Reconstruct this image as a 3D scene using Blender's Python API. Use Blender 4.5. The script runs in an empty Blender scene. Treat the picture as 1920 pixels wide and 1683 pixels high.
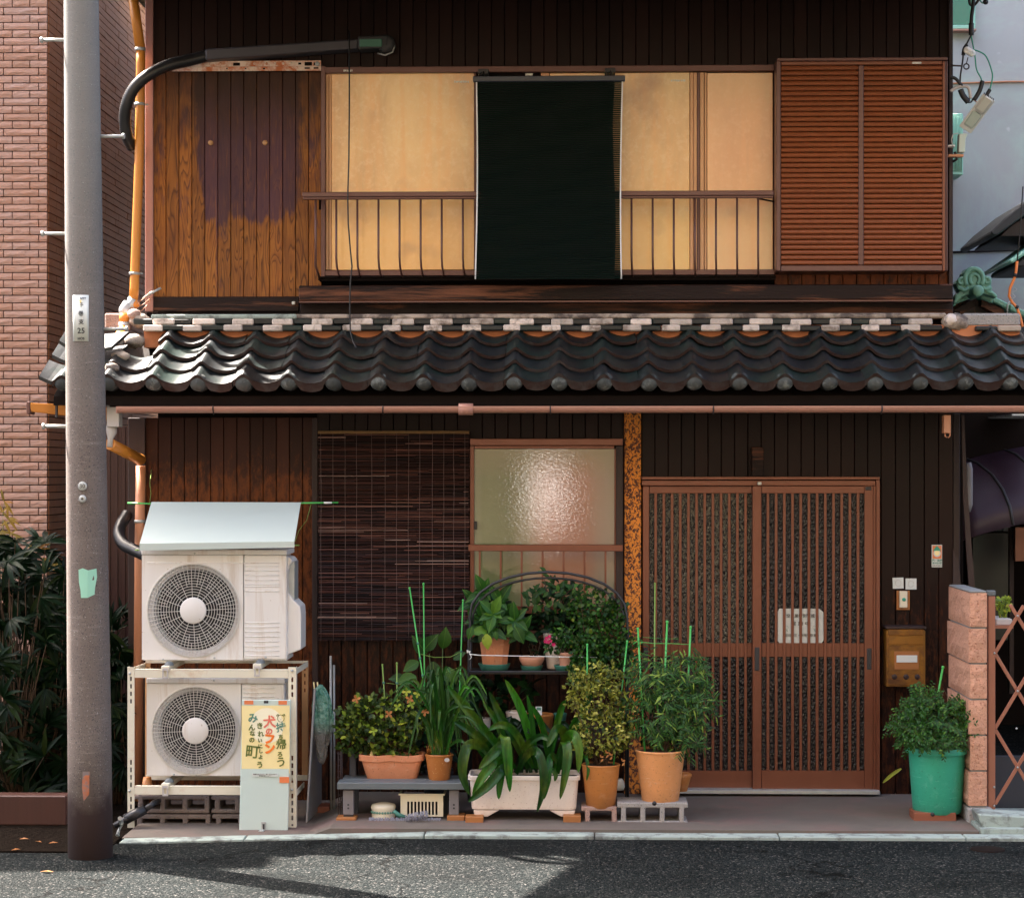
import bpy, math, random
from mathutils import Vector, Matrix, Euler
random.seed(7)
R = random.random
U = random.uniform
scene = bpy.context.scene
col = scene.collection

# ---------------------------------------------------------------- camera
D = 12.0; F = 3900.0; H = 1.846; YH = 885.0; TP = 0.0269
PSI = math.atan(TP)
cam_d = bpy.data.cameras.new('camera'); cam = bpy.data.objects.new('camera', cam_d); col.objects.link(cam)
cam.location = (0, -D, H); cam.rotation_euler = (math.radians(90), 0, PSI)
cam_d.sensor_fit = 'HORIZONTAL'; cam_d.sensor_width = 36.0; cam_d.lens = 36.0 * F / 1920.0
cam_d.shift_y = (YH - 841.5) / 1920.0
cam_d.clip_start = 0.1; cam_d.clip_end = 400
scene.camera = cam

# ---------------------------------------------------------------- light
SUN_EL = math.radians(54)
LX, LY = 0.80, -0.60 # horizontal travel of the light
sd = bpy.data.lights.new('sun', 'SUN'); sun = bpy.data.objects.new('sun', sd); col.objects.link(sun)
sd.energy = 5.0; sd.angle = math.radians(0.5); sd.color = (1.0, 0.90, 0.80)
dirv = Vector((LX * math.cos(SUN_EL), LY * math.cos(SUN_EL), -math.sin(SUN_EL)))
sun.rotation_euler = dirv.to_track_quat('-Z', 'Y').to_euler()
sun.location = (-6, 5, 12)
w = bpy.data.worlds.new('World'); scene.world = w; w.use_nodes = True
nt = w.node_tree
bg = nt.nodes['Background']; sky = nt.nodes.new('ShaderNodeTexSky'); sky.sky_type = 'NISHITA'
sky.sun_disc = False; sky.sun_elevation = SUN_EL
sky.sun_rotation = math.atan2(-LX, -LY)     # clockwise from +Y
sky.air_density = 0.8; sky.dust_density = 8.0; sky.ozone_density = 0.6
nt.links.new(sky.outputs[0], bg.inputs[0]); bg.inputs[1].default_value = 0.10
scene.view_settings.view_transform = 'Standard'
scene.view_settings.look = 'None'
scene.view_settings.exposure = 3.2
scene.view_settings.gamma = 1.0

# ---------------------------------------------------------------- pixel of the photograph -> point on the plane y = Y
def P(px, py, Y):
    u = (px - 960.0) / F; v = (YH - py) / F
    c, s = math.cos(PSI), math.sin(PSI)
    dx = -s + u * c; dy = c + u * s
    t = (Y + D) / dy
    return Vector((t * dx, Y, H + t * v))
def X(px, Y): return P(px, 0, Y).x
def Z(py, Y, px=1065): return P(px, py, Y).z
def S(Y): return F / (D + Y)

# ---------------------------------------------------------------- mesh builder
class MB:
    def __init__(s): s.v = []; s.f = []; s.m = []; s.sm = []
    def add(s, vs, fs, mi=0, smooth=False):
        o = len(s.v); s.v.extend([tuple(q) for q in vs])
        for f in fs: s.f.append(tuple(i + o for i in f)); s.m.append(mi); s.sm.append(smooth)
        return s
    def box(s, x0, x1, y0, y1, z0, z1, mi=0):
        if x0 > x1: x0, x1 = x1, x0
        if y0 > y1: y0, y1 = y1, y0
        if z0 > z1: z0, z1 = z1, z0
        return s.add([(x0,y0,z0),(x1,y0,z0),(x1,y1,z0),(x0,y1,z0),(x0,y0,z1),(x1,y0,z1),(x1,y1,z1),(x0,y1,z1)],
                     [(0,3,2,1),(4,5,6,7),(0,1,5,4),(1,2,6,5),(2,3,7,6),(3,0,4,7)], mi)
    def rb(s, x0, x1, y0, y1, Yf, Yb, mi=0):
        """box whose front face covers photo pixels x0..x1, y0..y1 on plane Yf"""
        cx = (x0 + x1) / 2
        return s.box(X(x0, Yf), X(x1, Yf), Yf, Yb, Z(y1, Yf, cx), Z(y0, Yf, cx), mi)
    def hexa(s, p, mi=0):      # 8 points: bottom 4 ccw, top 4 ccw
        return s.add(p, [(0,3,2,1),(4,5,6,7),(0,1,5,4),(1,2,6,5),(2,3,7,6),(3,0,4,7)], mi)
    def tube(s, pts, r, n=8, mi=0, caps=True, flat=1.0):
        pts = [Vector(p) for p in pts]; k = len(pts)
        rr = r if isinstance(r, (list, tuple)) else [r] * k
        up0 = Vector((0, 0, 1)); vs = []; fs = []
        prev = None
        for i, p in enumerate(pts):
            t = (pts[min(i+1, k-1)] - pts[max(i-1, 0)])
            if t.length < 1e-9: t = Vector((0,0,1))
            t.normalize()
            if prev is None:
                a = t.cross(Vector((0,1,0)) if abs(t.y) < .9 else Vector((1,0,0)))
            else:
                a = prev - t * prev.dot(t)
            if a.length < 1e-6: a = t.cross(Vector((1,0,0)))
            a.normalize(); prev = a; b = t.cross(a)
            for j in range(n):
                th = 2*math.pi*j/n
                vs.append(p + a * math.cos(th) * rr[i] + b * math.sin(th) * rr[i] * flat)
        for i in range(k-1):
            for j in range(n):
                j2 = (j+1) % n
                fs.append((i*n+j, i*n+j2, (i+1)*n+j2, (i+1)*n+j))
        s.add(vs, fs, mi, True)
        if caps:
            s.add([], []) ; o = len(s.v) - len(vs)
            s.f.append(tuple(o + j for j in range(n-1, -1, -1))); s.m.append(mi); s.sm.append(False)
            s.f.append(tuple(o + (k-1)*n + j for j in range(n))); s.m.append(mi); s.sm.append(False)
        return s
    def lathe(s, prof, c, n=32, mi=0, sx=1.0, sy=1.0, facet=False, axis='z'):
        c = Vector(c); k = len(prof); vs = []; fs = []
        for (r, z) in prof:
            for j in range(n):
                th = 2*math.pi*(j+.5)/n
                a, b = r*math.cos(th)*sx, r*math.sin(th)*sy
                vs.append(c + (Vector((a, b, z)) if axis == 'z' else Vector((a, -z, b))))
        for i in range(k-1):
            for j in range(n):
                j2 = (j+1) % n
                fs.append((i*n+j, i*n+j2, (i+1)*n+j2, (i+1)*n+j))
        s.add(vs, fs, mi, not facet)
        return s
    def disc(s, c, r, n=24, mi=0, axis='y', sx=1.0):
        c = Vector(c); vs = []
        for j in range(n):
            th = 2*math.pi*j/n
            a, b = r*math.cos(th)*sx, r*math.sin(th)
            vs.append(c + (Vector((a, 0, b)) if axis == 'y' else Vector((a, b, 0)) if axis == 'z' else Vector((0, a, b))))
        return s.add(vs, [tuple(range(n))], mi)
    def prism(s, poly, y0, y1, mi=0):     # polygon in x,z swept along y
        n = len(poly)
        vs = [(x, y0, z) for x, z in poly] + [(x, y1, z) for x, z in poly]
        fs = [tuple(range(n)), tuple(range(2*n-1, n-1, -1))] + [(i, i+n, (i+1) % n + n, (i+1) % n) for i in range(n)]
        return s.add(vs, fs, mi)
    def grid(s, xs, zs, solid, y0, y1, mi=0):
        """perforated slab, solid(i,j) per cell; one clean shell"""
        idx = {}; vs = []; fs = []
        def vid(i, j, k):
            q = (i, j, k)
            if q not in idx: idx[q] = len(vs); vs.append((xs[i], (y0, y1)[k], zs[j]))
            return idx[q]
        nx, nz = len(xs)-1, len(zs)-1
        so = lambda i, j: 0 <= i < nx and 0 <= j < nz and solid(i, j)
        for i in range(nx):
            for j in range(nz):
                if not so(i, j): continue
                fs.append((vid(i,j,0), vid(i+1,j,0), vid(i+1,j+1,0), vid(i,j+1,0)))
                fs.append((vid(i,j+1,1), vid(i+1,j+1,1), vid(i+1,j,1), vid(i,j,1)))
                if not so(i-1,j): fs.append((vid(i,j,1), vid(i,j,0), vid(i,j+1,0), vid(i,j+1,1)))
                if not so(i+1,j): fs.append((vid(i+1,j,0), vid(i+1,j,1), vid(i+1,j+1,1), vid(i+1,j+1,0)))
                if not so(i,j-1): fs.append((vid(i,j,0), vid(i,j,1), vid(i+1,j,1), vid(i+1,j,0)))
                if not so(i,j+1): fs.append((vid(i,j+1,1), vid(i,j+1,0), vid(i+1,j+1,0), vid(i+1,j+1,1)))
        return s.add(vs, fs, mi)
    def mesh(s, name, mats, o=Vector((0,0,0))):
        me = bpy.data.meshes.new(name)
        ox, oy, oz = o
        me.from_pydata([(a-ox, b-oy, c-oz) for a, b, c in s.v], [], s.f)
        if not isinstance(mats, (list, tuple)): mats = [mats]
        for m in mats: me.materials.append(m)
        if len(mats) > 1: me.polygons.foreach_set('material_index', s.m)
        me.polygons.foreach_set('use_smooth', s.sm)
        me.update()
        return me

def worldloc(o):
    v = Vector((0,0,0))
    while o is not None: v += o.location; o = o.parent
    return v
def tag(o, label=None, cat=None, group=None, kind=None):
    if label: o['label'] = label
    if cat: o['category'] = cat
    if group: o['group'] = group
    if kind: o['kind'] = kind
    return o
def add_bevel(o, b, seg=1):
    m = o.modifiers.new('edge', 'BEVEL'); m.width = b; m.segments = seg; m.limit_method = 'ANGLE'; m.angle_limit = math.radians(40)
def build(name, mb, mats, parent=None, bev=0, seg=1, label=None, kind=None, at=None):
    """link mb as one object; its own origin is `at` (world) or the parent's origin"""
    po = worldloc(parent)
    org = Vector(at) if at is not None else po
    me = mb.mesh(name, mats, org)
    o = bpy.data.objects.new(name, me); col.objects.link(o)
    if parent is not None: o.parent = parent
    o.location = org - po
    if bev: add_bevel(o, bev, seg)
    if label: o['label'] = label
    if kind: o['kind'] = kind
    return o
def inst(name, me, parent, loc, rot=None, scale=None, bev=0):
    o = bpy.data.objects.new(name, me); col.objects.link(o)
    if parent is not None: o.parent = parent
    o.location = Vector(loc) - worldloc(parent)
    if rot is not None:
        if isinstance(rot, Matrix): o.rotation_euler = rot.to_euler()
        else: o.rotation_euler = rot
    if scale is not None: o.scale = scale if hasattr(scale, '__len__') else (scale,)*3
    if bev: add_bevel(o, bev)
    return o
def thing(name, label, cat, loc, group=None, kind=None):
    o = bpy.data.objects.new(name, None); col.objects.link(o); o.location = loc; o.empty_display_size = .1
    return tag(o, label, cat, group, kind)
def single(name, mb, mats, label, cat, group=None, bev=0, at=None):
    o = build(name, mb, mats, None, bev=bev, at=at if at is not None else center_base(mb))
    return tag(o, label, cat, group)
def center_base(mb):
    xs = [v[0] for v in mb.v]; ys = [v[1] for v in mb.v]; zs = [v[2] for v in mb.v]
    return ((min(xs)+max(xs))/2, (min(ys)+max(ys))/2, min(zs))

# ---------------------------------------------------------------- materials
def lin(h):
    def c(v): v /= 255.0; return v/12.92 if v <= .04045 else ((v+.055)/1.055)**2.4
    return (c(h[0]), c(h[1]), c(h[2]), 1)
class NT:
    def __init__(s, name):
        s.m = bpy.data.materials.new(name); s.m.use_nodes = True; s.t = s.m.node_tree; s.b = s.t.nodes['Principled BSDF']
        s.out = s.t.nodes['Material Output']
    def n(s, kind, **kw):
        x = s.t.nodes.new(kind)
        for k, v in kw.items():
            if k.startswith('i_'):
                key = k[2:]; key = int(key) if key.isdigit() else key
                inp = x.inputs[key]
                if hasattr(v, 'is_output') or isinstance(v, bpy.types.NodeSocket): s.t.links.new(v, inp)
                else: inp.default_value = v
            else: setattr(x, k, v)
        return x
    def link(s, a, b): s.t.links.new(a, b)
    def coord(s, space='obj', scale=(1,1,1), rnd=True):
        if space == 'world':
            g = s.n('ShaderNodeNewGeometry').outputs['Position']
        else:
            g = s.n('ShaderNodeTexCoord').outputs['Object']
            if rnd:
                oi = s.n('ShaderNodeObjectInfo').outputs['Random']
                mu = s.n('ShaderNodeMath', operation='MULTIPLY', i_0=oi, i_1=37.0).outputs[0]
                g = s.n('ShaderNodeVectorMath', operation='ADD', i_0=g, i_1=mu).outputs[0]
        mp = s.n('ShaderNodeMapping', i_Vector=g); mp.inputs['Scale'].default_value = scale
        return mp.outputs[0]
    def noise(s, vec, scale, detail=4, rough=.6, dist=0):
        return s.n('ShaderNodeTexNoise', i_Vector=vec, i_Scale=scale, i_Detail=detail, i_Roughness=rough, i_Distortion=dist).outputs['Fac']
    def ramp(s, fac, stops, interp='LINEAR'):
        r = s.n('ShaderNodeValToRGB', i_Fac=fac); cr = r.color_ramp; cr.interpolation = interp
        while len(cr.elements) < len(stops): cr.elements.new(.5)
        for e, (p, c) in zip(cr.elements, stops):
            e.position = p; e.color = c if hasattr(c, '__len__') else (c, c, c, 1)
        return r.outputs[0]
    def mix(s, fac, a, b, mode='MIX'):
        x = s.n('ShaderNodeMix', data_type='RGBA', blend_type=mode)
        for i, v in ((0, fac), (6, a), (7, b)):
            if isinstance(v, bpy.types.NodeSocket): s.t.links.new(v, x.inputs[i])
            else: x.inputs[i].default_value = v
        return x.outputs[2]
    def math(s, op, a, b=0.0):
        return s.n('ShaderNodeMath', operation=op, i_0=a, i_1=b).outputs[0]
    def bump(s, h, strength=.3, dist=.01):
        b = s.n('ShaderNodeBump', i_Height=h, i_Strength=strength, i_Distance=dist)
        s.link(b.outputs[0], s.b.inputs['Normal']); return b
def c4(c, k=1.0): return (c[0]*k, c[1]*k, c[2]*k, 1)
def mat(name, c, rough=.6, var=.25, scale=6, stretch=(1,1,1), bump=.15, bscale=60, bdist=.003, metal=0, rand=.0,
        spec=.5, dirt=None, dirt_amt=.0, dirt_scale=3, space='obj', speck=None):
    N = NT(name); v = N.coord(space, stretch)
    f = N.noise(v, scale, 5, .6)
    base = N.mix(f, c4(c, 1-var), c4(c, 1+var))
    if rand:
        oi = N.n('ShaderNodeObjectInfo').outputs['Random']
        k = N.n('ShaderNodeMapRange', i_Value=oi); k.inputs[3].default_value = 1-rand; k.inputs[4].default_value = 1+rand
        base = N.mix(1.0, base, k.outputs[0], 'MULTIPLY')
    if dirt is not None:
        d = N.noise(N.coord(space, stretch), dirt_scale, 8, .68, .4)
        dm = N.ramp(d, [(.52 - dirt_amt*.3, 0.0), (.66 - dirt_amt*.3, 1.0)])
        base = N.mix(dm, base, c4(dirt))
    if speck is not None:
        sp = N.noise(N.coord(space, (1,1,1)), speck[1], 2, .5)
        base = N.mix(N.ramp(sp, [(speck[2], 0.0), (speck[2]+.05, 1.0)]), base, c4(speck[0]))
    N.link(base, N.b.inputs['Base Color'])
    rr = N.n('ShaderNodeMapRange', i_Value=N.noise(v, scale*2.3, 4)); rr.inputs[3].default_value = max(.02, rough-.12); rr.inputs[4].default_value = min(1, rough+.12)
    N.link(rr.outputs[0], N.b.inputs['Roughness'])
    N.b.inputs['Metallic'].default_value = metal
    N.b.inputs['Specular IOR Level'].default_value = spec
    if bump: N.bump(N.noise(N.coord(space, stretch), bscale, 5, .6), bump, bdist)
    return N.m
def pot_mat(name, c, rough=.5, scuff=(.8,.55,.4), soil=(.13,.07,.035), z0=0, zh=.1, amt=.5):
    N = NT(name); v = N.coord('world')
    base = N.mix(N.noise(v, 6, 5), c4(c, .82), c4(c, 1.15))
    ln = N.noise(N.coord('world', (1.5,1.5,26)), 6, 6, .75, .6)
    base = N.mix(N.ramp(ln, [(.60, 0.0), (.68, amt)]), base, c4(scuff))
    pa = N.noise(v, 13, 7, .7, .5)
    base = N.mix(N.ramp(pa, [(.56, 0.0), (.72, amt*.8)]), base, c4(scuff, .9))
    zz = N.n('ShaderNodeSeparateXYZ', i_Vector=N.n('ShaderNodeTexCoord').outputs['Object']).outputs[2]
    k = N.n('ShaderNodeMapRange', i_Value=N.math('ADD', zz, N.math('MULTIPLY', N.noise(v, 11, 5, .7), .10))); k.inputs[1].default_value = z0+zh+.05; k.inputs[2].default_value = z0+.03
    base = N.mix(N.math('MULTIPLY', k.outputs[0], .55), base, c4(soil))
    sp = N.noise(v, 95, 3, .6)
    base = N.mix(N.ramp(sp, [(.63, 0.0), (.69, .6)]), base, c4(soil, .7))
    N.link(base, N.b.inputs['Base Color']); N.b.inputs['Roughness'].default_value = rough
    N.bump(N.math('ADD', pa, sp), .2, .002); return N.m
def leaf_mat(name, a, b, tip=None, rough=.42, trans=.18, veins=0, yellow=0, spec=.28):
    N = NT(name)
    isl = N.n('ShaderNodeNewGeometry').outputs['Random Per Island']
    oi = N.n('ShaderNodeObjectInfo').outputs['Random']
    f = N.math('FRACT', N.math('ADD', isl, oi))
    base = N.ramp(f, [(0, c4(a)), (.8, c4(b)), (1, c4(tip or b))])
    n = N.noise(N.coord('world'), 45, 4)
    base = N.mix(N.math('MULTIPLY', n, .5), base, c4(b, .45))
    if veins:
        sp = N.n('ShaderNodeSeparateXYZ', i_Vector=N.n('ShaderNodeTexCoord').outputs['Object'])
        ax = N.math('ABSOLUTE', sp.outputs[0])
        mid = N.ramp(ax, [(.0, 1.0), (.022, 0.0)])
        sv = N.math('FRACT', N.math('SUBTRACT', N.math('MULTIPLY', sp.outputs[1], 9.0), N.math('MULTIPLY', ax, 11.0)))
        vv = N.math('MAXIMUM', mid, N.ramp(sv, [(.0, .7), (.12, 0.0)]))
        base = N.mix(N.math('MULTIPLY', vv, .55), base, c4(tip or b, 1.3))
    if yellow:
        yn = N.noise(N.coord('world'), 4.5, 4, .6)
        base = N.mix(N.ramp(yn, [(.50, 0.0), (.72, .75)]), base, (.13,.17,.012,1))
        lon = N.noise(N.coord('world', (1,1,.05)), 60, 3, .6)
        base = N.mix(1.0, base, N.ramp(lon, [(.3, .6), (.7, 1.35)]), 'MULTIPLY')
    N.link(base, N.b.inputs['Base Color']); N.b.inputs['Roughness'].default_value = rough
    N.b.inputs['Specular IOR Level'].default_value = spec
    tr = N.n('ShaderNodeBsdfTranslucent', i_Color=base)
    ms = N.n('ShaderNodeMixShader', i_0=trans); N.link(N.b.outputs[0], ms.inputs[1]); N.link(tr.outputs[0], ms.inputs[2])
    N.link(ms.outputs[0], N.out.inputs[0])
    N.bump(N.noise(N.coord('world'), 120, 3), .25, .002)
    return N.m

M = {}
M['asphalt'] = None
def make_asphalt():
    N = NT('asphalt'); v = N.coord('world')
    vo = N.n('ShaderNodeTexVoronoi', i_Vector=v, i_Scale=120.0)
    vs = N.n('ShaderNodeTexVoronoi', i_Vector=v, i_Scale=52.0)
    cc = N.n('ShaderNodeSeparateColor', i_Color=vo.outputs['Color']).outputs[0]
    base = N.ramp(cc, [(0, (.003,.005,.0055,1)), (.55, (.0095,.0125,.013,1)), (.92, (.026,.029,.028,1)), (1, (.10,.095,.09,1))])
    big = N.noise(v, 1.3, 6, .6)
    base = N.mix(1.0, base, N.ramp(big, [(.3, .6), (.7, 1.15)]), 'MULTIPLY')
    st = N.noise(N.coord('world', (.5,1.6,1)), 2.2, 6, .7, .8)
    base = N.mix(1.0, base, N.ramp(st, [(.52, 1.0), (.68, .55)]), 'MULTIPLY')
    ck = N.n('ShaderNodeTexVoronoi', i_Vector=N.n('ShaderNodeVectorMath', operation='ADD', i_0=v, i_1=N.n('ShaderNodeTexNoise', i_Vector=v, i_Scale=3.0, i_Detail=5.0).outputs['Color']).outputs[0], i_Scale=.45, feature='DISTANCE_TO_EDGE')
    base = N.mix(1.0, base, N.ramp(ck.outputs['Distance'], [(.003, .25), (.009, 1.0)]), 'MULTIPLY')
    N.link(base, N.b.inputs['Base Color']); N.b.inputs['Roughness'].default_value = .9; N.b.inputs['Specular IOR Level'].default_value = .06
    h = N.math('ADD', N.math('MULTIPLY', vo.outputs['Distance'], -1.0), N.math('MULTIPLY', vs.outputs['Distance'], -.8))
    N.bump(h, 1.0, .006); return N.m
M['asphalt'] = make_asphalt()
M['concrete'] = mat('apron_concrete', (.12,.10,.083), .85, .3, 3, bump=.4, bscale=90, dirt=(.15,.10,.085), dirt_amt=.1, dirt_scale=2.6, space='world', speck=((.12,.10,.09), 90, .66))
M['kerb'] = mat('kerb_concrete', (.30,.36,.33), .85, .2, 7, bump=.5, bscale=160, dirt=(.12,.13,.12), dirt_amt=.1, dirt_scale=9, space='world')
M['soil'] = mat('soil', (.010,.007,.005), .95, .5, 9, spec=.03, bump=1, bscale=40, bdist=.02, space='world')
M['brickw'] = None
def make_brick():
    N = NT('brick_tile'); v = N.coord('obj')
    oi = N.n('ShaderNodeObjectInfo').outputs['Random']
    isl = N.n('ShaderNodeNewGeometry').outputs['Random Per Island']
    f = N.math('FRACT', N.math('ADD', oi, isl))
    base = N.ramp(f, [(0, (.47,.28,.20,1)), (.5, (.55,.34,.26,1)), (1, (.50,.34,.28,1))])
    n = N.noise(N.coord('world', (1,1,2.5)), 14, 6, .7)
    base = N.mix(N.ramp(n, [(.35, 0.0), (.75, .55)]), base, (.52,.25,.15,1))
    N.link(base, N.b.inputs['Base Color']); N.b.inputs['Roughness'].default_value = .7
    N.bump(N.noise(N.coord('world', (1,1,1.6)), 24, 6, .62, .5), .8, .012); return N.m
M['brick'] = make_brick()
M['brick_side_bounce'] = mat('side_brick_bounce_tint', (.50,.215,.10), .7, .25, 6, bump=.5, bscale=30, bdist=.006, space='world', spec=.3)  # same brick tile, with warm reflected light put into its colour
M['joint'] = mat('brick_joint', (.006,.005,.005), .95, .3, 20, spec=.1)
M['pole'] = None
def make_pole():
    N = NT('pole_concrete'); v = N.coord('world')
    f = N.noise(v, 5, 6, .6)
    base = N.mix(f, (.105,.083,.073,1), (.19,.157,.14,1))
    drips = N.noise(N.coord('world', (2,2,22)), 4, 6, .7, 1.2)
    base = N.mix(N.ramp(drips, [(.57, 0.0), (.7, .5)]), base, (.33,.29,.27,1))
    sp = N.noise(v, 170, 2, .5)
    base = N.mix(N.ramp(sp, [(.33, 1.0), (.40, 0.0)]), base, (.05,.05,.05,1))
    base = N.mix(N.ramp(sp, [(.68, 0.0), (.73, 1.0)]), base, (.42,.42,.4,1))
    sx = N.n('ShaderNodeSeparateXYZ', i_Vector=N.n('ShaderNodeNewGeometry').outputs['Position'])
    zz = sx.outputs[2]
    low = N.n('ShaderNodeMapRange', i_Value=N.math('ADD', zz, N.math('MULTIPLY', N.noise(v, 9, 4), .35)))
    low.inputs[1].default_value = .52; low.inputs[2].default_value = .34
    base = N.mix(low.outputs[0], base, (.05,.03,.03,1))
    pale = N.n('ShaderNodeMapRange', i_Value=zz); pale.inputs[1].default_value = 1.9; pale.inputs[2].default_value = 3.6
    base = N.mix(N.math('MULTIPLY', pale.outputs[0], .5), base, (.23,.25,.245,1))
    N.link(base, N.b.inputs['Base Color']); N.b.inputs['Roughness'].default_value = .85
    N.bump(N.noise(v, 130, 4), .35, .004); return N.m
M['pole'] = make_pole()
M['galv'] = mat('galvanised_steel', (.42,.44,.43), .5, .25, 20, metal=.4)
M['white_paint'] = mat('white_sheet', (.78,.80,.79), .5, .05, 4, bump=.05)
M['plate_w'] = mat('enamel_plate', (.62,.66,.64), .65, .06, 9, bump=.03)
M['ink'] = mat('dark_ink', (.03,.03,.032), .6, .2, 20, bump=0)
M['ink_grey'] = mat('grey_ink', (.2,.2,.2), .6, .2, 20, bump=0)
M['steel_dark'] = mat('siding_brown', (.040,.017,.012), .42, .35, 3, (3,3,1), bump=.15, bscale=25, rand=.25, dirt=(.16,.05,.015), dirt_amt=-.18, dirt_scale=9)
def make_siding(name, c, rustc, zc, zr, amt):
    """painted steel siding, rust creeping up from the lower edge at height zc"""
    N = NT(name); v = N.coord('obj', (4,4,1))
    oi = N.n('ShaderNodeObjectInfo').outputs['Random']
    base = N.mix(N.noise(v, 3, 4), c4(c, .7), c4(c, 1.3))
    k = N.n('ShaderNodeMapRange', i_Value=oi); k.inputs[3].default_value = .75; k.inputs[4].default_value = 1.3
    base = N.mix(1.0, base, k.outputs[0], 'MULTIPLY')
    zz = N.n('ShaderNodeSeparateXYZ', i_Vector=N.n('ShaderNodeNewGeometry').outputs['Position']).outputs[2]
    g = N.n('ShaderNodeMapRange', i_Value=zz); g.inputs[1].default_value = zc + zr; g.inputs[2].default_value = zc
    n = N.noise(N.coord('world', (3,3,1)), 12, 7, .72)
    m = N.math('ADD', N.math('MULTIPLY', g.outputs[0], amt), n)
    m = N.ramp(m, [(.68, 0.0), (.86, 1.0)])
    base = N.mix(m, base, c4(rustc))
    N.link(base, N.b.inputs['Base Color']); N.b.inputs['Roughness'].default_value = .42; N.b.inputs['Specular IOR Level'].default_value = .15
    N.bump(N.noise(N.coord('world', (3,3,1)), 20, 5), .2, .004); return N.m
M['siding_top'] = make_siding('siding_upper', (.016,.0065,.005), (.17,.045,.012), 3.80, .28, .34)
M['siding_low'] = make_siding('siding_lower', (.013,.005,.004), (.08,.024,.009), 0.9, .6, .22)
M['siding_ac'] = make_siding('siding_behind_unit', (.040,.013,.008), (.15,.045,.013), 1.75, .35, .30)
def make_oldwood():
    N = NT('weathered_boards')
    oi = N.n('ShaderNodeObjectInfo').outputs['Random']
    v = N.coord('obj', (1, 1, .13))
    wv = N.n('ShaderNodeTexNoise', i_Vector=v, i_Scale=11.0, i_Detail=2.0, i_Roughness=.45, i_Distortion=.6).outputs['Fac']
    rings = N.math('FRACT', N.math('MULTIPLY', wv, 16.0))
    fine = N.noise(N.coord('obj', (1,1,.04)), 150, 4, .7)
    wood = N.ramp(rings, [(0, (.10,.036,.010,1)), (.25, (.30,.105,.018,1)), (.8, (.37,.14,.026,1)), (1, (.10,.03,.008,1))])
    wood = N.mix(N.ramp(fine, [(.3, .45), (.7, 0.0)]), wood, (.10,.035,.01,1))
    blot = N.noise(N.coord('world'), 5, 6, .65)
    wood = N.mix(N.ramp(blot, [(.45, 0.0), (.75, .6)]), wood, (.14,.04,.015,1))
    # flaking purple-brown paint: whole at the top, worn off below, islands between; per board offset
    g = N.n('ShaderNodeNewGeometry').outputs['Position']; sp = N.n('ShaderNodeSeparateXYZ', i_Vector=g)
    zz, xx = sp.outputs[2], sp.outputs[0]
    edge = N.n('ShaderNodeMapRange', i_Value=zz); edge.inputs[1].default_value = 3.25; edge.inputs[2].default_value = 3.62
    nn = N.noise(N.coord('world', (1,1,.35)), 9, 7, .65)
    # boards near the middle keep more paint
    cx = N.n('ShaderNodeMapRange', i_Value=N.math('ABSOLUTE', N.math('SUBTRACT', xx, -1.845))); cx.inputs[1].default_value = .25; cx.inputs[2].default_value = .33
    cx.inputs[3].default_value = .48; cx.inputs[4].default_value = 0
    e2 = N.n('ShaderNodeMapRange', i_Value=zz); e2.inputs[1].default_value = 3.26; e2.inputs[2].default_value = 3.36
    m = N.math('ADD', N.math('MULTIPLY', N.math('MULTIPLY', e2.outputs[0], cx.outputs[0]), .75), nn)
    m = N.math('ADD', m, N.math('MULTIPLY', edge.outputs[0], .12))
    low = N.n('ShaderNodeMapRange', i_Value=zz); low.inputs[1].default_value = 2.86; low.inputs[2].default_value = 2.79
    m = N.math('ADD', m, N.math('MULTIPLY', low.outputs[0], .35))
    b6 = N.n('ShaderNodeMapRange', i_Value=N.math('ABSOLUTE', N.math('SUBTRACT', xx, -2.005))); b6.inputs[1].default_value = .033; b6.inputs[2].default_value = .036; b6.inputs[3].default_value = .17; b6.inputs[4].default_value = 0
    m = N.math('ADD', m, b6.outputs[0])
    m = N.math('ADD', m, N.math('MULTIPLY', oi, .13))
    m = N.math('ADD', m, N.math('MULTIPLY', N.math('SUBTRACT', N.noise(N.coord('world', (1,1,.12)), 42, 4, .6), .5), .32))
    mask = N.ramp(m, [(.70, 0.0), (.84, .88)])
    wear = N.noise(N.coord('world', (1,1,.10)), 55, 5, .65)
    mask = N.math('MULTIPLY', mask, N.ramp(wear, [(.30, .55), (.48, 1.0)]))
    paint = N.mix(N.noise(N.coord('world', (1,1,.4)), 6, 5), (.034,.013,.027,1), (.080,.036,.060,1))
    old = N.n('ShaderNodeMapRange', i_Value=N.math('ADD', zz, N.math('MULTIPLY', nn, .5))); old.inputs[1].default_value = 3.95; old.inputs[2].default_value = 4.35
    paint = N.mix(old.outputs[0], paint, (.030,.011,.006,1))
    wood = N.mix(N.math('MULTIPLY', old.outputs[0], .8), wood, (.055,.020,.008,1))  # bare wood darker towards the top: weathering plus eave shade put into the colour
    base = N.mix(mask, wood, paint)
    kk = N.n('ShaderNodeMapRange', i_Value=oi); kk.inputs[3].default_value = .8; kk.inputs[4].default_value = 1.15
    base = N.mix(1.0, base, kk.outputs[0], 'MULTIPLY')
    N.link(base, N.b.inputs['Base Color']); N.b.inputs['Roughness'].default_value = .55; N.b.inputs['Specular IOR Level'].default_value = .25
    N.bump(N.math('ADD', N.math('MULTIPLY', fine, .5), N.math('MULTIPLY', mask, .8)), .35, .003); return N.m
M['oldwood'] = make_oldwood()
M['core'] = mat('dark_recess', (.008,.005,.004), .8, spec=.1, var=.2, scale=5)
M['beam'] = mat('charred_beam', (.012,.005,.004), .55, spec=.2, var=.5, scale=4, stretch=(.5,1,6), bump=.5, bscale=20, bdist=.006, dirt=(.16,.06,.03), dirt_amt=.0, dirt_scale=2.2)
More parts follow.
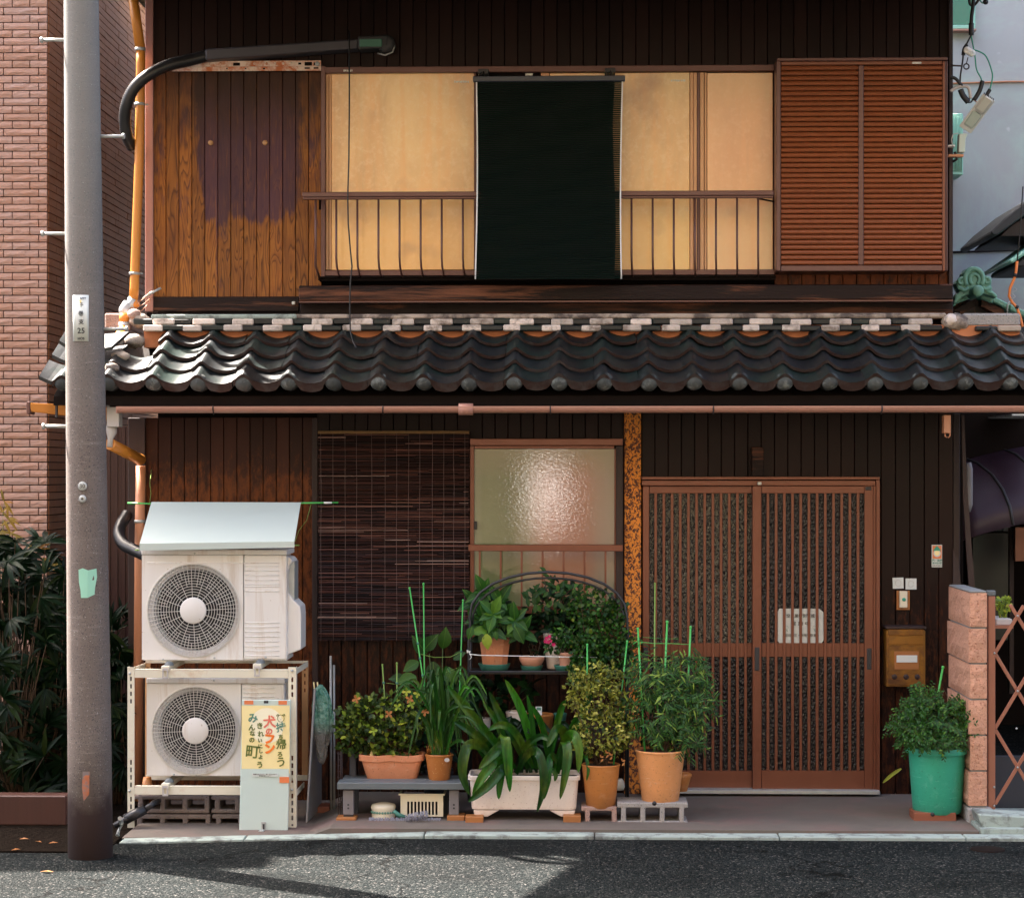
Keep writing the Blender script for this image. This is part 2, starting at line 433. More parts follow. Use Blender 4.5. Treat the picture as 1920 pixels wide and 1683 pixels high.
M['post'] = mat('corner_trim', (.34,.17,.14), .45, .15, 4, (1,1,.3), bump=.08)
M['post_dark'] = mat('dark_post', (.030,.014,.012), .6, .3, 5, (3,3,.4), bump=.2)
M['bronze'] = mat('bronze_aluminium', (.175,.058,.030), .33, .12, 3, (2,2,.4), bump=.03, metal=.25)
M['bronze_grey'] = mat('grey_bronze_aluminium', (.125,.058,.048), .38, .15, 3, bump=.03, metal=.25)
M['slat'] = mat('shutter_slat', (.29,.090,.034), .42, .12, 4, (.4,1,1), bump=.05, rand=.05, metal=.15)
M['pane_up'] = None
def make_pane():
    N = NT('storm_panel'); v = N.coord('world', (1,1,.55))
    base = N.mix(N.ramp(N.noise(v, 1.6, 6, .62, .5), [(.36, 0.0), (.62, 1.0)]), (.60,.33,.14,1), (.90,.60,.27,1))
    st = N.noise(N.coord('world', (9,1,.5)), 1.7, 5, .6)
    base = N.mix(N.ramp(st, [(.45, 0.0), (.66, .5)]), base, (.90,.46,.16,1))
    fl = N.noise(N.coord('world'), 34, 5, .75)
    base = N.mix(N.ramp(fl, [(.50, 0.0), (.62, .28)]), base, (.96,.74,.42,1))
    zz = N.n('ShaderNodeSeparateXYZ', i_Vector=N.n('ShaderNodeNewGeometry').outputs['Position']).outputs[2]
    zn = N.math('ADD', zz, N.math('MULTIPLY', N.noise(v, 4, 4), .25))
    lo = N.n('ShaderNodeMapRange', i_Value=zn); lo.inputs[1].default_value = 3.72; lo.inputs[2].default_value = 3.30
    base = N.mix(N.math('MULTIPLY', lo.outputs[0], .6), base, (.97,.52,.13,1))
    xx = N.n('ShaderNodeSeparateXYZ', i_Vector=N.n('ShaderNodeNewGeometry').outputs['Position']).outputs[0]
    px_ = N.n('ShaderNodeMapRange', i_Value=xx); px_.inputs[1].default_value = .70; px_.inputs[2].default_value = .80
    base = N.mix(N.math('MULTIPLY', px_.outputs[0], .55), base, (.88,.47,.26,1))
    bl = N.noise(N.coord('world'), 3.1, 3, .5)
    base = N.mix(N.ramp(bl, [(.60, 0.0), (.78, .7)]), base, (.46,.22,.11,1))
    N.link(base, N.b.inputs['Base Color']); N.b.inputs['Roughness'].default_value = .38
    N.b.inputs['Coat Weight'].default_value = .8; N.b.inputs['Coat Roughness'].default_value = .10
    N.bump(N.math('ADD', fl, N.math('MULTIPLY', N.noise(v, 7, 3), 2.0)), .25, .002); return N.m
M['pane_up'] = make_pane()
M['pane_strip'] = mat('storm_panel_edge', (.62,.34,.17), .4, .1, 3, bump=.03)
M['label_w'] = mat('pale_sticker', (.7,.7,.62), .5, .3, 90, bump=0)
M['clay'] = mat('orange_clay', (.50,.19,.085), .9, .35, 8, bump=.6, bscale=60, space='world')
M['plaster'] = mat('white_plaster', (.62,.54,.48), .9, .3, 9, bump=.9, bscale=40, bdist=.008, space='world', rand=.25, dirt=(.20,.16,.13), dirt_amt=.05, dirt_scale=10)
M['plaster_g'] = mat('weathered_plaster', (.40,.33,.27), .9, .35, 8, bump=.7, bscale=40, space='world', dirt=(.10,.08,.07), dirt_amt=.2, dirt_scale=7)
M['tile'] = mat('smoked_roof_tile', (.009,.012,.014), .46, .5, 5, spec=.44, bump=.25, bscale=40, rand=.4, dirt=(.008,.020,.017), dirt_amt=.15, dirt_scale=2.5, speck=((.09,.07,.055), 60, .70))
M['tile_edge'] = mat('worn_tile_edge', (.030,.013,.010), .8, .5, 12, bump=.4, bscale=60, dirt=(.05,.04,.04), dirt_amt=.2, dirt_scale=9)
M['tile_cap'] = mat('mossy_tile_cap', (.045,.052,.050), .75, .5, 20, bump=.4, bscale=80, dirt=(.17,.19,.18), dirt_amt=.0, dirt_scale=14, rand=.3)
M['gutter'] = mat('brown_gutter', (.40,.20,.15), .38, .12, 3, (.3,1,1), bump=.03)
M['pipe_o'] = mat('orange_downpipe', (.62,.235,.035), .38, .10, 4, (1,1,.3), bump=.03, space='world')
M['pipe_b'] = mat('tan_downpipe', (.50,.22,.115), .40, .10, 4, (1,1,.3), bump=.03, space='world')
M['hopper'] = mat('grey_hopper', (.50,.47,.45), .6, .15, 6, bump=.1)
M['tape'] = mat('silver_tape', (.5,.52,.53), .4, .25, 30, metal=.3, bump=.4, bscale=50)
M['black_rubber'] = mat('black_corrugated', (.018,.018,.020), .38, .2, 10, bump=.05)
M['duct'] = mat('grey_duct', (.050,.046,.055), .45, .2, 4, (.4,1,1), bump=.05)
M['duct_green'] = mat('green_cover', (.05,.16,.11), .5, .2, 6)
M['rust_white'] = mat('rusty_white_rail', (.70,.56,.46), .6, .15, 9, bump=.3, dirt=(.50,.14,.04), dirt_amt=.18, dirt_scale=11)
def make_rustpost():
    N = NT('rusted_post'); v = N.coord('world', (1,1,.75))
    n = N.noise(v, 62, 3, .62, .8); big = N.noise(v, 3.2, 3)
    f = N.math('ADD', n, N.math('MULTIPLY', N.math('SUBTRACT', big, .5), .35))
    base = N.ramp(f, [(.46, (.10,.035,.02,1)), (.50, (.16,.06,.035,1)), (.52, (.72,.25,.035,1)), (1, (.85,.33,.05,1))])
    N.link(base, N.b.inputs['Base Color']); N.b.inputs['Roughness'].default_value = .8
    N.bump(f, .5, .003); return N.m
M['rustpost'] = make_rustpost()
def make_blind():
    N = NT('bamboo_splints')
    isl = N.n('ShaderNodeNewGeometry').outputs['Random Per Island']
    base = N.ramp(isl, [(0, (.010,.004,.004,1)), (.55, (.035,.012,.010,1)), (.85, (.09,.032,.022,1)), (.95, (.20,.09,.065,1)), (1, (.42,.30,.26,1))])
    st = N.noise(N.coord('world', (1.2,1,55)), 9, 4, .7)
    base = N.mix(1.0, base, N.ramp(st, [(.3, .3), (.72, 1.7)]), 'MULTIPLY')
    N.link(base, N.b.inputs['Base Color']); N.b.inputs['Roughness'].default_value = .55; return N.m
M['blind'] = make_blind()
M['string'] = mat('cotton_string', (.20,.15,.14), .8, .3, 30, bump=0)
def make_window():
    """frosted pane with drawn curtains close behind it"""
    N = NT('frosted_glass'); v = N.coord('world')
    sp = N.n('ShaderNodeSeparateXYZ', i_Vector=v)
    xs = N.math('ADD', sp.outputs[0], N.math('MULTIPLY', N.noise(N.coord('world', (1,1,.15)), 5, 2), .16))
    base = N.ramp(N.n('ShaderNodeMapRange', i_Value=xs, **{'i_1': -.50, 'i_2': .36}).outputs[0],
                  [(0, (.34,.38,.28,1)), (.12, (.20,.25,.13,1)), (.30, (.15,.185,.085,1)), (.42, (.30,.27,.17,1)), (.55, (.46,.25,.17,1)), (.8, (.42,.23,.155,1)), (.93, (.34,.28,.21,1)), (1, (.28,.29,.22,1))])
    zz = N.n('ShaderNodeMapRange', i_Value=sp.outputs[2]); zz.inputs[1].default_value = 1.80; zz.inputs[2].default_value = 1.98
    base = N.mix(N.math('MULTIPLY', zz.outputs[0], .75), base, (.36,.35,.20,1))
    zl = N.n('ShaderNodeMapRange', i_Value=N.math('ADD', sp.outputs[2], N.math('MULTIPLY', N.noise(v, 3, 2), .3))); zl.inputs[1].default_value = 1.45; zl.inputs[2].default_value = 1.2
    base = N.mix(N.math('MULTIPLY', zl.outputs[0], .4), base, (.22,.28,.13,1))
    base = N.mix(1.0, base, (.90,.86,.86,1), 'MULTIPLY')
    N.b.inputs['Specular IOR Level'].default_value = 0
    N.link(base, N.b.inputs['Base Color']); N.b.inputs['Roughness'].default_value = .16
    N.b.inputs['Coat Weight'].default_value = 1; N.b.inputs['Coat Roughness'].default_value = .04; N.b.inputs['Coat IOR'].default_value = 1.55
    h = N.noise(N.coord('world', (1,1,1.8)), 60, 2, .5, .4)
    b = N.bump(h, .085, .003); N.link(b.outputs[0], N.b.inputs['Coat Normal']); return N.m
M['frost'] = make_window()
def make_doorglass(name, a, b_, thr):
    N = NT(name); v = N.coord('world', (1,1,.62))
    vo = N.n('ShaderNodeTexVoronoi', i_Vector=v, i_Scale=85.0, feature='SMOOTH_F1'); vo.inputs['Smoothness'].default_value = .3
    n = N.noise(v, 70, 3, .6, 1.5)
    big = N.noise(N.coord('world', (1.5,1,.25)), 3.5, 3)
    f = N.math('ADD', n, N.math('MULTIPLY', N.math('SUBTRACT', big, .5), .25))
    base = N.ramp(f, [(thr, c4(a)), (thr+.10, c4(b_))])
    N.link(base, N.b.inputs['Base Color']); N.b.inputs['Roughness'].default_value = .22
    N.bump(N.math('ADD', vo.outputs['Distance'], n), .9, .006); return N.m
M['glass_l'] = make_doorglass('pebbled_glass', (.006,.006,.007), (.115,.108,.082), .47)
M['glass_r'] = make_doorglass('dark_pebbled_glass', (.004,.004,.006), (.045,.034,.036), .54)
M['plastic_w'] = mat('ivory_plastic', (.74,.72,.69), .42, .06, 3, (4,1,.3), bump=.03, dirt=(.60,.53,.46), dirt_amt=-.02, dirt_scale=3.0, speck=((.42,.36,.30), 75, .715))
M['plastic_c'] = mat('cream_plastic', (.72,.66,.50), .45, .08, 5, bump=.05)
M['ac_cover'] = mat('mint_white_sheet', (.49,.565,.53), .42, .06, 1.5, (.3,1,1), bump=.03)
M['ac_wire'] = mat('pale_wire', (.62,.60,.55), .4, .05, 5, bump=0)
M['ac_dark'] = mat('unit_inside', (.012,.012,.013), .6, .2, 5, bump=0)
M['stand'] = mat('ivory_steel', (.72,.68,.55), .45, .08, 6, bump=.05, dirt=(.62,.50,.36), dirt_amt=-.1, dirt_scale=6)
M['stand_t'] = mat('tan_steel', (.50,.27,.12), .5, .15, 6, bump=.05)
M['block'] = mat('hollow_block', (.32,.30,.28), .95, .25, 14, bump=.9, bscale=90, bdist=.006, speck=((.12,.11,.10), 120, .62), space='world')
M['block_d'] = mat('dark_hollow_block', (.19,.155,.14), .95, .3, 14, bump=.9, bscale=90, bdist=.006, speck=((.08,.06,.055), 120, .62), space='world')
M['block_p'] = mat('pink_hollow_block', (.36,.24,.20), .95, .3, 14, bump=.9, bscale=90, bdist=.006, speck=((.14,.09,.08), 120, .62), space='world')
M['board_g'] = mat('grey_board', (.50,.60,.56), .5, .05, 2, bump=.03)
M['board_d'] = mat('grey_sheet', (.26,.26,.27), .5, .15, 3, bump=.1)
M['poster'] = mat('cream_poster', (.90,.76,.38), .45, .10, 4, bump=.03)
M['poster_pale'] = mat('poster_centre', (.92,.87,.66), .45, .05, 4, bump=0)
M['tape_o'] = mat('orange_tape', (.72,.20,.07), .5, .12, 20, bump=.1)
M['ink_g'] = mat('olive_ink', (.11,.15,.03), .6, .25, 30, bump=0)
M['ink_t'] = mat('teal_ink', (.10,.26,.20), .6, .25, 30, bump=0)
M['ink_o'] = mat('orange_ink', (.85,.20,.02), .6, .15, 30, bump=0)
M['ink_r'] = mat('red_ink', (.75,.19,.13), .6, .15, 30, bump=0)
M['terra'] = pot_mat('terracotta', (.60,.235,.115), .7)
M['terra_o'] = pot_mat('ochre_pot', (.50,.19,.045), .45, amt=.3)
M['terra_l'] = pot_mat('light_terracotta', (.64,.28,.10), .5, amt=.55)
M['terra_b'] = mat('brown_pot', (.42,.15,.035), .35, .2, 6, bump=.12, speck=((.6,.35,.15), 90, .66))
M['pink_pot'] = mat('salmon_pot', (.66,.34,.24), .6, .08, 5, bump=.1)
M['white_pot'] = pot_mat('white_planter', (.82,.72,.64), .55, scuff=(.62,.44,.34), soil=(.45,.27,.18), amt=.35, zh=.05)
M['saucer_g'] = mat('green_saucer', (.045,.17,.13), .45, .15, 6, bump=.05)
M['planter_g'] = pot_mat('green_planter', (.030,.33,.21), .5, scuff=(.22,.58,.44), soil=(.03,.14,.10), amt=.45, zh=.06)
M['wood_block'] = mat('orange_wood', (.34,.13,.035), .55, .25, 6, (.3,1,4), bump=.15)
M['wood_block_r'] = mat('red_brown_wood', (.22,.07,.035), .55, .25, 6, (.3,1,4), bump=.15)
M['bench'] = mat('slate_bench', (.11,.13,.14), .5, .2, 4, (.3,1,3), bump=.15)
M['bench_leg'] = mat('grey_bench_leg', (.18,.17,.18), .45, .1, 5, bump=.03)
M['iron'] = mat('black_iron', (.022,.024,.030), .42, .2, 8, bump=.05)
M['bristle'] = mat('grey_bristle', (.25,.25,.30), .6, .3, 30, bump=0)
M['navy'] = mat('dark_plastic', (.03,.035,.05), .45, .2, 6)
M['stake'] = mat('green_stake', (.07,.42,.09), .4, .15, 12, bump=.05)
M['stake_o'] = mat('olive_stake', (.18,.30,.06), .5, .2, 12, bump=.05)
M['soil_pot'] = mat('potting_soil', (.025,.017,.012), .95, .4, 30, bump=1, bscale=80, bdist=.01)
M['stone'] = mat('split_face_block', (.56,.30,.20), .92, .22, 16, bump=.9, bscale=60, bdist=.010, speck=((.36,.16,.10), 95, .60), rand=.08, space='world')
M['mortar'] = mat('grey_mortar', (.22,.23,.23), .95, .2, 20, bump=.5, space='world')
M['gate'] = mat('brown_gate', (.34,.14,.09), .4, .12, 5, bump=.03, metal=.2)
M['mail'] = mat('brassy_mailbox', (.26,.115,.015), .38, .3, 4, bump=.08, metal=.35, dirt=(.10,.04,.015), dirt_amt=.08, dirt_scale=5)
M['core_round'] = M['core']
M['shade'] = None
def make_shade():
    N = NT('green_sunshade')
    base = N.mix(N.noise(N.coord('world', (1,1,8)), 6, 3), (.0022,.0085,.0075,1), (.0035,.013,.011,1))
    N.link(base, N.b.inputs['Base Color']); N.b.inputs['Roughness'].default_value = .6; N.b.inputs['Specular IOR Level'].default_value = .12
    tr = N.n('ShaderNodeBsdfTranslucent'); tr.inputs[0].default_value = (.01,.16,.04,1)
    ms = N.n('ShaderNodeMixShader', i_0=.25); N.link(N.b.outputs[0], ms.inputs[1]); N.link(tr.outputs[0], ms.inputs[2])
    N.link(ms.outputs[0], N.out.inputs[0]); return N.m
M['shade'] = make_shade()
M['grey_wall'] = mat('grey_render', (.44,.46,.455), .8, .16, 1.2, bump=.15, bscale=30, space='world', dirt=(.47,.58,.52), dirt_amt=.15, dirt_scale=.9, speck=((.66,.68,.68), 4.5, .70))
M['teal_glass'] = mat('teal_window', (.05,.22,.15), .25, .15, 3, bump=0)
M['mint'] = mat('mint_trim', (.30,.62,.48), .5, .1, 5, bump=.05)
M['verdigris'] = mat('verdigris_tile', (.13,.30,.22), .55, .3, 9, bump=.3, space='world', speck=((.3,.42,.36), 40, .68))
M['awning'] = mat('plum_awning', (.035,.015,.028), .5, .5, 5, bump=.2, dirt=(.035,.02,.03), dirt_amt=.2, dirt_scale=5)
M['fence_red'] = mat('red_brown_sheet', (.055,.016,.009), .55, .25, 5, (8,1,.5), bump=.1)
M['cable'] = mat('cable_black', (.012,.012,.013), .5, .2, 8, bump=0)
M['cable_g'] = mat('cable_green', (.03,.28,.17), .5, .2, 8, bump=0)
M['cable_o'] = mat('cable_orange', (.75,.22,.05), .5, .2, 8, bump=0)
M['milky'] = mat('milky_lens', (.62,.64,.61), .3, .06, 5, bump=.02)
def make_bag():
    N = NT('plastic_bag'); v = N.coord('world')
    f = N.noise(v, 26, 5, .6, .8)
    base = N.mix(N.ramp(f, [(.35, 0.0), (.65, 1.0)]), (.06,.26,.19,1), (.28,.52,.44,1))
    zz = N.n('ShaderNodeSeparateXYZ', i_Vector=v).outputs[2]
    k = N.n('ShaderNodeMapRange', i_Value=zz); k.inputs[1].default_value = .50; k.inputs[2].default_value = .42
    base = N.mix(k.outputs[0], base, (.20,.20,.20,1))
    N.link(base, N.b.inputs['Base Color']); N.b.inputs['Roughness'].default_value = .15
    N.b.inputs['Transmission Weight'].default_value = .25
    N.bump(N.noise(v, 45, 4, .6, 1.2), 1.0, .02); return N.m
M['bag'] = make_bag()
# leaves
L = {}
L['hyd'] = leaf_mat('hydrangea_leaf', (.008,.045,.008), (.026,.12,.013), (.11,.25,.025), veins=1)
L['broadm'] = leaf_mat('broad_leaf', (.008,.040,.008), (.028,.10,.014), (.09,.22,.03), veins=1)
L['strap'] = leaf_mat('strap_leaf', (.005,.032,.004), (.020,.13,.008), (.06,.29,.016), rough=.34, yellow=1)
L['lime'] = leaf_mat('lime_leaf', (.10,.20,.02), (.32,.42,.04), (.60,.55,.07))
L['lime_d'] = leaf_mat('olive_leaf', (.012,.032,.006), (.05,.09,.010), (.20,.27,.03))
L['dark'] = leaf_mat('dark_leaf', (.003,.013,.005), (.008,.032,.010), (.015,.058,.016), rough=.38, spec=.16)
L['mid'] = leaf_mat('mid_leaf', (.006,.034,.005), (.026,.10,.011), (.09,.24,.025))
L['varieg'] = leaf_mat('variegated_leaf', (.05,.07,.008), (.30,.32,.04), (.66,.62,.15))
L['bamboo'] = leaf_mat('feathery_leaf', (.007,.036,.005), (.036,.13,.012), (.26,.38,.05))
L['fern'] = leaf_mat('fern_leaf', (.008,.042,.005), (.030,.12,.010), (.12,.25,.03))
L['palm'] = leaf_mat('palm_leaf', (.0015,.006,.002), (.004,.017,.005), (.02,.035,.008), rough=.4, spec=.09)
L['palm_y'] = leaf_mat('yellowed_palm_leaf', (.20,.16,.03), (.38,.24,.04), (.45,.20,.05), rough=.4)
L['rust_leaf'] = leaf_mat('bronze_leaf', (.35,.14,.04), (.5,.2,.06), (.6,.3,.08))
L['stem'] = mat('green_stem', (.06,.11,.03), .6, .3, 20, bump=0)
L['bark'] = mat('twig', (.07,.04,.02), .8, .3, 20, bump=.2)
L['flower'] = leaf_mat('magenta_petal', (.45,.01,.10), (.6,.02,.14), (.7,.05,.2))

def text(name, s, size, center, mt, parent, rot=0, bold=0, sx=1.0, label=None):
    cu = bpy.data.curves.new(name, 'FONT'); cu.body = s; cu.size = size; cu.align_x = 'CENTER'; cu.align_y = 'CENTER'
    cu.extrude = .0004; cu.offset = bold; cu.resolution_u = 2
    tmp = bpy.data.objects.new('tmp_text', cu); col.objects.link(tmp)
    dg = bpy.context.evaluated_depsgraph_get(); dg.update()
    me = bpy.data.meshes.new_from_object(tmp.evaluated_get(dg), depsgraph=dg)
    bpy.data.objects.remove(tmp, do_unlink=True); bpy.data.curves.remove(cu)
    me.materials.clear(); me.materials.append(mt); me.name = name
    o = bpy.data.objects.new(name, me); col.objects.link(o); o.parent = parent
    o.location = Vector(center) - worldloc(parent); o.rotation_euler = (math.radians(90), math.radians(rot), 0); o.scale = (sx, 1, 1)
    if label: o['label'] = label
    return o
# ================================================================ GROUND
def struct(name, mb, mt, bev=0):
    o = build(name, mb, mt, None, bev=bev, at=center_base(mb)); o['kind'] = 'structure'; return o
ZR = -.03
def zroad(x): return ZR - .034*min(1, max(0, (-1.0-x)/1.2))
b = MB(); b.box(-40, 40, -45, 45, ZR-.4, ZR-.05); struct('ground', b, M['soil'])
b = MB(); rx = [-40, -2.2, -1.9, -1.6, -1.3, -1.0, 40]
b.add([(x, y, zroad(x)) for y in (-13.2, -1.36) for x in rx] + [(x, y, ZR-.2) for y in (-13.2, -1.36) for x in rx],
      [(i, i+1, i+8, i+7) for i in range(6)] + [(i+14, i+21, i+22, i+15) for i in range(6)] + [(i, i+14, i+15, i+1) for i in range(6)] + [(i+7, i+8, i+22, i+21) for i in range(6)])
struct('road', b, M['asphalt'])
b = MB(); b.box(-40, 40, -24, -13.2, ZR-.2, ZR+.09); struct('far_pavement', b, M['asphalt'])
xL = X(232, -1.2); xR = X(1826, -1.1)
b = MB(); ax = [xL, X(582, -1.0), X(628, -1.0), xR]; az = [-.052, -.050, 0.0, 0.0]
b.add([(x, y, z) for y in (-1.24, .35) for x, z in zip(ax, az)] + [(x, y, -.15) for y in (-1.24, .35) for x in ax],
      [(i, i+1, i+5, i+4) for i in range(3)] + [(i+8, i+12, i+13, i+9) for i in range(3)] + [(i, i+8, i+9, i+1) for i in range(3)] + [(i+4, i+5, i+13, i+12) for i in range(3)] + [(0, 4, 12, 8), (3, 11, 15, 7)])
struct('apron', b, M['concrete'])
b = MB(); b.box(xR+.01, 9, -1.24, -.56, -.15, .012); struct('neighbour_apron', b, M['kerb'])
b = MB(); b.box(xR+.01, 9, -.555, 3.3, -.15, .012); struct('passage_floor', b, M['asphalt'])
# kerb stones
ker = thing('kerb', None, None, (X(300,-1.3), -1.3, ZR), kind='structure'); 
cuts = [X(p, -1.36) for p in (222, 457, 795, 1115, 1462, 1812, 2160, 2500)]
for i in range(len(cuts)-1):
    b = MB(); dz = U(-.002,.002)
    xa_, xb_ = cuts[i]+.003, cuts[i+1]-.003; zk = lambda x: -.012 + (zroad(x)-ZR)*1.25 + dz
    b.hexa([(xa_,-1.36,ZR-.12),(xb_,-1.36,ZR-.12),(xb_,-1.244,ZR-.12),(xa_,-1.244,ZR-.12),(xa_,-1.36,zk(xa_)),(xb_,-1.36,zk(xb_)),(xb_,-1.244,zk(xb_)),(xa_,-1.244,zk(xa_))])
    build('kerb_stone', b, M['kerb'], ker, bev=.004)
b = MB(); b.box(-9, xL-.01, -1.62, -.9, -.2, ZR-.026); struct('planting_soil', b, M['soil'])
# low wall edging the planting strip
b = MB(); b.box(-9, X(124,-.9), -.9, -.78, -.05, Z(1491,-.9,60)); 
o = build('edging_wall', b, M['fence_red'], None, bev=.006, at=center_base(b)); tag(o, 'low red-brown rendered wall under the dark palms', 'wall')
b = MB(); b.box(X(126,-.85), X(205,-.85), -.86, -.78, -.05, Z(1500,-.85,160));
o = build('edging_wall', b, M['block_p'], None, bev=.006, at=center_base(b)); tag(o, 'rough pinkish concrete stub wall behind the utility pole foot', 'wall')

# fallen leaves on soil and road
for i, (px, py) in enumerate([(88,1623),(45,1565),(72,1570),(100,1572),(30,1585)]):
    t = (H-ZR-.01)*F/(py-YH) - D
    p = P(px, py, t)
    b = MB(); a = U(0,6); l = .035 if i == 0 else .025
    c, s = math.cos(a)*l, math.sin(a)*l
    z = zroad(p.x) + (.006 if i == 0 else .012)
    b.add([(p.x-c, t-s, z), (p.x-s*.4, t+c*.4, z+.006), (p.x+c, t+s, z), (p.x+s*.4, t-c*.4, z+.004)], [(0,1,2,3)])
    o = build('fallen_leaf', b, L['rust_leaf'], None, at=(p.x, t, ZR)); tag(o, ['orange fallen leaf alone on the asphalt by the pole','curled brown leaf on the dark soil, farthest from the road','curled brown leaf in the middle of the dark soil','curled brown leaf on the dark soil beside the pole foot','curled brown leaf on the soil nearest the left edge'][i], 'leaf', None if i == 0 else 'fallen leaves on the soil')

# drain cover
c = P(1852, 1588, (H-ZR)*F/(1588-YH)-D)
b = MB(); b.lathe([(.001,.004),(.075,.004),(.085,.002),(.09,-.01)], (c.x, c.y, ZR+.003), 28)
single('valve_cover', b, M['core'], 'small round dark iron cover set in the asphalt', 'manhole cover')

# ================================================================ TILED APARTMENT BLOCK (left)
YB = 1.6; sB = S(YB)
bx1 = X(88, YB)
bk = thing('tiled_building', 'pink brick-tiled building behind the utility pole, dark recessed joints', 'building', (bx1, YB, 0))
TOP = 5.62; xl = -7.2
b = MB(); b.box(xl, bx1-.018, YB+.020, YB+9, 0, TOP)
build('wall', b, M['joint'], bk)
b = MB(); b.box(xl-.1, bx1+.06, YB-.06, YB+9.1, TOP, TOP+.12); build('parapet', b, M['kerb'], bk)
b = MB(); b.box(-13, -6.4, YB+.02, YB+9, TOP+.12, 8.5); build('shadow_block', b, M['kerb'], bk)  # unseen block added above the roof to cast the left road shadow
b = MB(); b.box(-13, -7.2, YB+.02, YB+9, 0, TOP); build('wall', b, M['kerb'], bk)
rowh = 14.3/sB; gap = .0064
unit = 33.4/sB
def brick_mesh(wd, dp=.022, name='brick'):
    mb = MB(); h = rowh-gap
    # split face: a 3x1 front with slightly proud middle
    n = max(2, int(wd/.06)); xs = [wd*i/n for i in range(n+1)]
    vs = []; fs = []
    for i, x in enumerate(xs):
        k = .0 if i in (0, n) else U(-.004, .002)
        vs += [(x, 0, 0), (x, k-.003, h*U(.35,.6)), (x, 0, h), (x, dp, 0), (x, dp, h)]
    for i in range(n):
        a = i*5; c = a+5
        fs += [(a, c, c+1, a+1), (a+1, c+1, c+2, a+2), (a+2, c+2, c+4, a+4), (a, a+3, c+3, c)]
    fs += [(0,1,2,4,3), (n*5, n*5+3, n*5+4, n*5+2, n*5+1)]
    mb.add(vs, fs); return mb
widths = {'s': 2*unit-gap, 'h': unit-gap, 'c': unit/2-gap}
bm_ = {k: [brick_mesh(wd).mesh('brick', M['brick']) for _ in range(5)] for k, wd in widths.items()}
stuff = MB(); nb = 0
z = Z(1625, YB, 40); r = 0; z0 = Z(13.0, YB, 40) % rowh; z = z0 - rowh
rows = []
while z + rowh < TOP: rows.append(z); z += rowh
for r, z in enumerate(rows):
    x = bx1; seq = ('h','h','h','h') if r % 2 else ('c','s','s','s')
    k = 0
    while x > xl:
        q = seq[k] if k < len(seq) else seq[-1]; k += 1
        wd = widths[q]; x -= wd + (gap if x != bx1 else 0)
        px1 = 960 + 0; inview = (x + wd > X(-2, YB)) and Z(1090, YB, 40) < z < Z(-4, YB, 40)
        if inview and nb < 300:
            inst('brick', random.choice(bm_[q]), bk, (x, YB, z)); nb += 1
        else:
            mb = brick_mesh(wd); stuff.add([(a+x, c+YB, d+z) for a, c, d in mb.v], mb.f)
build('brick_courses', stuff, M['brick'], bk, kind='stuff')
# side wall courses, receding
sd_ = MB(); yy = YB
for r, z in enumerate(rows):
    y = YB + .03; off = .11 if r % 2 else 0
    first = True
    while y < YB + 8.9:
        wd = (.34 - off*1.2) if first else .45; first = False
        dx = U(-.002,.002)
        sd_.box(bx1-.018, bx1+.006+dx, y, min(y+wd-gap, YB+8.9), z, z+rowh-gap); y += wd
build('side_courses', sd_, M['brick_side_bounce'], bk, kind='stuff')

# teal glazed balcony screen seen in the top gap
p0 = P(262, 30, 9.0)
g = thing('teal_screen', 'teal glazed screen high in the gap between the buildings', 'screen', (p0.x, 9.0, 3))
b = MB(); b.box(X(255,9), X(300,9), 9.0, 9.03, Z(30,9,270), 9); build('pane', b, M['mint'], g)
for i in range(3):
    b = MB(); b.box(X(271+i*12,9)-.012, X(271+i*12,9)+.012, 8.97, 9.0, Z(30,9,270), 9); build('frame', b, M['ink'], g)
b = MB()
for i in range(5): b.box(X(255,9), X(300,9), 8.975, 8.995, Z(20-i*14,9,270), Z(18.5-i*14,9,270))
build('mullions', b, M['ink'], g, kind='stuff')

# ================================================================ THE WOODEN HOUSE
XC0 = X(286, 0); XC1 = X(1786, 0)
hs = thing('wooden_house', 'old two-storey wooden house with brown siding and a black tiled lower roof', 'house', ((XC0+XC1)/2, 0, 0))
YD = 0.0
b = MB(); b.box(XC0+.02, XC1-.02, .06, 6.0, 0, 5.6); build('wall', b, M['core'], hs)
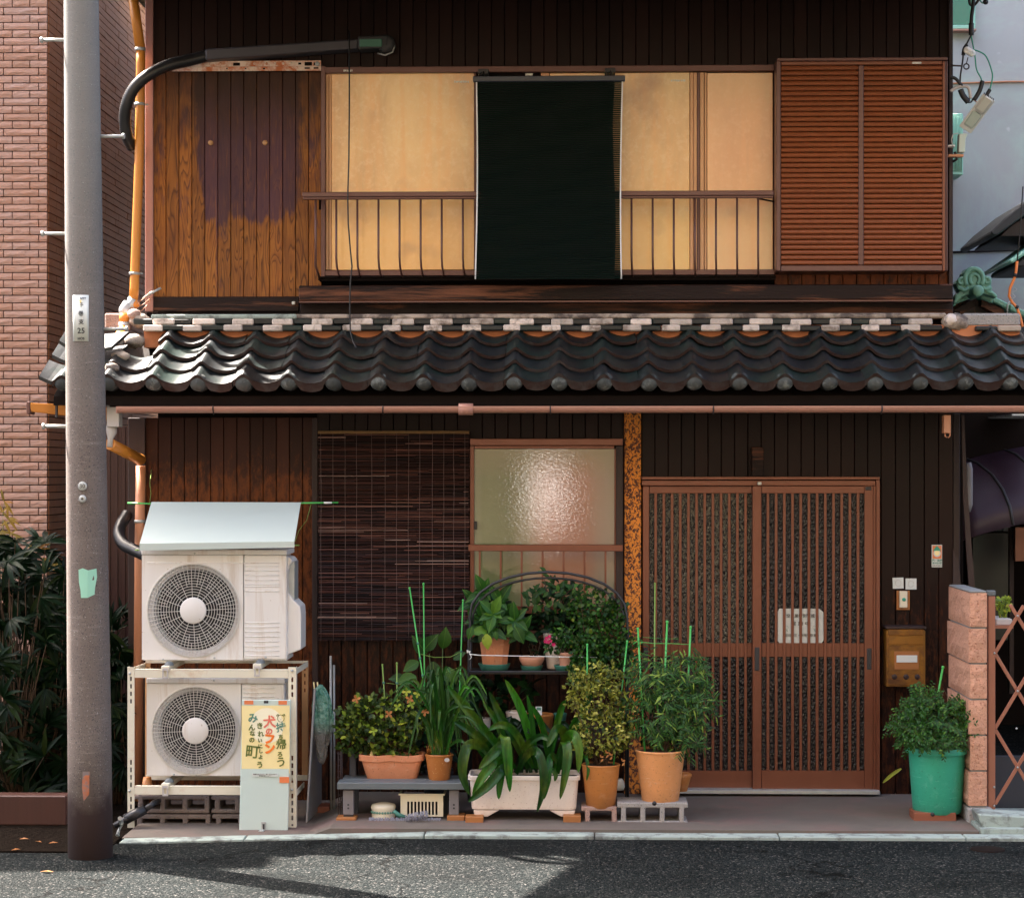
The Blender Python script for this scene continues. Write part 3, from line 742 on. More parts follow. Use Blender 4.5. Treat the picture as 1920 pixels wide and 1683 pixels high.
# upper roof with deep eaves
ZE = 4.42
b = MB()
for (ya, za, yb, zb) in ((-1.2, ZE, 3.0, ZE+1.72), (7.0, ZE, 3.0, ZE+1.72)):
    xa, xb = XC0-.48, XC1+.36
    b.hexa([(xa,ya,za),(xb,ya,za),(xb,yb,zb),(xa,yb,zb),(xa,ya,za+.12),(xb,ya,za+.12),(xb,yb,zb+.12),(xa,yb,zb+.12)])
build('upper_roof', b, M['tile'], hs)
b = MB(); b.box(XC0-.36, XC1+.36, -1.24, -1.2, ZE-.04, ZE+.12); build('fascia', b, M['beam'], hs)
def boards(px0, px1, py0, py1, Y, pitch, mt, depth=.012, gapw=.0022, name='board', bev=.002, rib=True):
    x0 = X(px0, Y); x1 = X(px1, Y); n = max(1, round((x1-x0)/(pitch/S(Y)))); wd = (x1-x0)/n
    zt = Z(py0, Y, (px0+px1)/2); zb = Z(py1, Y, (px0+px1)/2); h = zt-zb
    mb = MB(); e = gapw/2
    # shallow V edges + flat face
    vs = []
    for zz in (0, h):
        vs += [(e, .005, zz), (e+.0025, 0, zz), (wd-e-.0025, 0, zz), (wd-e, .005, zz), (wd-e, depth, zz), (e, depth, zz)]
    mb.add(vs, [(0,6,7,1)[::-1], (1,7,8,2)[::-1], (2,8,9,3)[::-1], (3,9,10,4)[::-1], (5,11,6,0)[::-1], (6,11,10,9,8,7)[::-1], (0,1,2,3,4,5)[::-1], (4,10,11,5)[::-1]])
    mt_ = mb.mesh(name, mt)
    for i in range(n): inst(name, mt_, hs, (x0+i*wd, Y+U(-.001,.001), zb))
boards(286, 1786, -28, 126, .0, 24.6, M['siding_top'])
boards(1452, 1786, 90, 575, .02, 24.6, M['siding_top'])
# weathered wooden boards, upper left
boards(287, 603, 132, 556, .0, 24.2, M['oldwood'], gapw=.002)
for cx, cy in ((395,268),(497,268)):
    b = MB(); p = P(cx, cy, -.004); b.lathe([(.001,.012),(.012,.011),(.015,.004),(.015,-.004)], p, 14, axis='y'); build('bung', b, M['stand_t'], hs)
boards(272, 592, 783, 1560, .0, 24.5, M['siding_ac'])
boards(592, 882, 1150, 1500, .0, 24.5, M['siding_low'])
boards(880, 1170, 772, 822, .0, 24.5, M['siding_low'])
boards(880, 1170, 1180, 1500, .0, 24.5, M['siding_low'])
boards(1203, 1652, 772, 896, .0, 24.5, M['siding_low'])
boards(1652, 1787, 772, 1490, .0, 25.0, M['siding_low'])
boards(594, 882, 772, 830, .0, 24.5, M['siding_low'])
# trims
def part_rb(name, x0, x1, y0, y1, Yf, Yb, mt, parent=None, bev=.003, label=None):
    b = MB(); b.rb(x0, x1, y0, y1, Yf, Yb); return build(name, b, M[mt] if isinstance(mt, str) else mt, parent or hs, bev=bev, label=label)
part_rb('corner_trim', 272, 287, -28, 584, -.022, .03, 'post', label='pinkish painted corner trim')
part_rb('corner_trim', 1779, 1787, -28, 592, -.022, .03, 'post_dark')
part_rb('corner_post', 240, 272, 783, 1560, -.03, .04, 'post_dark')
part_rb('base_rail', 275, 560, 556, 584, -.012, .02, 'beam')
part_rb('wall_strip', 585, 596, 783, 1500, -.01, .02, 'post_dark')
b = MB(); b.rb(560, 1787, 534, 563, -.16, .02); build('beam', b, M['beam'], hs, bev=.006)
b = MB(); b.rb(560, 1787, 563.5, 566, -.17, .0); build('beam_edge', b, M['bronze_grey'], hs)
b = MB(); b.rb(562, 1787, 566, 600, -.06, .02); build('beam', b, M['beam'], hs, bev=.004)
b = MB(); b.rb(275, 1800, 584, 640, -.03, .03); build('wall_foot', b, M['core'], hs)

part_rb('cable_clip', 547, 553, 565, 571, -.05, -.015, 'label_w')
# ---- upper window
YW = -.05
wf = MB(); wf.rb(604, 1452, 123.5, 135, YW-.03, .02); uw = build('upper_window', wf, M['bronze_grey'], hs, bev=.003)
def wp(name, x0, x1, y0, y1, Yf, Yb, mt, bev=.002):
    return part_rb(name, x0, x1, y0, y1, Yf, Yb, mt, uw, bev)
wp('jamb', 602, 609.5, 124, 522, YW-.035, .02, 'bronze_grey')
wp('sill', 609.5, 1452, 506, 516, YW-.03, .02, 'bronze_grey')
wp('sill', 596, 1455, 517, 524, YW-.06, .02, 'core')
wp('panel', 611, 616.5, 137, 506, YW+.002, .02, 'pane_strip')
wp('panel', 617, 621, 137, 506, YW-.004, .02, 'pane_strip')
wp('panel', 621.5, 889, 137, 506, YW+.002, .02, 'pane_up')
wp('panel', 1014, 1030, 137, 506, YW+.004, .02, 'pane_strip')
wp('panel', 1031, 1293, 137, 506, YW+.002, .02, 'pane_up')
wp('stile', 889.5, 893, 136, 506, YW-.006, .02, 'bronze_grey')
wp('panel', 893.5, 1012, 136, 506, YW+.006, .02, 'core')
wp('stile', 1294, 1300, 136, 506, YW-.002, .02, 'pane_strip')
wp('stile', 1300.5, 1307, 136, 506, YW-.006, .02, 'pane_strip')
wp('stile', 1307.5, 1312, 136, 506, YW-.014, .02, 'bronze_grey')
wp('stile', 1312.5, 1320, 136, 506, YW-.006, .02, 'pane_strip')
wp('stile', 1321, 1325, 136, 506, YW+.0, .02, 'pane_strip')
wp('panel', 1326, 1449, 137, 506, YW+.002, .02, 'pane_up')
wp('sticker', 985, 999, 138, 142, YW-.004, .0, 'label_w', 0)
def faint(px, py, n, w, parent, Y):
    b = MB()
    for k in range(n):
        x = px - w/2 + w*k/n
        b.rb(x, x+w/n*U(.5,.95), py-U(1.2,2.2), py+U(1.0,2.4), Y, Y+.0015)
    return build('maker_lettering', b, M['label_w'], parent, kind='stuff')
faint(866, 153.5, 9, 28, uw, YW-.001); faint(1272, 151.5, 9, 28, uw, YW-.001); faint(653, 133, 6, 18, uw, YW-.032)

# ---- railing in front of the upper window
YRL = -.22
rl = MB(); rl.rb(567, 1451, 358.5, 368, YRL-.02, YRL+.03); rail = build('railing', rl, M['bronze_grey'], hs, bev=.004)
part_rb('rail_lip', 568, 1450, 368, 372.5, YRL-.012, YRL+.02, 'bronze_grey', rail)
part_rb('foot_rail', 596, 1455, 517.5, 520.5, YRL+.10, YRL+.12, 'core', rail)
part_rb('foot_rail', 600, 1455, 523.5, 526, YRL+.10, YRL+.12, 'core', rail)
zt = Z(372, YRL, 1000); zb = Z(519, YRL+.11, 1000)
b = MB(); r_ = .0062
pts = [(0,0,zt),(0,0,zb+.10),(.002,.012,zb+.05),(.006,.06,zb+.012),(.010,.11,zb)]
b.tube(pts, r_, 6); barm = b.mesh('bar', M['bronze_grey'], (0,0,zt))
for k in range(22):
    px = 630.5 + 39.55*k
    if px < 1440: inst('bar', barm, rail, (X(px, YRL), YRL, zt))
b = MB(); b.tube([P(592,372,YRL), P(592,500,YRL), P(600,524,YRL+.11)], .007, 6); build('bar', b, M['bronze_grey'], rail)
b = MB(); b.tube([P(608,370,YRL), P(600,374,-.1), P(600,392,-.03)], .007, 6); build('bracket', b, M['core'], rail)
b = MB(); b.tube([P(1420,372,YRL+.01), P(1440,376,-.1), P(1452,378,-.03)], .005, 6); build('bracket', b, M['core'], rail)

# ---- shutter box
YS = -.20
sb = MB(); sb.rb(1457, 1777, 108, 114, YS-.01, .01); sx = build('shutter_box', sb, M['bronze_grey'], hs, bev=.003)
sp_ = lambda name, x0, x1, y0, y1, Yf, Yb, mt: part_rb(name, x0, x1, y0, y1, Yf, Yb, mt, sx)
sp_('frame', 1456, 1464, 114.5, 508, YS, .01, 'bronze_grey')
sp_('frame', 1767, 1773, 114.5, 508, YS, .01, 'bronze')
sp_('frame', 1773.5, 1777, 114.5, 508, YS+.02, .01, 'bronze_grey')
sp_('frame', 1464.5, 1766.5, 115, 122, YS+.002, .01, 'bronze')
sp_('frame', 1464.5, 1766.5, 497.5, 508, YS-.004, .01, 'bronze_grey')
sp_('frame', 1610, 1619.5, 122.5, 497, YS-.006, .01, 'bronze_grey')
sp_('backing', 1465, 1766, 122.5, 497, YS+.05, .01, 'core')
sp_('sticker', 1710, 1728, 116, 120, YS-.001, YS+.01, 'label_w')
for (a, c) in ((1465, 1609.5), (1620, 1766.5)):
    n = 39; h = (Z(122.5, YS, a) - Z(497, YS, a))/n; wd = X(c, YS)-X(a, YS)
    mb = MB()
    prof = [(.030, h*.98), (.012, h*.93), (.002, h*.66), (-.001, h*.42), (.004, h*.14), (.026, h*.03)]
    vs = [(xx, yy, zz) for xx in (0, wd) for (yy, zz) in prof]; k = len(prof)
    mb.add(vs, [(i, i+k, i+k+1, i+1)[::-1] for i in range(k-1)] + [tuple(range(k)), tuple(range(2*k-1, k-1, -1))], 0, False)
    sm = mb.mesh('slat', M['slat'])
    for i in range(n): inst('slat', sm, sx, (X(a, YS), YS+U(-.0006,.0006), Z(497, YS, a)+i*h))

# ---- lower roof
YT0, YT1 = -.16, -.75
zT0 = Z(626, YT0, 1000); zT1 = Z(724, YT1, 1000)
slope = math.atan2(zT0-zT1, YT0-YT1)
run = math.hypot(zT0-zT1, YT0-YT1)
pitch = 84.7/S(YT1)
b = MB(); xa, xb = X(96, YT1), X(2010, YT1)
b.hexa([(xa,YT1+.05,zT1-.10),(xb,YT1+.05,zT1-.10),(xb,.05,zT0+.03-.08),(xa,.05,zT0+.03-.08),(xa,YT1+.05,zT1-.05),(xb,YT1+.05,zT1-.05),(xb,.05,zT0-.02),(xa,.05,zT0-.02)])
lr = build('lower_roof', b, M['core'], hs)
rowd = run/4
def humpz(d):
    d = abs((d + pitch/2) % pitch - pitch/2)      # distance to nearest hump
    u = (pitch/2 - d)/(pitch/2)                     # 1 at hump .. 0 at pan centre -> inverse
    pan = (1 - min(1, (pitch/2-d)/(pitch/2*.82))**2) if False else 0
    c = math.cos(2*math.pi*min(.5, d/pitch))        # 1 at hump, -1 at pan
    return .013*c + .031*math.exp(-(d/.031)**2)
def tile_mesh(front=False, seedv=0):
    rnd = random.Random(seedv)
    mb = MB(); n = 16; a0 = -.056; ys = (0, .02, rowd*.6, rowd+.045)
    xs = [a0 + pitch*i/n for i in range(n+1)]
    th = .020
    lift = .036; chip = [rnd.uniform(-.002,.002) for _ in xs]
    top = []; 
    for j, y in enumerate(ys):
        for i, x in enumerate(xs):
            zl = lift*(1-y/(rowd+.045)) + humpz(x)*(1.0 if x < pitch*.62 else .93)
            if j == 0: zl -= .003
            top.append((x, y + (chip[i] if j == 0 else 0), zl))
    bot = [(x, y+.001, z-th) for (x, y, z) in top[:n+1]]
    bot2 = [(x, y, z-th) for (x, y, z) in top[-(n+1):]]
    vs = top + bot + bot2; fs = []; sm = []
    for j in range(len(ys)-1):
        for i in range(n):
            q = j*(n+1)+i; fs.append((q, q+1, q+n+2, q+n+1))
    mb.add(vs, fs, 0, True)
    B0 = len(top); 
    mb.add([vs[i] for i in range(n+1)] + bot, [(i+n+1, i+n+2, i+1, i) for i in range(n)], 1, False)
    mb.add(bot + bot2, [(i, i+n+1, i+n+2, i+1) for i in range(n)], 0, False)
    # left edge thickness
    le = [top[j*(n+1)] for j in range(len(ys))]; le2 = [(x,y,z-th) for x,y,z in le]
    mb.add(le+le2, [(i, i+len(ys), i+len(ys)+1, i+1) for i in range(len(ys)-1)], 1)
    if front:   # hanging apron of the eave tile, deepest mid-pan
        ap = []; 
        for i, x in enumerate(xs):
            d = abs((x + pitch/2) % pitch - pitch/2); k = min(1, max(0, (d-.03)/.03))
            ap.append((x, -.006, top[i][2]-.004)); 
        for i, x in enumerate(xs):
            d = abs((x + pitch/2) % pitch - pitch/2); k = min(1, max(0, (d-.035)/.03))
            ap.append((x, -.004, top[i][2]-.020-.030*k))
        ap += [(x, y+.014, z) for x, y, z in ap]
        m = n+1
        mb.add(ap, [(i+m, i+m+1, i+1, i) for i in range(n)] + [(i+2*m, i+2*m+1, i+3*m+1, i+3*m) for i in range(n)] + [(i+m, i+3*m, i+3*m+1, i+m+1) for i in range(n)], 1, False)
    return mb.mesh('roof_tile', [M['tile'], M['tile_edge']])
tms = [tile_mesh(False, s) for s in range(5)]; tmf = [tile_mesh(True, s+9) for s in range(4)]
capm = MB(); capm.lathe([(.001,.082),(.020,.079),(.036,.071),(.046,.058),(.049,.042),(.049,-.06)], (0,0,0), 24, axis='y')
# rotate lathe cap axis so it faces -y : profile z maps to -y
capme = capm.mesh('eave_cap', M['tile_cap'])
rt = Matrix.Rotation(slope, 3, 'X')
for k in range(-1, 22):
    xh = X(287 + 84.6*(k-1), YT1)
    for j in range(4):
        f = j/4
        y = YT1 + (YT0-YT1)*f; z = zT1 + (zT0-zT1)*f
        a = slope + U(-.022,.022)
        xo = xh + U(-.003,.003)
        if (k == 0 and j > 1) or (k == -1 and j > 0): continue
        me = random.choice(tmf if j == 0 else tms)
        inst('roof_tile', me, lr, (xo, y, z+U(-.004,.004)), (a, U(-.020,.020), U(-.016,.016)))
    inst('eave_cap', capme, lr, (xh, YT1+.050, zT1+.026+U(-.003,.003)), (0, U(0,6), 0))
# clay bed, ridge courses
b = MB(); b.rb(270, 1912, 610, 650, YT0-.045, YT0+.10); build('clay_bed', b, M['clay'], lr)
def lump(w_, h_, d_, mt, name, sdv, px, py0, py1, px1, Y, parent=lr):
    return part_rb(name, px, px1, py0, py1, Y, Y+.16, mt, parent, bev=.007)
hp = 37.4
x = 283.0; k = 0
while x < 1775:
    wob = U(-2, 2); dy = U(-.6,.6)
    blk = (k % 2 == 0)
    # upper course is shifted half a unit from the lower one
    b = MB(); w0, w1 = x-16+wob+(2 if blk else -2), x-16+hp+U(-2,2)+(2 if not blk else -1)
    if blk:
        part_rb('ridge_tile', w0-18, w1-18, 597+dy, 608+dy, YT0-.075, YT0+.06, 'tile', lr, bev=.006)
        part_rb('plaster_block', w0, w1, 609+dy, 620.5+dy, YT0-.105, YT0+.05, 'plaster', lr, bev=.006)
    else:
        part_rb('plaster_block', w0-18, w1-18, 597.5+dy, 609+dy, YT0-.085, YT0+.06, 'plaster', lr, bev=.006)
        part_rb('ridge_tile', w0, w1, 609.5+dy, 620+dy, YT0-.10, YT0+.05, 'tile', lr, bev=.006)
    x += hp; k += 1
b = MB(); b.rb(283, 1775, 588, 597.5, YT0-.055, YT0+.06); build('flashing', b, M['plaster_g'], lr, bev=.008)
b = MB(); b.rb(283, 556, 589, 597.8, YT0-.062, YT0+.05); build('flashing', b, M['kerb'], lr, bev=.006)
# plaster lumps at both ends and a grey ridge stub at the right
def rough_lump(px, py, rx, ry, Y, mt, name='plaster_lump', sdv=1):
    rnd = random.Random(sdv); mb = MB(); c = P(px, py, Y); n, m = 14, 8; vs = []; fs = []
    ax, az = rx/S(Y), ry/S(Y)
    for j in range(m+1):
        ph = math.pi*j/m
        for i in range(n):
            th = 2*math.pi*i/n; k = rnd.uniform(.84,1.12)
            vs.append((c.x+ax*math.sin(ph)*math.cos(th)*k, c.y+ax*.8*math.sin(ph)*math.sin(th)*k, c.z+az*math.cos(ph)*k))
    for j in range(m):
        for i in range(n): fs.append((j*n+i, (j+1)*n+i, (j+1)*n+(i+1)%n, j*n+(i+1)%n))
    mb.add(vs, fs, 0, True); return build(name, mb, mt, lr)
rough_lump(1790, 605, 27, 17, YT0-.02, M['plaster_g'], sdv=2); rough_lump(1783, 600, 14, 12, YT0-.06, M['plaster'], sdv=12)
rough_lump(264, 602, 22, 14, YT0-.02, M['plaster_g'], sdv=5); rough_lump(252, 590, 13, 11, YT0-.04, M['block_p'], sdv=15)
rough_lump(252, 640, 20, 14, YT0-.10, M['plaster_g'], sdv=6)
rough_lump(226, 668, 18, 10, YT0-.35, M['plaster_g'], sdv=7)
rough_lump(210, 690, 14, 10, YT0-.5, M['plaster_g'], sdv=8)
part_rb('ridge_stub', 1805, 1914, 587, 612, YT0-.05, YT0+.3, 'block', lr, bev=.012)
part_rb('ridge_stub', 196, 228, 587, 616, YT0+.05, YT0+.3, 'block_p', lr, bev=.008)
part_rb('ridge_tile', 1830, 1870, 611, 620, YT0-.09, YT0+.05, 'tile', lr, bev=.006)
part_rb('plaster_block', 1871, 1915, 610, 621, YT0-.08, YT0+.05, 'plaster_g', lr, bev=.006)
# hip end tiles left of the pole
for (px, py, s_) in ((160, 655, .85), (152, 681, .95), (140, 722, 1.15)):
    mb = MB(); c = P(px, py, YT1+.15 if s_ < 1 else YT1+.02); w_ = .17*s_
    n = 8; vs = []
    for j, (y, dz) in enumerate(((0, 0), (.22, .10))):
        for i in range(n+1):
            t = i/n; vs.append((c.x - w_ + 2*w_*t + (0.05*t if j else 0), c.y + y, c.z + dz + .05*(abs(t-.5)*2)**2 * (1 if t < .5 else .3)))
    vs2 = [(a, y_, z_-.02) for a, y_, z_ in vs]
    m = n+1
    mb.add(vs+vs2, [(i, i+1, i+m+1, i+m) for i in range(n)] + [(i+2*m, i+2*m+1, i+1, i) for i in range(n)] + [(0, m, 3*m, 2*m), (n, n+2*m, n+3*m, n+m)], 0, False)
    build('roof_tile', mb, M['tile'], lr)
part_rb('eave_board', 205, 1925, 742, 762, YT1+.10, YT1+.14, 'core')
b = MB(); xx0, xx1 = X(210,-.6), X(1990,-.6); zz = Z(765, -.6, 1000)
b.box(xx0, xx1, YT1+.10, .03, zz+.02, zz+.035); build('soffit', b, M['core'], hs)

# ---- gutter
YG = YT1-.06
gz = Z(768.5, YG, 1000); gx0, gx1 = X(220, YG), X(2030, YG); rr = .028
mb = MB(); n = 10; vs = []
for xx in (gx0, gx1):
    for i in range(n+1):
        th = math.pi + math.pi*i/n
        vs.append((xx, YG + math.cos(th)*rr, gz + math.sin(th)*rr*1.0 + .012))
for xx in (gx0, gx1):
    for i in range(n+1):
        th = math.pi + math.pi*i/n
        vs.append((xx, YG + math.cos(th)*(rr-.004), gz + math.sin(th)*(rr-.004) + .012))
m = n+1
mb.add(vs, [(i, i+1, i+m+1, i+m) for i in range(n)] + [(i+2*m, i+3*m, i+3*m+1, i+2*m+1) for i in range(n)] + [(0, m, 3*m, 2*m), (n, n+2*m, n+3*m, n+m)], 0, True)
mb.box(gx0, gx1, YG-rr-.003, YG-rr+.003, gz+.010, gz+.020)
gut = build('gutter', mb, M['gutter'], hs)
mb = MB(); mb.prism([(gx0-.002, gz-.016), (gx0+.003, gz-.016), (gx0+.003, gz+.018), (gx0-.002, gz+.018)], YG-rr, YG+rr); build('end_cap', mb, M['gutter'], gut)
for px in (401, 718, 1032, 1337, 1652):
    c = P(px, 769, YG); mb = MB(); pts = []
    for i in range(9):
        th = math.pi*.9 + math.pi*1.15*i/8; pts.append((c.x+U(-.002,.002), YG+math.cos(th)*(rr+.004), gz+.012+math.sin(th)*(rr+.004)))
    mb.tube(pts, .004, 5); build('gutter_bracket', mb, M['tile_edge'], gut)
mb = MB(); c0, c1 = X(860, YG), X(887, YG); pts = [(c0, YG, gz+.004), (c1, YG, gz+.004)]; mb.tube(pts, rr+.004, 16, flat=1); build('coupling', mb, M['gutter'], gut)

# ---- lower window
YL = -.05
lw = MB(); lw.rb(881, 1168, 822, 835, YL-.03, .02); low = build('lower_window', lw, M['bronze'], hs, bev=.003)
lp = lambda name, x0, x1, y0, y1, Yf, Yb, mt, bev=.002: part_rb(name, x0, x1, y0, y1, Yf, Yb, mt, low, bev)
lp('frame', 881, 889, 835.5, 1200, YL-.02, .02, 'bronze')
lp('frame', 1155, 1168, 835.5, 1200, YL-.02, .02, 'post_dark')
lp('frame', 1152, 1155, 841, 1200, YL-.005, .02, 'bronze')
lp('frame', 889.5, 1152, 835.5, 841, YL-.012, .02, 'bronze')
lp('frame', 889.5, 1154, 1136, 1150, YL-.012, .02, 'bronze')
lp('pane', 889.5, 1152, 841.5, 1136, YL+.006, .02, 'frost', 0)
lp('latch', 889, 894, 977, 992, YL-.03, YL, 'ink')
lp('guard_rail', 878, 1168, 1021, 1033, YL-.11, YL-.08, 'bronze')
zt = Z(1033, YL-.095, 1000); zb = Z(1186, YL-.095, 1000)
b = MB(); b.box(-.0055,.0055,-.005,.005, zb, zt); bm2 = b.mesh('guard_bar', M['bronze'], (0,0,zb))
for k in range(7): inst('guard_bar', bm2, low, (X(899.5+39.3*k, YL-.095), YL-.095, zb))
lp('sill', 878, 1170, 1186, 1196, YL-.12, .02, 'bronze')

# ---- rusty post and porch bits
part_rb('rusty_post', 1170.5, 1202, 771, 1490, -.035, .03, 'rustpost', label='post covered in orange rust specks')
part_rb('post_trim', 1168.5, 1170, 780, 1490, -.03, .03, 'post_dark')
part_rb('lamp_bracket', 1410, 1432, 838, 893, -.06, -.01, 'beam', label='stained wooden lamp bracket over the door')
part_rb('door_bell_box', 1421, 1428, 903, 909, -.10, -.05, 'label_w')

# ---- entrance: two sliding lattice doors
YE = -.03
dr = MB(); dr.rb(1203, 1650, 893.5, 899, YE-.05, .02); dor = build('entrance', dr, M['bronze'], hs, bev=.002)
dp = lambda name, x0, x1, y0, y1, Yf, Yb, mt, par=None, bev=.002: part_rb(name, x0, x1, y0, y1, Yf, Yb, mt, par or dor, bev)
dp('lintel', 1203.5, 1642, 900.5, 910, YE-.03, .02, 'bronze')
dp('lintel_shadow_gap', 1203.5, 1642, 899, 900.3, YE-.01, .02, 'core')
dp('jamb', 1643, 1650, 899.3, 1486, YE-.045, .02, 'bronze')
dp('jamb', 1637.5, 1642.5, 910.3, 1486, YE-.03, .02, 'bronze')
dp('threshold', 1203, 1650, 1481, 1488, YE-.09, .02, 'galv')
def sliding(x0, x1, sl, sr, Yf, glass, label):
    b = MB(); b.rb(x0, sl, 910.5, 1481, Yf, Yf+.03); d = build('sliding_door', b, M['bronze'], hs, bev=.003, label=label)
    q = lambda name, a, c, e, f, dy, mt, dd=.02: part_rb(name, a, c, e, f, Yf+dy, Yf+dd+.008, mt, d, .0015)
    q('stile', sr, x1, 910.5, 1481, 0, 'bronze', .022)
    q('top_rail', sl+.3, sr-.3, 911, 924.5, .003, 'bronze')
    q('middle_rail', sl+.3, sr-.3, 1205, 1231, .012, 'bronze')
    q('bottom_rail', sl+.3, sr-.3, 1444, 1481, .003, 'bronze')
    b = MB(); b.rb(sl+.3, sr-.3, 924.7, 1204.7, Yf+.018, Yf+.022); build('glass', b, M[glass], d)
    b = MB(); b.rb(sl+.3, sr-.3, 1231.3, 1443.7, Yf+.018, Yf+.022); build('glass', b, M['glass_r'], d)
    n = 12; w_ = (sr-sl)
    zt = Z(924.7, Yf, 1400); zb = Z(1443.7, Yf, 1400)
    hw = 2.6/S(Yf)
    bb = MB(); bb.box(-hw, hw, 0, .010, 0, zt-zb); me = bb.mesh('lattice_bar', M['bronze'])
    for k in range(n):
        px = sl + w_*(k+.78+ (0 if n == 12 else 0))/(n+.56)
        inst('lattice_bar', me, d, (X(px, Yf), Yf+.001, zb), bev=.0015)
    return d
dl = sliding(1205, 1414, 1217.5, 1410, YE+.004, 'glass_l', 'left sliding lattice door with paler pebbled glass')
dr2 = sliding(1411, 1637, 1428, 1621, YE-.028, 'glass_r', 'right sliding lattice door with dark glass and a notice')
def pull(px, py, h, Y, par):
    b = MB(); b.rb(px-4.5, px+4.5, py-h, py+h, Y-.004, Y+.01); build('door_pull', b, M['ink'], par, bev=.004, seg=2)
pull(1419.5, 1235, 22, YE-.028, dr2); pull(1630, 1235, 20, YE-.028, dr2); pull(1210.5, 1233, 20, YE+.004, dl)
b = MB(); b.rb(1622.5, 1634, 912, 919, YE-.031, YE-.02); build('roller_cover', b, M['ink'], dr2, bev=.003)
# burglary notice behind the bars of the right door
nt_ = MB(); Yn = YE-.011
poly = [(1458.3,1147),(1461,1140.5),(1536,1140.5),(1544,1147),(1544,1200),(1540,1206),(1461.5,1206),(1458.3,1201)]
zc = lambda py: Z(py, Yn, 1500)
nt_.prism([(X(a, Yn), zc(c)) for a, c in reversed(poly)], Yn, Yn+.0015)
no = build('door_notice', nt_, M['plate_w'], None, at=(X(1501,Yn), Yn, zc(1206))); tag(no, 'white police notice with cut corners stuck behind the door lattice', 'notice')
text('notice_lettering', '空き巣特別警戒', 7.6/S(Yn), P(1501, 1154.5, Yn-.001), M['ink'], no, bold=.0004)
text('notice_lettering', '実 施 中', 8.2/S(Yn), P(1501, 1169, Yn-.001), M['ink'], no, bold=.0004, sx=1.25)
text('notice_lettering', '堀田学区・瑞穂警察署', 6.2/S(Yn), P(1501, 1191, Yn-.001), M['ink'], no, sx=.95)
for px in (1475, 1527):
    b = MB(); c = P(px, 1176, Yn-.001); b.tube([c+Vector((math.cos(t)*.009, 0, math.sin(t)*.011)) for t in [i*.7 for i in range(10)]], .0007, 4)
    b.tube([c+Vector((0,0,-.012)), c+Vector((.004,0,-.022))], .002, 5); build('line_drawing', b, M['ink_t'], no)

# right end: splintered boards and back parts
part_rb('corner_post', 1787, 1800, 775, 1180, .04, .10, 'post_dark')
for (pp, mt) in (([(1803,778),(1808,778),(1813,900),(1820,1000),(1828,1100),(1817,1105),(1812,1030),(1806,930)], 'post_dark'),
                 ([(1787,1030),(1797,1050),(1803,1108),(1787,1108)], 'post_dark')):
    mb = MB(); Yb_ = -.02; mb.prism([(X(a,Yb_), Z(c,Yb_,1805)) for a, c in pp], Yb_, Yb_+.02); build('loose_board', mb, M[mt], hs)
part_rb('corner_post', 1788, 1806, 775, 1490, .10, .16, 'core')
b = MB(); b.rb(1770, 1783, 778, 812, -.62, -.55); st = build('gutter_strap', b, M['pipe_b'], hs, bev=.003)
b = MB(); b.tube([P(1772,811,-.6), P(1772,818,-.6), P(1776,820,-.6)], .004, 5); b.tube([P(1781,811,-.6), P(1781,817,-.6), P(1778,821,-.6)], .004, 5); build('hook', b, M['pipe_b'], st)
# ================================================================ UTILITY POLE
YP = -1.71; sP = S(YP)
pc = P(170, 1605, YP)
pole = thing('utility_pole', 'tall grey concrete utility pole with step bolts and a number plate', 'utility pole', (pc.x, YP, ZR))
def pole_x(z):      # centre and radius at height z
    py = YH - (z-H)*sP; f = (1605-py)/1605.0
    return X(170.0 - 17.5*f, YP), (42.0 - 9.5*f)/sP
b = MB(); pts = []; rs = []
for i in range(15):
    z = ZR - .09 + (8.6)*i/14; x, r = pole_x(max(z, ZR)); pts.append((x, YP, z)); rs.append(max(r, .055))
b.tube(pts, rs, 48); build('shaft', b, M['pole'], pole)
for (py, side) in ((75, -1), (256, 1), (438, -1), (617, 1), (799, -1)):
    z = Z(py, YP, 150); x, r = pole_x(z)
    b = MB(); a = (x+side*(r-.012), YP, z); c = (x+side*(r+.108), YP, z)
    b.tube([a, c], .0085, 10); b.tube([c, (c[0]+side*.012, YP, z)], .0145, 8); build('step_bolt', b, M['galv'], pole)
def curved_plate(name, px0, px1, py0, py1, mt, par, off=.0015, n=10):
    """plate bent round the pole shaft"""
    b = MB(); vs = []
    for py in (py1, py0):
        z = Z(py, YP, 150); cx, r = pole_x(z)
        for i in range(n+1):
            x = X(px0 + (px1-px0)*i/n, YP-r*.8); x = max(cx-r*.98, min(cx+r*.98, x))
            vs.append((x, YP - math.sqrt(max(0, r*r-(x-cx)**2)) - off, z))
    m = n+1
    b.add(vs, [(i, i+1, i+m+1, i+m) for i in range(n)], 0, True)
    o = build(name, b, mt, par); s_ = o.modifiers.new('th', 'SOLIDIFY'); s_.thickness = .001; s_.offset = -1; return o
pl = curved_plate('number_plate', 138, 167.5, 556, 642, M['plate_w'], pole, .003)
def on_pole(px, py, off=.0065):
    z = Z(py, YP, 150); cx, r = pole_x(z); x = X(px, YP-r*.9)
    return Vector((x, YP - math.sqrt(max(0, r*r-(x-cx)**2)) - off, z))
for (s_, px, py, sz) in (('NTT', 157, 563, 5.5), ('牛', 153, 575, 10), ('巻', 153, 591, 10), ('支', 153.5, 606.5, 10), ('25', 153.5, 623, 14.5), ('H○5', 153.5, 637.5, 6)):
    text('plate_lettering', s_, sz/sP, on_pole(px, py), M['ink'], pl, rot=0, bold=.0005)
b = MB(); c = on_pole(152, 568); b.prism([(c.x+.007*math.sin(t), c.z+.010*math.cos(t)) for t in (0, -math.pi/2, -math.pi, -1.5*math.pi)], c.y-.0006, c.y); build('diamond_mark', b, M['poster'], pl)
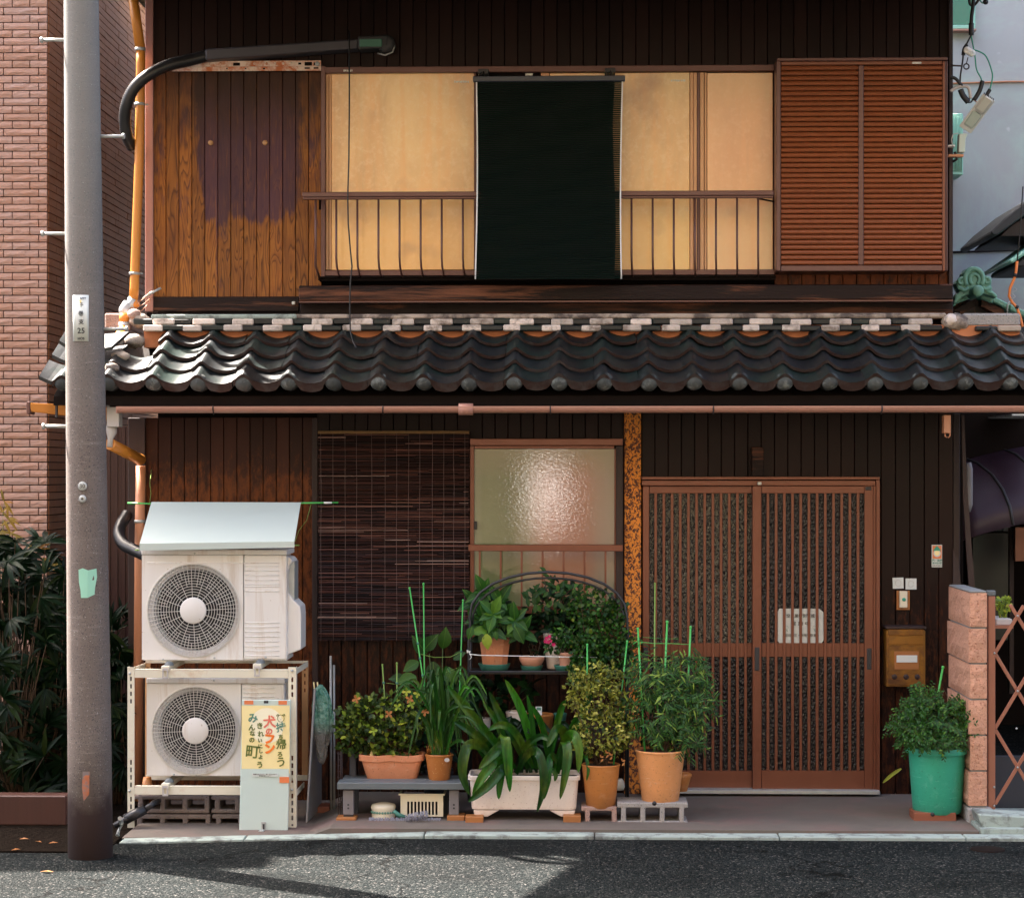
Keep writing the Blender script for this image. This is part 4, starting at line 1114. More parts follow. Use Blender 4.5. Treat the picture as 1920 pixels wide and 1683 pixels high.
c = on_pole(156, 911); b = MB(); b.lathe([(.001,.003),(.019,.003),(.022,.001),(.022,-.004)], c, 26, axis='y'); bd = build('badge', b, M['galv'], pole)
text('badge_lettering', '30', 11/sP, c+Vector((0,-.0045,0)), M['ink'], bd)
c = on_pole(156, 934.5); b = MB(); b.lathe([(.006,.003),(.017,.004),(.019,-.004)], c, 22, axis='y'); build('badge', b, M['galv'], pole)
b = MB(); n = 9; vs = []; rnd = random.Random(3)
pt = [(148,1066),(156,1063),(166,1067),(180,1064),(181,1080),(178,1098),(177,1112),(165,1118),(153,1118),(152,1104),(149,1090)]
vs = [tuple(on_pole(a, c, .0022)) for a, c in pt] + [tuple(on_pole(165, 1090, .0035))]
b.add(vs, [(i, len(pt), (i+1) % len(pt)) for i in range(len(pt))]); build('paint_patch', b, M['mint'], pole)
b = MB(); pt = [(156,1440),(169,1440),(168,1482),(158,1495),(155,1470)]
vs = [tuple(on_pole(a, c, .0020)) for a, c in pt] + [tuple(on_pole(162, 1465, .0032))]
b.add(vs, [(i, len(pt), (i+1) % len(pt)) for i in range(len(pt))]); build('paint_patch', b, mat('faded_orange', (.45,.14,.06), .9, .5, 30, dirt=(.2,.16,.15), dirt_amt=.3, dirt_scale=30), pole)
b = MB(); b.tube([(on_pole(207, 1545).x, YP+.12, Z(1545, YP)), (X(216, YP+.3), YP+.45, Z(1575, YP)), (X(212, YP+.3), YP+.4, ZR)], .012, 6); build('earth_cable', b, M['galv'], pole)

# ================================================================ DOWNPIPES ON THE LEFT CORNER (parts of the house)
def pipe(name, pts, r, mt, seg=14, par=hs, label=None):
    b = MB(); b.tube([P(*q) for q in pts], r, seg); return build(name, b, M[mt], par, label=label)
YQ = -.10
pp = pipe('downpipe', [(247,-25,YQ),(263,92,YQ)], .029, 'pipe_o', label='orange-brown rain pipe at the upper left corner')
pipe('pipe', [(264,95,YQ),(264,120,YQ),(261,300,YQ),(252,540,YQ),(250,562,YQ)], .027, 'pipe_o', par=pp)
for (px, py) in ((263,93),):
    pipe('tape', [(px,py-3,YQ),(px,py+3,YQ)], .031, 'tape', par=pp)
for (px, py) in ((262,196),(252,513)):
    pipe('clamp', [(px,py-2.5,YQ),(px,py+2.5,YQ)], .0315, 'galv', par=pp)
    pipe('clamp_ear', [(px+9,py,YQ),(px+16,py,YQ)], .004, 'galv', par=pp)
pipe('elbow', [(250,560,YQ),(245,572,YQ),(238,572,YQ-.01),(233,580,YQ-.03),(233,592,YQ-.05)], .031, 'tape', par=pp)
pipe('pipe', [(259,566,YQ),(243,573,YQ)], .026, 'pipe_o', par=pp)
pipe('pipe', [(233,588,YQ-.06),(233,606,YQ-.06)], .029, 'pipe_o', par=pp)
pipe('tape', [(233,604,YQ-.06),(233,618,YQ-.06)], .031, 'tape', par=pp)
pipe('pipe', [(232,616,YQ-.07),(202,672,YQ-.32)], .029, 'pipe_o', par=pp)
pipe('strap', [(268,560,-.06),(282,550,-.05),(302,540,-.04)], .007, 'galv', par=pp)
for (a, c_) in (((256,578),(285,556)), ((254,570),(280,549)), ((262,586),(284,560))):
    pipe('wire', [(a[0],a[1],YQ-.03),((a[0]+c_[0])/2,(a[1]+c_[1])/2+2,-.09),(c_[0],c_[1],-.06)], .002, 'pipe_b', 5, par=pp)
pipe('tape', [(214,651,YQ-.25),(222,638,YQ-.2)], .034, 'plaster_g', par=pp)
# lower run
YH2 = -.62
b = MB()
for (x0, x1, y0, y1) in ((196,229,740,750),(198,227,750.5,755),(200,225,755.5,762),(200,223,762.5,800)):
    b.rb(x0, x1, y0, y1, YH2, YH2+.09)
hop = build('rain_hopper', b, M['hopper'], hs, bev=.002)
pts = [P(209,798,YH2+.045), P(209,812,YH2+.045), P(207,822,YH2+.045), P(206,838,YH2+.045)]
b = MB(); b.tube(pts, [.032,.028,.016,.016], 14); build('spout', b, M['hopper'], hop)
lp2 = pipe('lower_downpipe', [(206,832,YH2+.05),(264,862,-.18)], .032, 'pipe_o', label='tan rain pipe beside the stacked air units')
pipe('pipe', [(264,873,-.14),(262,1000,-.14),(258,1500,-.14)], .029, 'pipe_b', par=lp2)
pipe('clamp', [(262,974,-.14),(262,980,-.14)], .033, 'galv', par=lp2)
g2 = MB()
p0, p1 = P(62, 763, -.62), P(205, 773, -.45)
b = MB(); w_, h_ = .045, .05
b.hexa([(p0.x,p0.y-w_,p0.z-h_*.55),(p1.x,p1.y-w_,p1.z-h_*.9),(p1.x,p1.y+w_,p1.z-h_*.9),(p0.x,p0.y+w_,p0.z-h_*.55),
        (p0.x-.01,p0.y-w_-.01,p0.z+.022),(p1.x,p1.y-w_-.01,p1.z+.03),(p1.x,p1.y+w_,p1.z+.03),(p0.x-.01,p0.y+w_,p0.z+.022)])
sg = build('side_gutter', b, M['pipe_o'], hs, bev=.004)
b = MB(); b.box(p0.x-.022, p0.x-.002, p0.y-.06, p0.y+.05, p0.z-.04, p0.z+.03); build('end_cap', b, M['bronze_grey'], sg, bev=.004)
b = MB(); q = P(110, 766, -.63); b.box(q.x-.004, q.x+.004, q.y-.06, q.y-.03, q.z-.05, q.z+.03); build('bracket', b, M['ink'], sg)

# side sheet seen between the pole and the corner post
b = MB()
for i in range(7):
    x0 = X(200+ i*7, .6); b.box(x0, x0+6.6/S(.6), .6+(.004 if i % 2 else 0), .62, .2, Z(800,.6,220))
o = build('side_fence', b, M['fence_red'], None, at=center_base(b)); tag(o, 'dark red-brown ribbed sheet in the gap beside the downpipe', 'fence')

# black hose and duct
def corrugated(pts, r, name, par, mt=M['black_rubber'], pitch_=.011):
    # resample a smooth curve and alternate the radius
    V = [P(*q) for q in pts]; path = []
    for i in range(len(V)-1):
        p0 = V[max(i-1,0)]; p1 = V[i]; p2 = V[i+1]; p3 = V[min(i+2, len(V)-1)]
        n = max(2, int((p2-p1).length/(pitch_/2)))
        for k in range(n):
            t = k/n
            path.append(.5*((2*p1)+(-p0+p2)*t+(2*p0-5*p1+4*p2-p3)*t*t+(-p0+3*p1-3*p2+p3)*t**3))
    path.append(V[-1]); rs = [r*(1.0 if i % 2 else .86) for i in range(len(path))]
    b = MB(); b.tube(path, rs, 16); return build(name, b, mt, par)
hd = thing('air_hose_duct', 'black corrugated hose curling off a grey duct by the upper window', 'duct', P(390, 100, -.05))
corrugated([(392,104,-.08),(360,112,-.12),(318,122,-.18),(280,140,-.22),(252,165,-.22),(238,195,-.20),(234,225,-.16),(238,255,-.12),(249,276,-.06)], .036, 'hose', hd)
b = MB(); q0, q1 = P(386,104,-.10), P(672,84.5,-.10); hh = 10.5/S(-.1)
b.hexa([(q0.x,-.13,q0.z-hh),(q1.x,-.13,q1.z-hh*.8),(q1.x,-.01,q1.z-hh*.8),(q0.x,-.01,q0.z-hh),(q0.x,-.13,q0.z+hh),(q1.x,-.13,q1.z+hh*.9),(q1.x,-.01,q1.z+hh*.9),(q0.x,-.01,q0.z+hh)])
build('duct', b, M['duct'], hd, bev=.01, seg=2)
b = MB(); q0 = P(672,84,-.10); q1 = P(728,80,-.1)
b.hexa([(q0.x,-.14,q0.z-.035),(q1.x,-.13,q1.z-.034),(q1.x,-.01,q1.z-.034),(q0.x,-.01,q0.z-.035),(q0.x,-.14,q0.z+.042),(q1.x,-.13,q1.z+.040),(q1.x,-.01,q1.z+.040),(q0.x,-.01,q0.z+.042)])
build('end_elbow', b, M['ink'], hd, bev=.012, seg=2)
b = MB(); c = P(724, 84, -.07); b.lathe([(.001,.055),(.03,.055),(.048,.045),(.052,.03),(.052,-.04)], c, 22, axis='y'); build('end_elbow', b, M['ink'], hd)
b = MB(); b.rb(674, 716, 73, 87.5, -.146, -.138); build('window_strip', b, M['duct_green'], hd, bev=.003)
b = MB(); b.tube([P(708,100,-.09), P(722,104,-.1), P(736,98,-.1), P(740,86,-.1)], .005, 6); build('rim', b, M['galv'], hd)
# rusty perforated rail
rr_ = thing('rusty_rail', 'rust-stained white perforated rail over the weathered boards', 'rail', P(465,124,-.04))
xs_ = [330]; 
holes = [(437,450,117.5,123.5),(559,565,118,122),(571,585,117,124),(588,596,118,123),(571,581,127,130),(588,597,127,130),(424,427,127.5,130),(459,462,127.5,130),(493,497,127.5,130.5)]
x0_, x1_ = 322, 602
for (ya, yb_, Yf) in ((114.5, 124.8, -.055), (125.2, 133.5, -.048)):
    hs_ = [h for h in holes if h[2] >= ya and h[3] <= yb_+.5]
    xs_ = sorted(set([x0_, x1_] + [h[0] for h in hs_] + [h[1] for h in hs_])); ys_ = sorted(set([ya, yb_] + [h[2] for h in hs_] + [h[3] for h in hs_]))
    Xs = [X(p, Yf) for p in xs_]; Zs = [Z(p, Yf, 465) for p in reversed(ys_)]
    cyc = list(reversed(ys_))
    def solid(i, j):
        cx = (xs_[i]+xs_[i+1])/2; cy = (cyc[j]+cyc[j+1])/2
        return not any(h[0] < cx < h[1] and h[2] < cy < h[3] for h in hs_)
    b = MB(); b.grid(Xs, Zs, solid, Yf, Yf+.004); build('strip', b, M['rust_white'], rr_)
for px in (391, 413, 477, 494, 500, 515, 531, 546):
    b = MB(); b.lathe([(.001,.003),(.006,.003),(.008,0)], P(px, 119.5, -.056), 10, axis='y'); build('rivet', b, M['rust_white'], rr_)
b = MB(); b.lathe([(.001,.008),(.010,.008),(.014,.002),(.014,-.002)], P(595, 120, -.057), 16, axis='y'); build('bolt', b, M['galv'], rr_)
b = MB(); b.rb(322, 602, 114.5, 133.5, -.046, -.03); build('backing', b, M['core'], rr_)
# thin black cable down the front
b = MB(); pts = [(655,60),(655,120),(655,200),(654,300),(652,370),(653,420),(657,470),(660,500),(657,530),(656,560),(656,595),(657,622)]
b.tube([P(x, y, -.30 if y > 340 else -.14-.16*y/340) for x, y in pts] + [P(662,640,-.36), P(668,652,-.44)], .0042, 6)
single('hanging_cable', b, M['cable'], 'thin black cable hanging down over the left window pane', 'cable')

# ================================================================ GREEN SUNSHADE
YSH = -.30
sh = thing('green_sunshade', 'dark green ribbed sunshade hanging over the middle of the upper window', 'sunshade', P(1030, 524, YSH))
b = MB(); q0, q1 = P(887,149.5,YSH), P(1172,148,YSH); h = 5.4/S(YSH)
b.hexa([(q0.x,YSH-.02,q0.z-h),(q1.x,YSH-.02,q1.z-h),(q1.x,YSH+.015,q1.z-h),(q0.x,YSH+.015,q0.z-h),(q0.x,YSH-.02,q0.z+h),(q1.x,YSH-.02,q1.z+h),(q1.x,YSH+.015,q1.z+h),(q0.x,YSH+.015,q0.z+h)])
build('top_bar', b, M['navy'], sh, bev=.004)
for (px, py) in ((906,134),(1144,132)):
    b = MB(); b.rb(px-10, px+10, py-4.5, py+4.5, -.16, -.07); cl = build('clip', b, M['ink'], sh, bev=.003)
    b = MB(); b.tube([P(px,py,-.15), P(px+2,py+6,-.24), P(px-1,py+12,YSH)], .003, 5); b.tube([P(px-4,py+2,-.15), P(px-5,py+9,-.24), P(px-5,py+14,YSH)], .003, 5); build('hook', b, M['ink'], cl)
b = MB(); n = 104; bk_ = MB()
zt, zb = Z(153, YSH, 1030), Z(524, YSH, 1030)
def edgeL(f): return 893.5 - 2.2*f + 2.6*math.sin(math.pi*f) 
def edgeR(f): return 1167 - 1.0*f - 3.0*math.sin(math.pi*f*.9)
def yb(f): return YSH + .035*math.sin(math.pi*f)*.6 - .02*f
for i in range(n):
    f = (i+.5)/n; z = zt + (zb-zt)*f; hz = (zt-zb)/n*.42
    y = yb(f); a, c_ = X(edgeL(f), y), X(edgeR(f), y); m = 8; vs = []
    for k in range(m+1):
        x = a + (c_-a)*k/m; dz = .0011*math.sin(k*1.3+i*.23)
        for (yy, zz) in ((y-.004, z+dz), (y, z+hz+dz), (y+.004, z+dz), (y, z-hz+dz)): vs.append((x, yy, zz))
    fs = []
    for k in range(m):
        for q in range(4): fs.append((k*4+q, k*4+(q+1) % 4, (k+1)*4+(q+1) % 4, (k+1)*4+q))
    b.add(vs, fs, 0, True)
build('ribs', b, M['shade'], sh, kind='stuff')
b = MB(); vs = []; m = 12
for i in range(m+1):
    f = i/m; y = yb(f)+.007; z = zt+(zb-zt)*f
    vs += [(X(edgeL(f)+6, y), y, z), (X(edgeR(f)-9-7*math.sin(3*f+1)**2, y), y, z)]
b.add(vs, [(2*i, 2*i+1, 2*i+3, 2*i+2) for i in range(m)]); build('backing', b, M['ink'], sh)
for ed, nm in ((edgeL, 0), (edgeR, 1)):
    b = MB(); b.tube([(X(ed(i/14), yb(i/14)), yb(i/14)-.004, zt+(zb-zt)*i/14) for i in range(15)], .0042, 6); build('white_edging', b, M['white_paint'], sh)

# ================================================================ BAMBOO BLIND
YBB = -.10
bl = thing('bamboo_blind', 'dark brown bamboo splint blind hanging left of the lower window', 'blind', P(738, 1200, YBB))
b = MB(); rnd = random.Random(11); nrow = 168
zt, zb = Z(812, YBB, 738), Z(1201, YBB, 738); xa, xb = X(597, YBB), X(879, YBB)
for i in range(nrow):
    z = zt + (zb-zt)*(i+.5)/nrow; x = xa + rnd.uniform(-.006,.004); hz = (zt-zb)/nrow
    while x < xb:
        l = rnd.uniform(.12,.6); x2 = min(xb+rnd.uniform(-.004,.006), x+l); t = hz*rnd.uniform(.22,.48)
        z_ = z + rnd.uniform(-.3,.3)*hz; y = YBB + rnd.uniform(-.004,.002); tl = rnd.uniform(-.0012,.0012)
        b.add([(x,y,z_-t),(x2,y,z_-t+tl),(x2,y-.002,z_+tl),(x,y-.002,z_),(x2,y,z_+t+tl),(x,y,z_+t)], [(0,1,2,3),(3,2,4,5)])
        x = x2 + rnd.uniform(.0005,.002)
        if l > .595: break
build('splints', b, M['blind'], bl, kind='stuff')
b = MB(); b.rb(597, 879, 812, 1200, YBB+.006, YBB+.008); build('backing', b, M['core'], bl)
b = MB(); b.rb(596, 880, 807.5, 813, YBB-.006, YBB+.01); build('top_strip', b, mat('dull_brass_strip', (.16,.08,.015), .6, .5, 20), bl, bev=.001)
for px in (602,625,647,669,697,722,744,766,787,811,832,851,872):
    b = MB(); b.tube([(X(px, YBB)+rnd.uniform(-.002,.002), YBB-.0065, zt+(zb-zt)*k/8) for k in range(9)], .0011, 4); build('string', b, M['string'], bl)

# ================================================================ AIR CONDITIONER UNITS
def ac_unit(label, x0, x1, y0, y1, cx, cy, Rp, Yf, fins, hubr, xs_panel, depth=.30, cover=True):
    o = thing('air_conditioner', label, 'air conditioner', (X((x0+x1)/2, Yf), Yf, Z(y1, Yf, (x0+x1)/2)), 'outdoor air-conditioning units')
    c = P(cx, cy, Yf); Rr = Rp/S(Yf)
    ax, bx = X(x0, Yf), X(x1, Yf); az, bz = Z(y1, Yf, (x0+x1)/2), Z(y0, Yf, (x0+x1)/2); px = X(xs_panel, Yf)
    # shell: top, bottom, sides, back and the plain part of the front
    b = MB(); b.box(ax+.006, bx-.008, Yf+.02, Yf+depth, bz-.03, bz-.012); b.box(ax+.006, bx-.006, Yf+.02, Yf+depth, az+.005, az+.02)
    b.box(ax+.004, ax+.012, Yf+.02, Yf+depth, az+.02, bz-.03); b.box(ax+.012, bx-.02, Yf+depth-.01, Yf+depth, az+.02, bz-.03)
    build('shell', b, M['plastic_w'], o)
    # front plate with its round opening
    angs = sorted([2*math.pi*i/64 for i in range(64)] + [math.atan2(zz-c.z, xx-c.x) % (2*math.pi) for xx in (ax, px) for zz in (az+.01, bz-.03)])
    inner = []; outer = []; inn2 = []
    for t in angs:
        dx, dz = math.cos(t), math.sin(t); k = 9
        if dx > 1e-9: k = min(k, (px-c.x)/dx)
        if dx < -1e-9: k = min(k, (ax-c.x)/dx)
        if dz > 1e-9: k = min(k, (bz-.03-c.z)/dz)
        if dz < -1e-9: k = min(k, (az+.01-c.z)/dz)
        outer.append((c.x+dx*k, Yf, c.z+dz*k)); inner.append((c.x+dx*Rr*1.0, Yf, c.z+dz*Rr)); inn2.append((c.x+dx*Rr*.88, Yf+.035, c.z+dz*Rr*.88))
    n = len(angs); b = MB()
    b.add(outer+inner, [(i, (i+1)%n, n+(i+1)%n, n+i)[::-1] for i in range(n)])
    b.add(inner+inn2, [(i, (i+1)%n, n+(i+1)%n, n+i)[::-1] for i in range(n)], 0, True)
    dk = [(p[0], Yf+.13, p[2]) for p in inn2]
    b.add(inn2+dk, [(i, (i+1)%n, n+(i+1)%n, n+i)[::-1] for i in range(n)], 0, True)
    b.box(ax, ax+.006, Yf+.0005, Yf+.03, az+.01, bz-.03); 
    fp = build('front_panel', b, M['plastic_w'], o)
    b = MB(); b.box(px+.0008, bx, Yf+.0, Yf+.05, az+.01, bz-.03)
    sp = build('side_panel', b, M['plastic_w'], o, bev=.010, seg=3)
    b = MB(); b.box(ax-.002, bx+.001, Yf-.004, Yf+depth, bz-.0285, bz); build('top_cover', b, M['plastic_w'], o, bev=.005, seg=2)
    b = MB(); b.disc((c.x, Yf+.125, c.z), Rr*.9, 32); build('back_grille', b, M['ac_dark'], o)
    fan = MB()
    for k in range(3):
        t0 = k*2*math.pi/3 + .4; vs = []
        for (rf, da, dy) in ((.28,0,.0),(.55,-.1,.0),(.82,-.25,.0),(.82,.75,.035),(.55,.8,.03),(.28,.7,.02)):
            vs.append((c.x+math.cos(t0+da)*Rr*rf, Yf+.06+dy, c.z+math.sin(t0+da)*Rr*rf))
        fan.add(vs, [(0,1,4,5),(1,2,3,4)])
    fan.lathe([(.001,.01),(Rr*.28,.01),(Rr*.28,-.05)], (c.x, Yf+.07, c.z), 20, axis='y')
    build('fan', fan, M['ac_dark'], o)
    g = MB(); hub = hubr/S(Yf); wr = .0016
    rings = [hub + (Rr*.985-hub)*k/12 for k in range(1, 13)]
    for r in rings:
        dome = Yf - .006 - .010*(1-(r/Rr)**2)
        pts = [(c.x+math.cos(2*math.pi*i/60)*r, dome, c.z+math.sin(2*math.pi*i/60)*r) for i in range(61)]
        g.tube(pts, wr, 4, caps=False)
    for i in range(64):
        t = 2*math.pi*(i+.5)/64; r0 = hub*.95 if i % 4 == 0 else (rings[3] if i % 2 == 0 else rings[6]); r1 = Rr*.99
        if i % 2 == 1 and i % 4 == 1: r0 = rings[4]
        pts = [(c.x+math.cos(t)*r, Yf - .007 - .010*(1-(r/Rr)**2), c.z+math.sin(t)*r) for r in (r0, (r0+r1)/2, r1)]
        g.tube(pts, wr, 4, caps=False)
    g.tube([(c.x+math.cos(2*math.pi*i/64)*Rr*1.0, Yf-.003, c.z+math.sin(2*math.pi*i/64)*Rr) for i in range(65)], .0035, 6, caps=False)
    build('fan_grille', g, M['ac_wire'], o)
    b = MB(); b.lathe([(.0001,.022),(hub*.9,.021),(hub,.017),(hub,.010)], (c.x, Yf, c.z), 32, axis='y'); build('hub_cap', b, M['plastic_w'], o)
    for (fx0, fx1, fy) in fins:
        b = MB(); zz = Z(fy, Yf, (fx0+fx1)/2); xx0, xx1 = X(fx0, Yf), X(fx1, Yf)
        b.tube([(xx0, Yf+.0005, zz), (xx1, Yf+.0005, zz)], .0032, 8); build('pressed_rib', b, M['plastic_w'], o)
    return o, c, (ax, bx, az, bz)
YA = -.86
fins = [(x0, 524, y) for y in (1055,) for x0 in (276,)] + [(459, 524, y) for y in (1056+5,1064.5+5,1073+5,1082+5,1090+5,1099,1108)] + [(459, 524, y) for y in (1167,1175,1184,1193,1202,1211,1220,1229)]
u1, c1_, bb1 = ac_unit('upper white air-conditioner unit under a slanted sheet hood', 266, 538, 1030, 1240, 363, 1144, 88, YA, fins, 25, 456)
# valve cover bulging from the side
b = MB(); poly = [(538,1042),(546,1044),(552,1050),(546,1060),(542,1075),(543,1110),(553,1123),(566,1135),(567.5,1150),(567.5,1215),(545,1224),(538,1234)]
b.prism([(X(a, YA+.1), Z(c, YA+.1, 550)) for a, c in reversed(poly)], YA+.03, YA+.24)
vc = build('valve_cover', b, M['plastic_w'], u1, bev=.006, seg=2)
b = MB(); b.rb(540, 552, 1052, 1130, YA+.06, YA+.22); build('valve', b, M['galv'], u1)
for (px, py) in ((306,1236),(402,1233),(498,1232),(365,1037)):
    b = MB(); b.lathe([(.001,.003),(.005,.003),(.006,-.001)], P(px, py, YA-.003), 10, axis='y'); build('screw', b, M['galv'], u1)
# hood
hd2 = MB(); a0 = P(262, 1020, YA-.07); a1 = P(552, 1016, YA-.07); k0 = P(284, 942, YA+.27); k1 = P(564, 943, YA+.27)
hd2.hexa([tuple(a0), tuple(a1), tuple(k1), tuple(k0), (a0.x,a0.y,a0.z+.004), (a1.x,a1.y,a1.z+.004), (k1.x,k1.y,k1.z+.004), (k0.x,k0.y,k0.z+.004)])
f0 = P(261, 1032, YA-.072); f1 = P(552, 1026, YA-.072)
hd2.hexa([(f0.x,a0.y-.002,f0.z),(f1.x,a0.y-.002,f1.z),(f1.x,a0.y,f1.z),(f0.x,a0.y,f0.z),(a0.x,a0.y-.002,a0.z+.003),(a1.x,a0.y-.002,a1.z+.003),(a1.x,a0.y,a1.z+.003),(a0.x,a0.y,a0.z+.003)])
o = single('sheet_hood', hd2, M['ac_cover'], 'slanted mint-white sheet hood on the upper air unit', 'cover')
# green rods that hold the hood
for (pa, pb_, lab) in (((239,943,-.58),(284,944,-.58),'short green garden rod sticking out left of the hood'), ((562,943,-.58),(634,942,-.5),'green garden rod sticking out right of the hood with white tape')):
    b = MB(); b.tube([P(*pa), P(*pb_)], .005, 7); o = single('garden_rod', b, M['stake'], lab, 'garden rod', 'rods holding the hood')
    if pa[0] > 500:
        b = MB(); b.tube([P(607,942.4,-.533), P(622,942.2,-.515)], .0058, 7); build('tape', b, M['white_paint'], o)
b = MB(); b.tube([P(552,1022,-.92), P(561,1022,-.9)], .004, 6); b.tube([P(253,1031,-.93), P(262,1031,-.93)], .004, 6)
b.tube([P(583,946,-.56), P(575,975,-.55), P(560,995,-.7), P(553,1015,-.9)], .0016, 4); b.tube([P(280,946,-.56), P(283,925,-.5), P(281,905,-.3), P(284,880,-.05)], .0016, 4)
single('tie_wire', b, M['stake_o'], 'thin twisted wires tying the hood to the wall', 'wire')

YA2 = -.84
fins2 = [(456, 515, y) for y in (1289.5, 1297.5, 1306, 1314)]
u2, c2_, bb2 = ac_unit('lower white air-conditioner unit inside the ivory steel stand', 275, 534, 1271, 1457, 367, 1369, 83, YA2, fins2, 25, 452)
for (px, py) in ((401,1275),(326,1452),(368,1452)):
    b = MB(); b.lathe([(.001,.003),(.005,.003),(.006,-.001)], P(px, py, YA2-.003), 10, axis='y'); build('screw', b, M['galv'], u2)
# ---- stand
YSF = -.92; YSB = -.50
stn = thing('steel_stand', 'ivory slotted-angle steel stand carrying both air units', 'stand', P(398, 1562, YSF))
def slotted(px0, px1, py0, py1, Yf, slots, mt='stand', dp_=.035, side=1):
    Xs = [X(px0, Yf), X((px0*.62+px1*.38), Yf), X((px0*.38+px1*.62), Yf), X(px1, Yf)]
    ys_ = sorted(set([py0, py1] + [v for s_ in slots for v in s_])); cyc = list(reversed(ys_)); Zs = [Z(p, Yf, px0) for p in cyc]
    def solid(i, j):
        cy = (cyc[j]+cyc[j+1])/2; return not (i == 1 and any(a < cy < c_ for a, c_ in slots))
    b = MB(); b.grid(Xs, Zs, solid, Yf, Yf+.003)
    xx = Xs[0] if side < 0 else Xs[3]
    b.box(xx if side < 0 else xx-.003, xx+.003 if side < 0 else xx, Yf+.0032, Yf+dp_, Zs[0], Zs[-1])
    return build('upright', b, M[mt], stn)
sl1 = [(y, y+8) for y in (1268,1282,1296,1310)] + [(y, y+9) for y in (1424,1438,1452,1466,1493,1507)] + [(1552,1556)]
slotted(239, 252, 1250, 1562, YSF, sl1, side=-1)
sl2 = [(y, y+9) for y in (1269,1283,1297,1414+2,1430,1444,1458,1487,1500,1514,1528)] + [(1544,1548)]
slotted(540.5, 555.5, 1250, 1560, YSF, sl2, side=1)
slotted(566, 577, 1239, 1452, YSB, [(y, y+7) for y in (1250,1262,1276,1290)], mt='stand_t', side=1)
slotted(272, 282, 1240, 1475, YSB, [(1250,1257)], mt='stand_t', side=-1)
def bar(name, x0, x1, y0, y1, Yf, Yb_, mt='stand'):
    return part_rb(name, x0, x1, y0, y1, Yf, Yb_, mt, stn, .001)
bar('cross_bar', 252.5, 540, 1257, 1270.5, YSF+.001, YSF+.004); bar('cross_bar', 252.5, 540, 1254.5, 1256.8, YSF+.001, YSF+.035)
bar('cross_bar', 252.5, 540, 1476, 1489.5, YSF+.001, YSF+.004); bar('cross_bar', 252.5, 540, 1473.5, 1475.8, YSF+.001, YSF+.035)
bar('cross_bar', 273, 577, 1238, 1243, YSB-.002, YSB+.003); bar('cross_bar', 273, 577, 1452, 1462, YSB-.002, YSB+.003)
for (px, py) in ((243.5,1262),(547.5,1257),(243,1482),(547.5,1480)):
    b = MB(); b.lathe([(.001,.007),(.006,.006),(.008,0)], P(px, py, YSF-.001), 10, axis='y'); build('bolt', b, M['galv'], stn)
for (xa_, xb_, ya_, yb2, ybk) in ((240,272,1252,1239,0), (555,577,1250,1236,0), (252,275,1474,1466,0), (556,570,1478,1462,0)):
    b = MB(); p0 = P(xa_, ya_+3, YSF+.01); p1 = P(xb_, yb2+3, YSB); 
    b.hexa([(p0.x-.002,p0.y,p0.z-.03),(p0.x+.002,p0.y,p0.z-.03),(p1.x+.002,p1.y,p1.z-.03),(p1.x-.002,p1.y,p1.z-.03),(p0.x-.002,p0.y,p0.z),(p0.x+.002,p0.y,p0.z),(p1.x+.002,p1.y,p1.z),(p1.x-.002,p1.y,p1.z)])
    build('side_bar', b, M['stand'], stn)
# carrier bars and rubber feet
for (px, y_) in ((310,1248),(482,1244),(310,1468)):
    b = MB(); p0 = P(px, y_+8, YSF-.004); 
    b.box(p0.x-.022, p0.x+.022, YSF-.008, YSB+.02, p0.z-.006, p0.z+.022)
    build('carrier_bar', b, M['stand'], stn, bev=.002)
    b = MB()
    for dx in (-.015, .009): b.box(p0.x+dx, p0.x+dx+.007, YSF-.012, YSF-.006, p0.z-.034, p0.z+.0)
    b.box(p0.x-.015, p0.x+.016, YSF-.0125, YSF-.0065, p0.z-.002, p0.z+.012)
    b.box(p0.x-.015, p0.x+.016, YSF-.0125, YSF-.0065, p0.z-.044, p0.z-.034)
    build('clip', b, M['hopper'], stn, bev=.001)
    b = MB(); b.lathe([(.026,.0),(.022,.012),(.012,.020),(.001,.021)], (p0.x+.01, YSF+.05, p0.z+.022), 14); build('rubber_foot', b, M['bench'], stn)
b = MB(); b.rb(541, 556, 1560.5, 1567, YSF-.004, YSF+.05); build('foot_plate', b, M['bench_leg'], stn, bev=.001)
b = MB(); b.lathe([(.030,0),(.021,.052),(.001,.053)], P(276, 1474, -.80), 16); single('orange_cap', b, M['terra_o'], 'small orange cap set on the lower stand rail', 'cup')  # loose orange cap set on the rail
# drain hose from the stand
b = MB(); b.tube([P(214,1548,-1.0), P(236,1535,-.98), P(262,1524,-.95)], .017, 10); b.tube([P(234,1536,-.97), P(272,1516,-.94)], .028, 12); b.tube([P(270,1518,-.94), P(290,1504,-.9), P(304,1499,-.7)], .016, 10)
single('wrapped_hose', b, M['black_rubber'], 'black taped hose lying across the concrete blocks by the pole', 'hose')
b = MB(); V = None
hz = thing('black_hose_bend', 'black corrugated hose bending out beside the upper air unit', 'hose', P(240,1000,-.2))
corrugated([(238,965,-.1),(226,985,-.22),(223,1003,-.30),(232,1020,-.4),(250,1030,-.5),(275,1042,-.6)], .034, 'hose', hz)

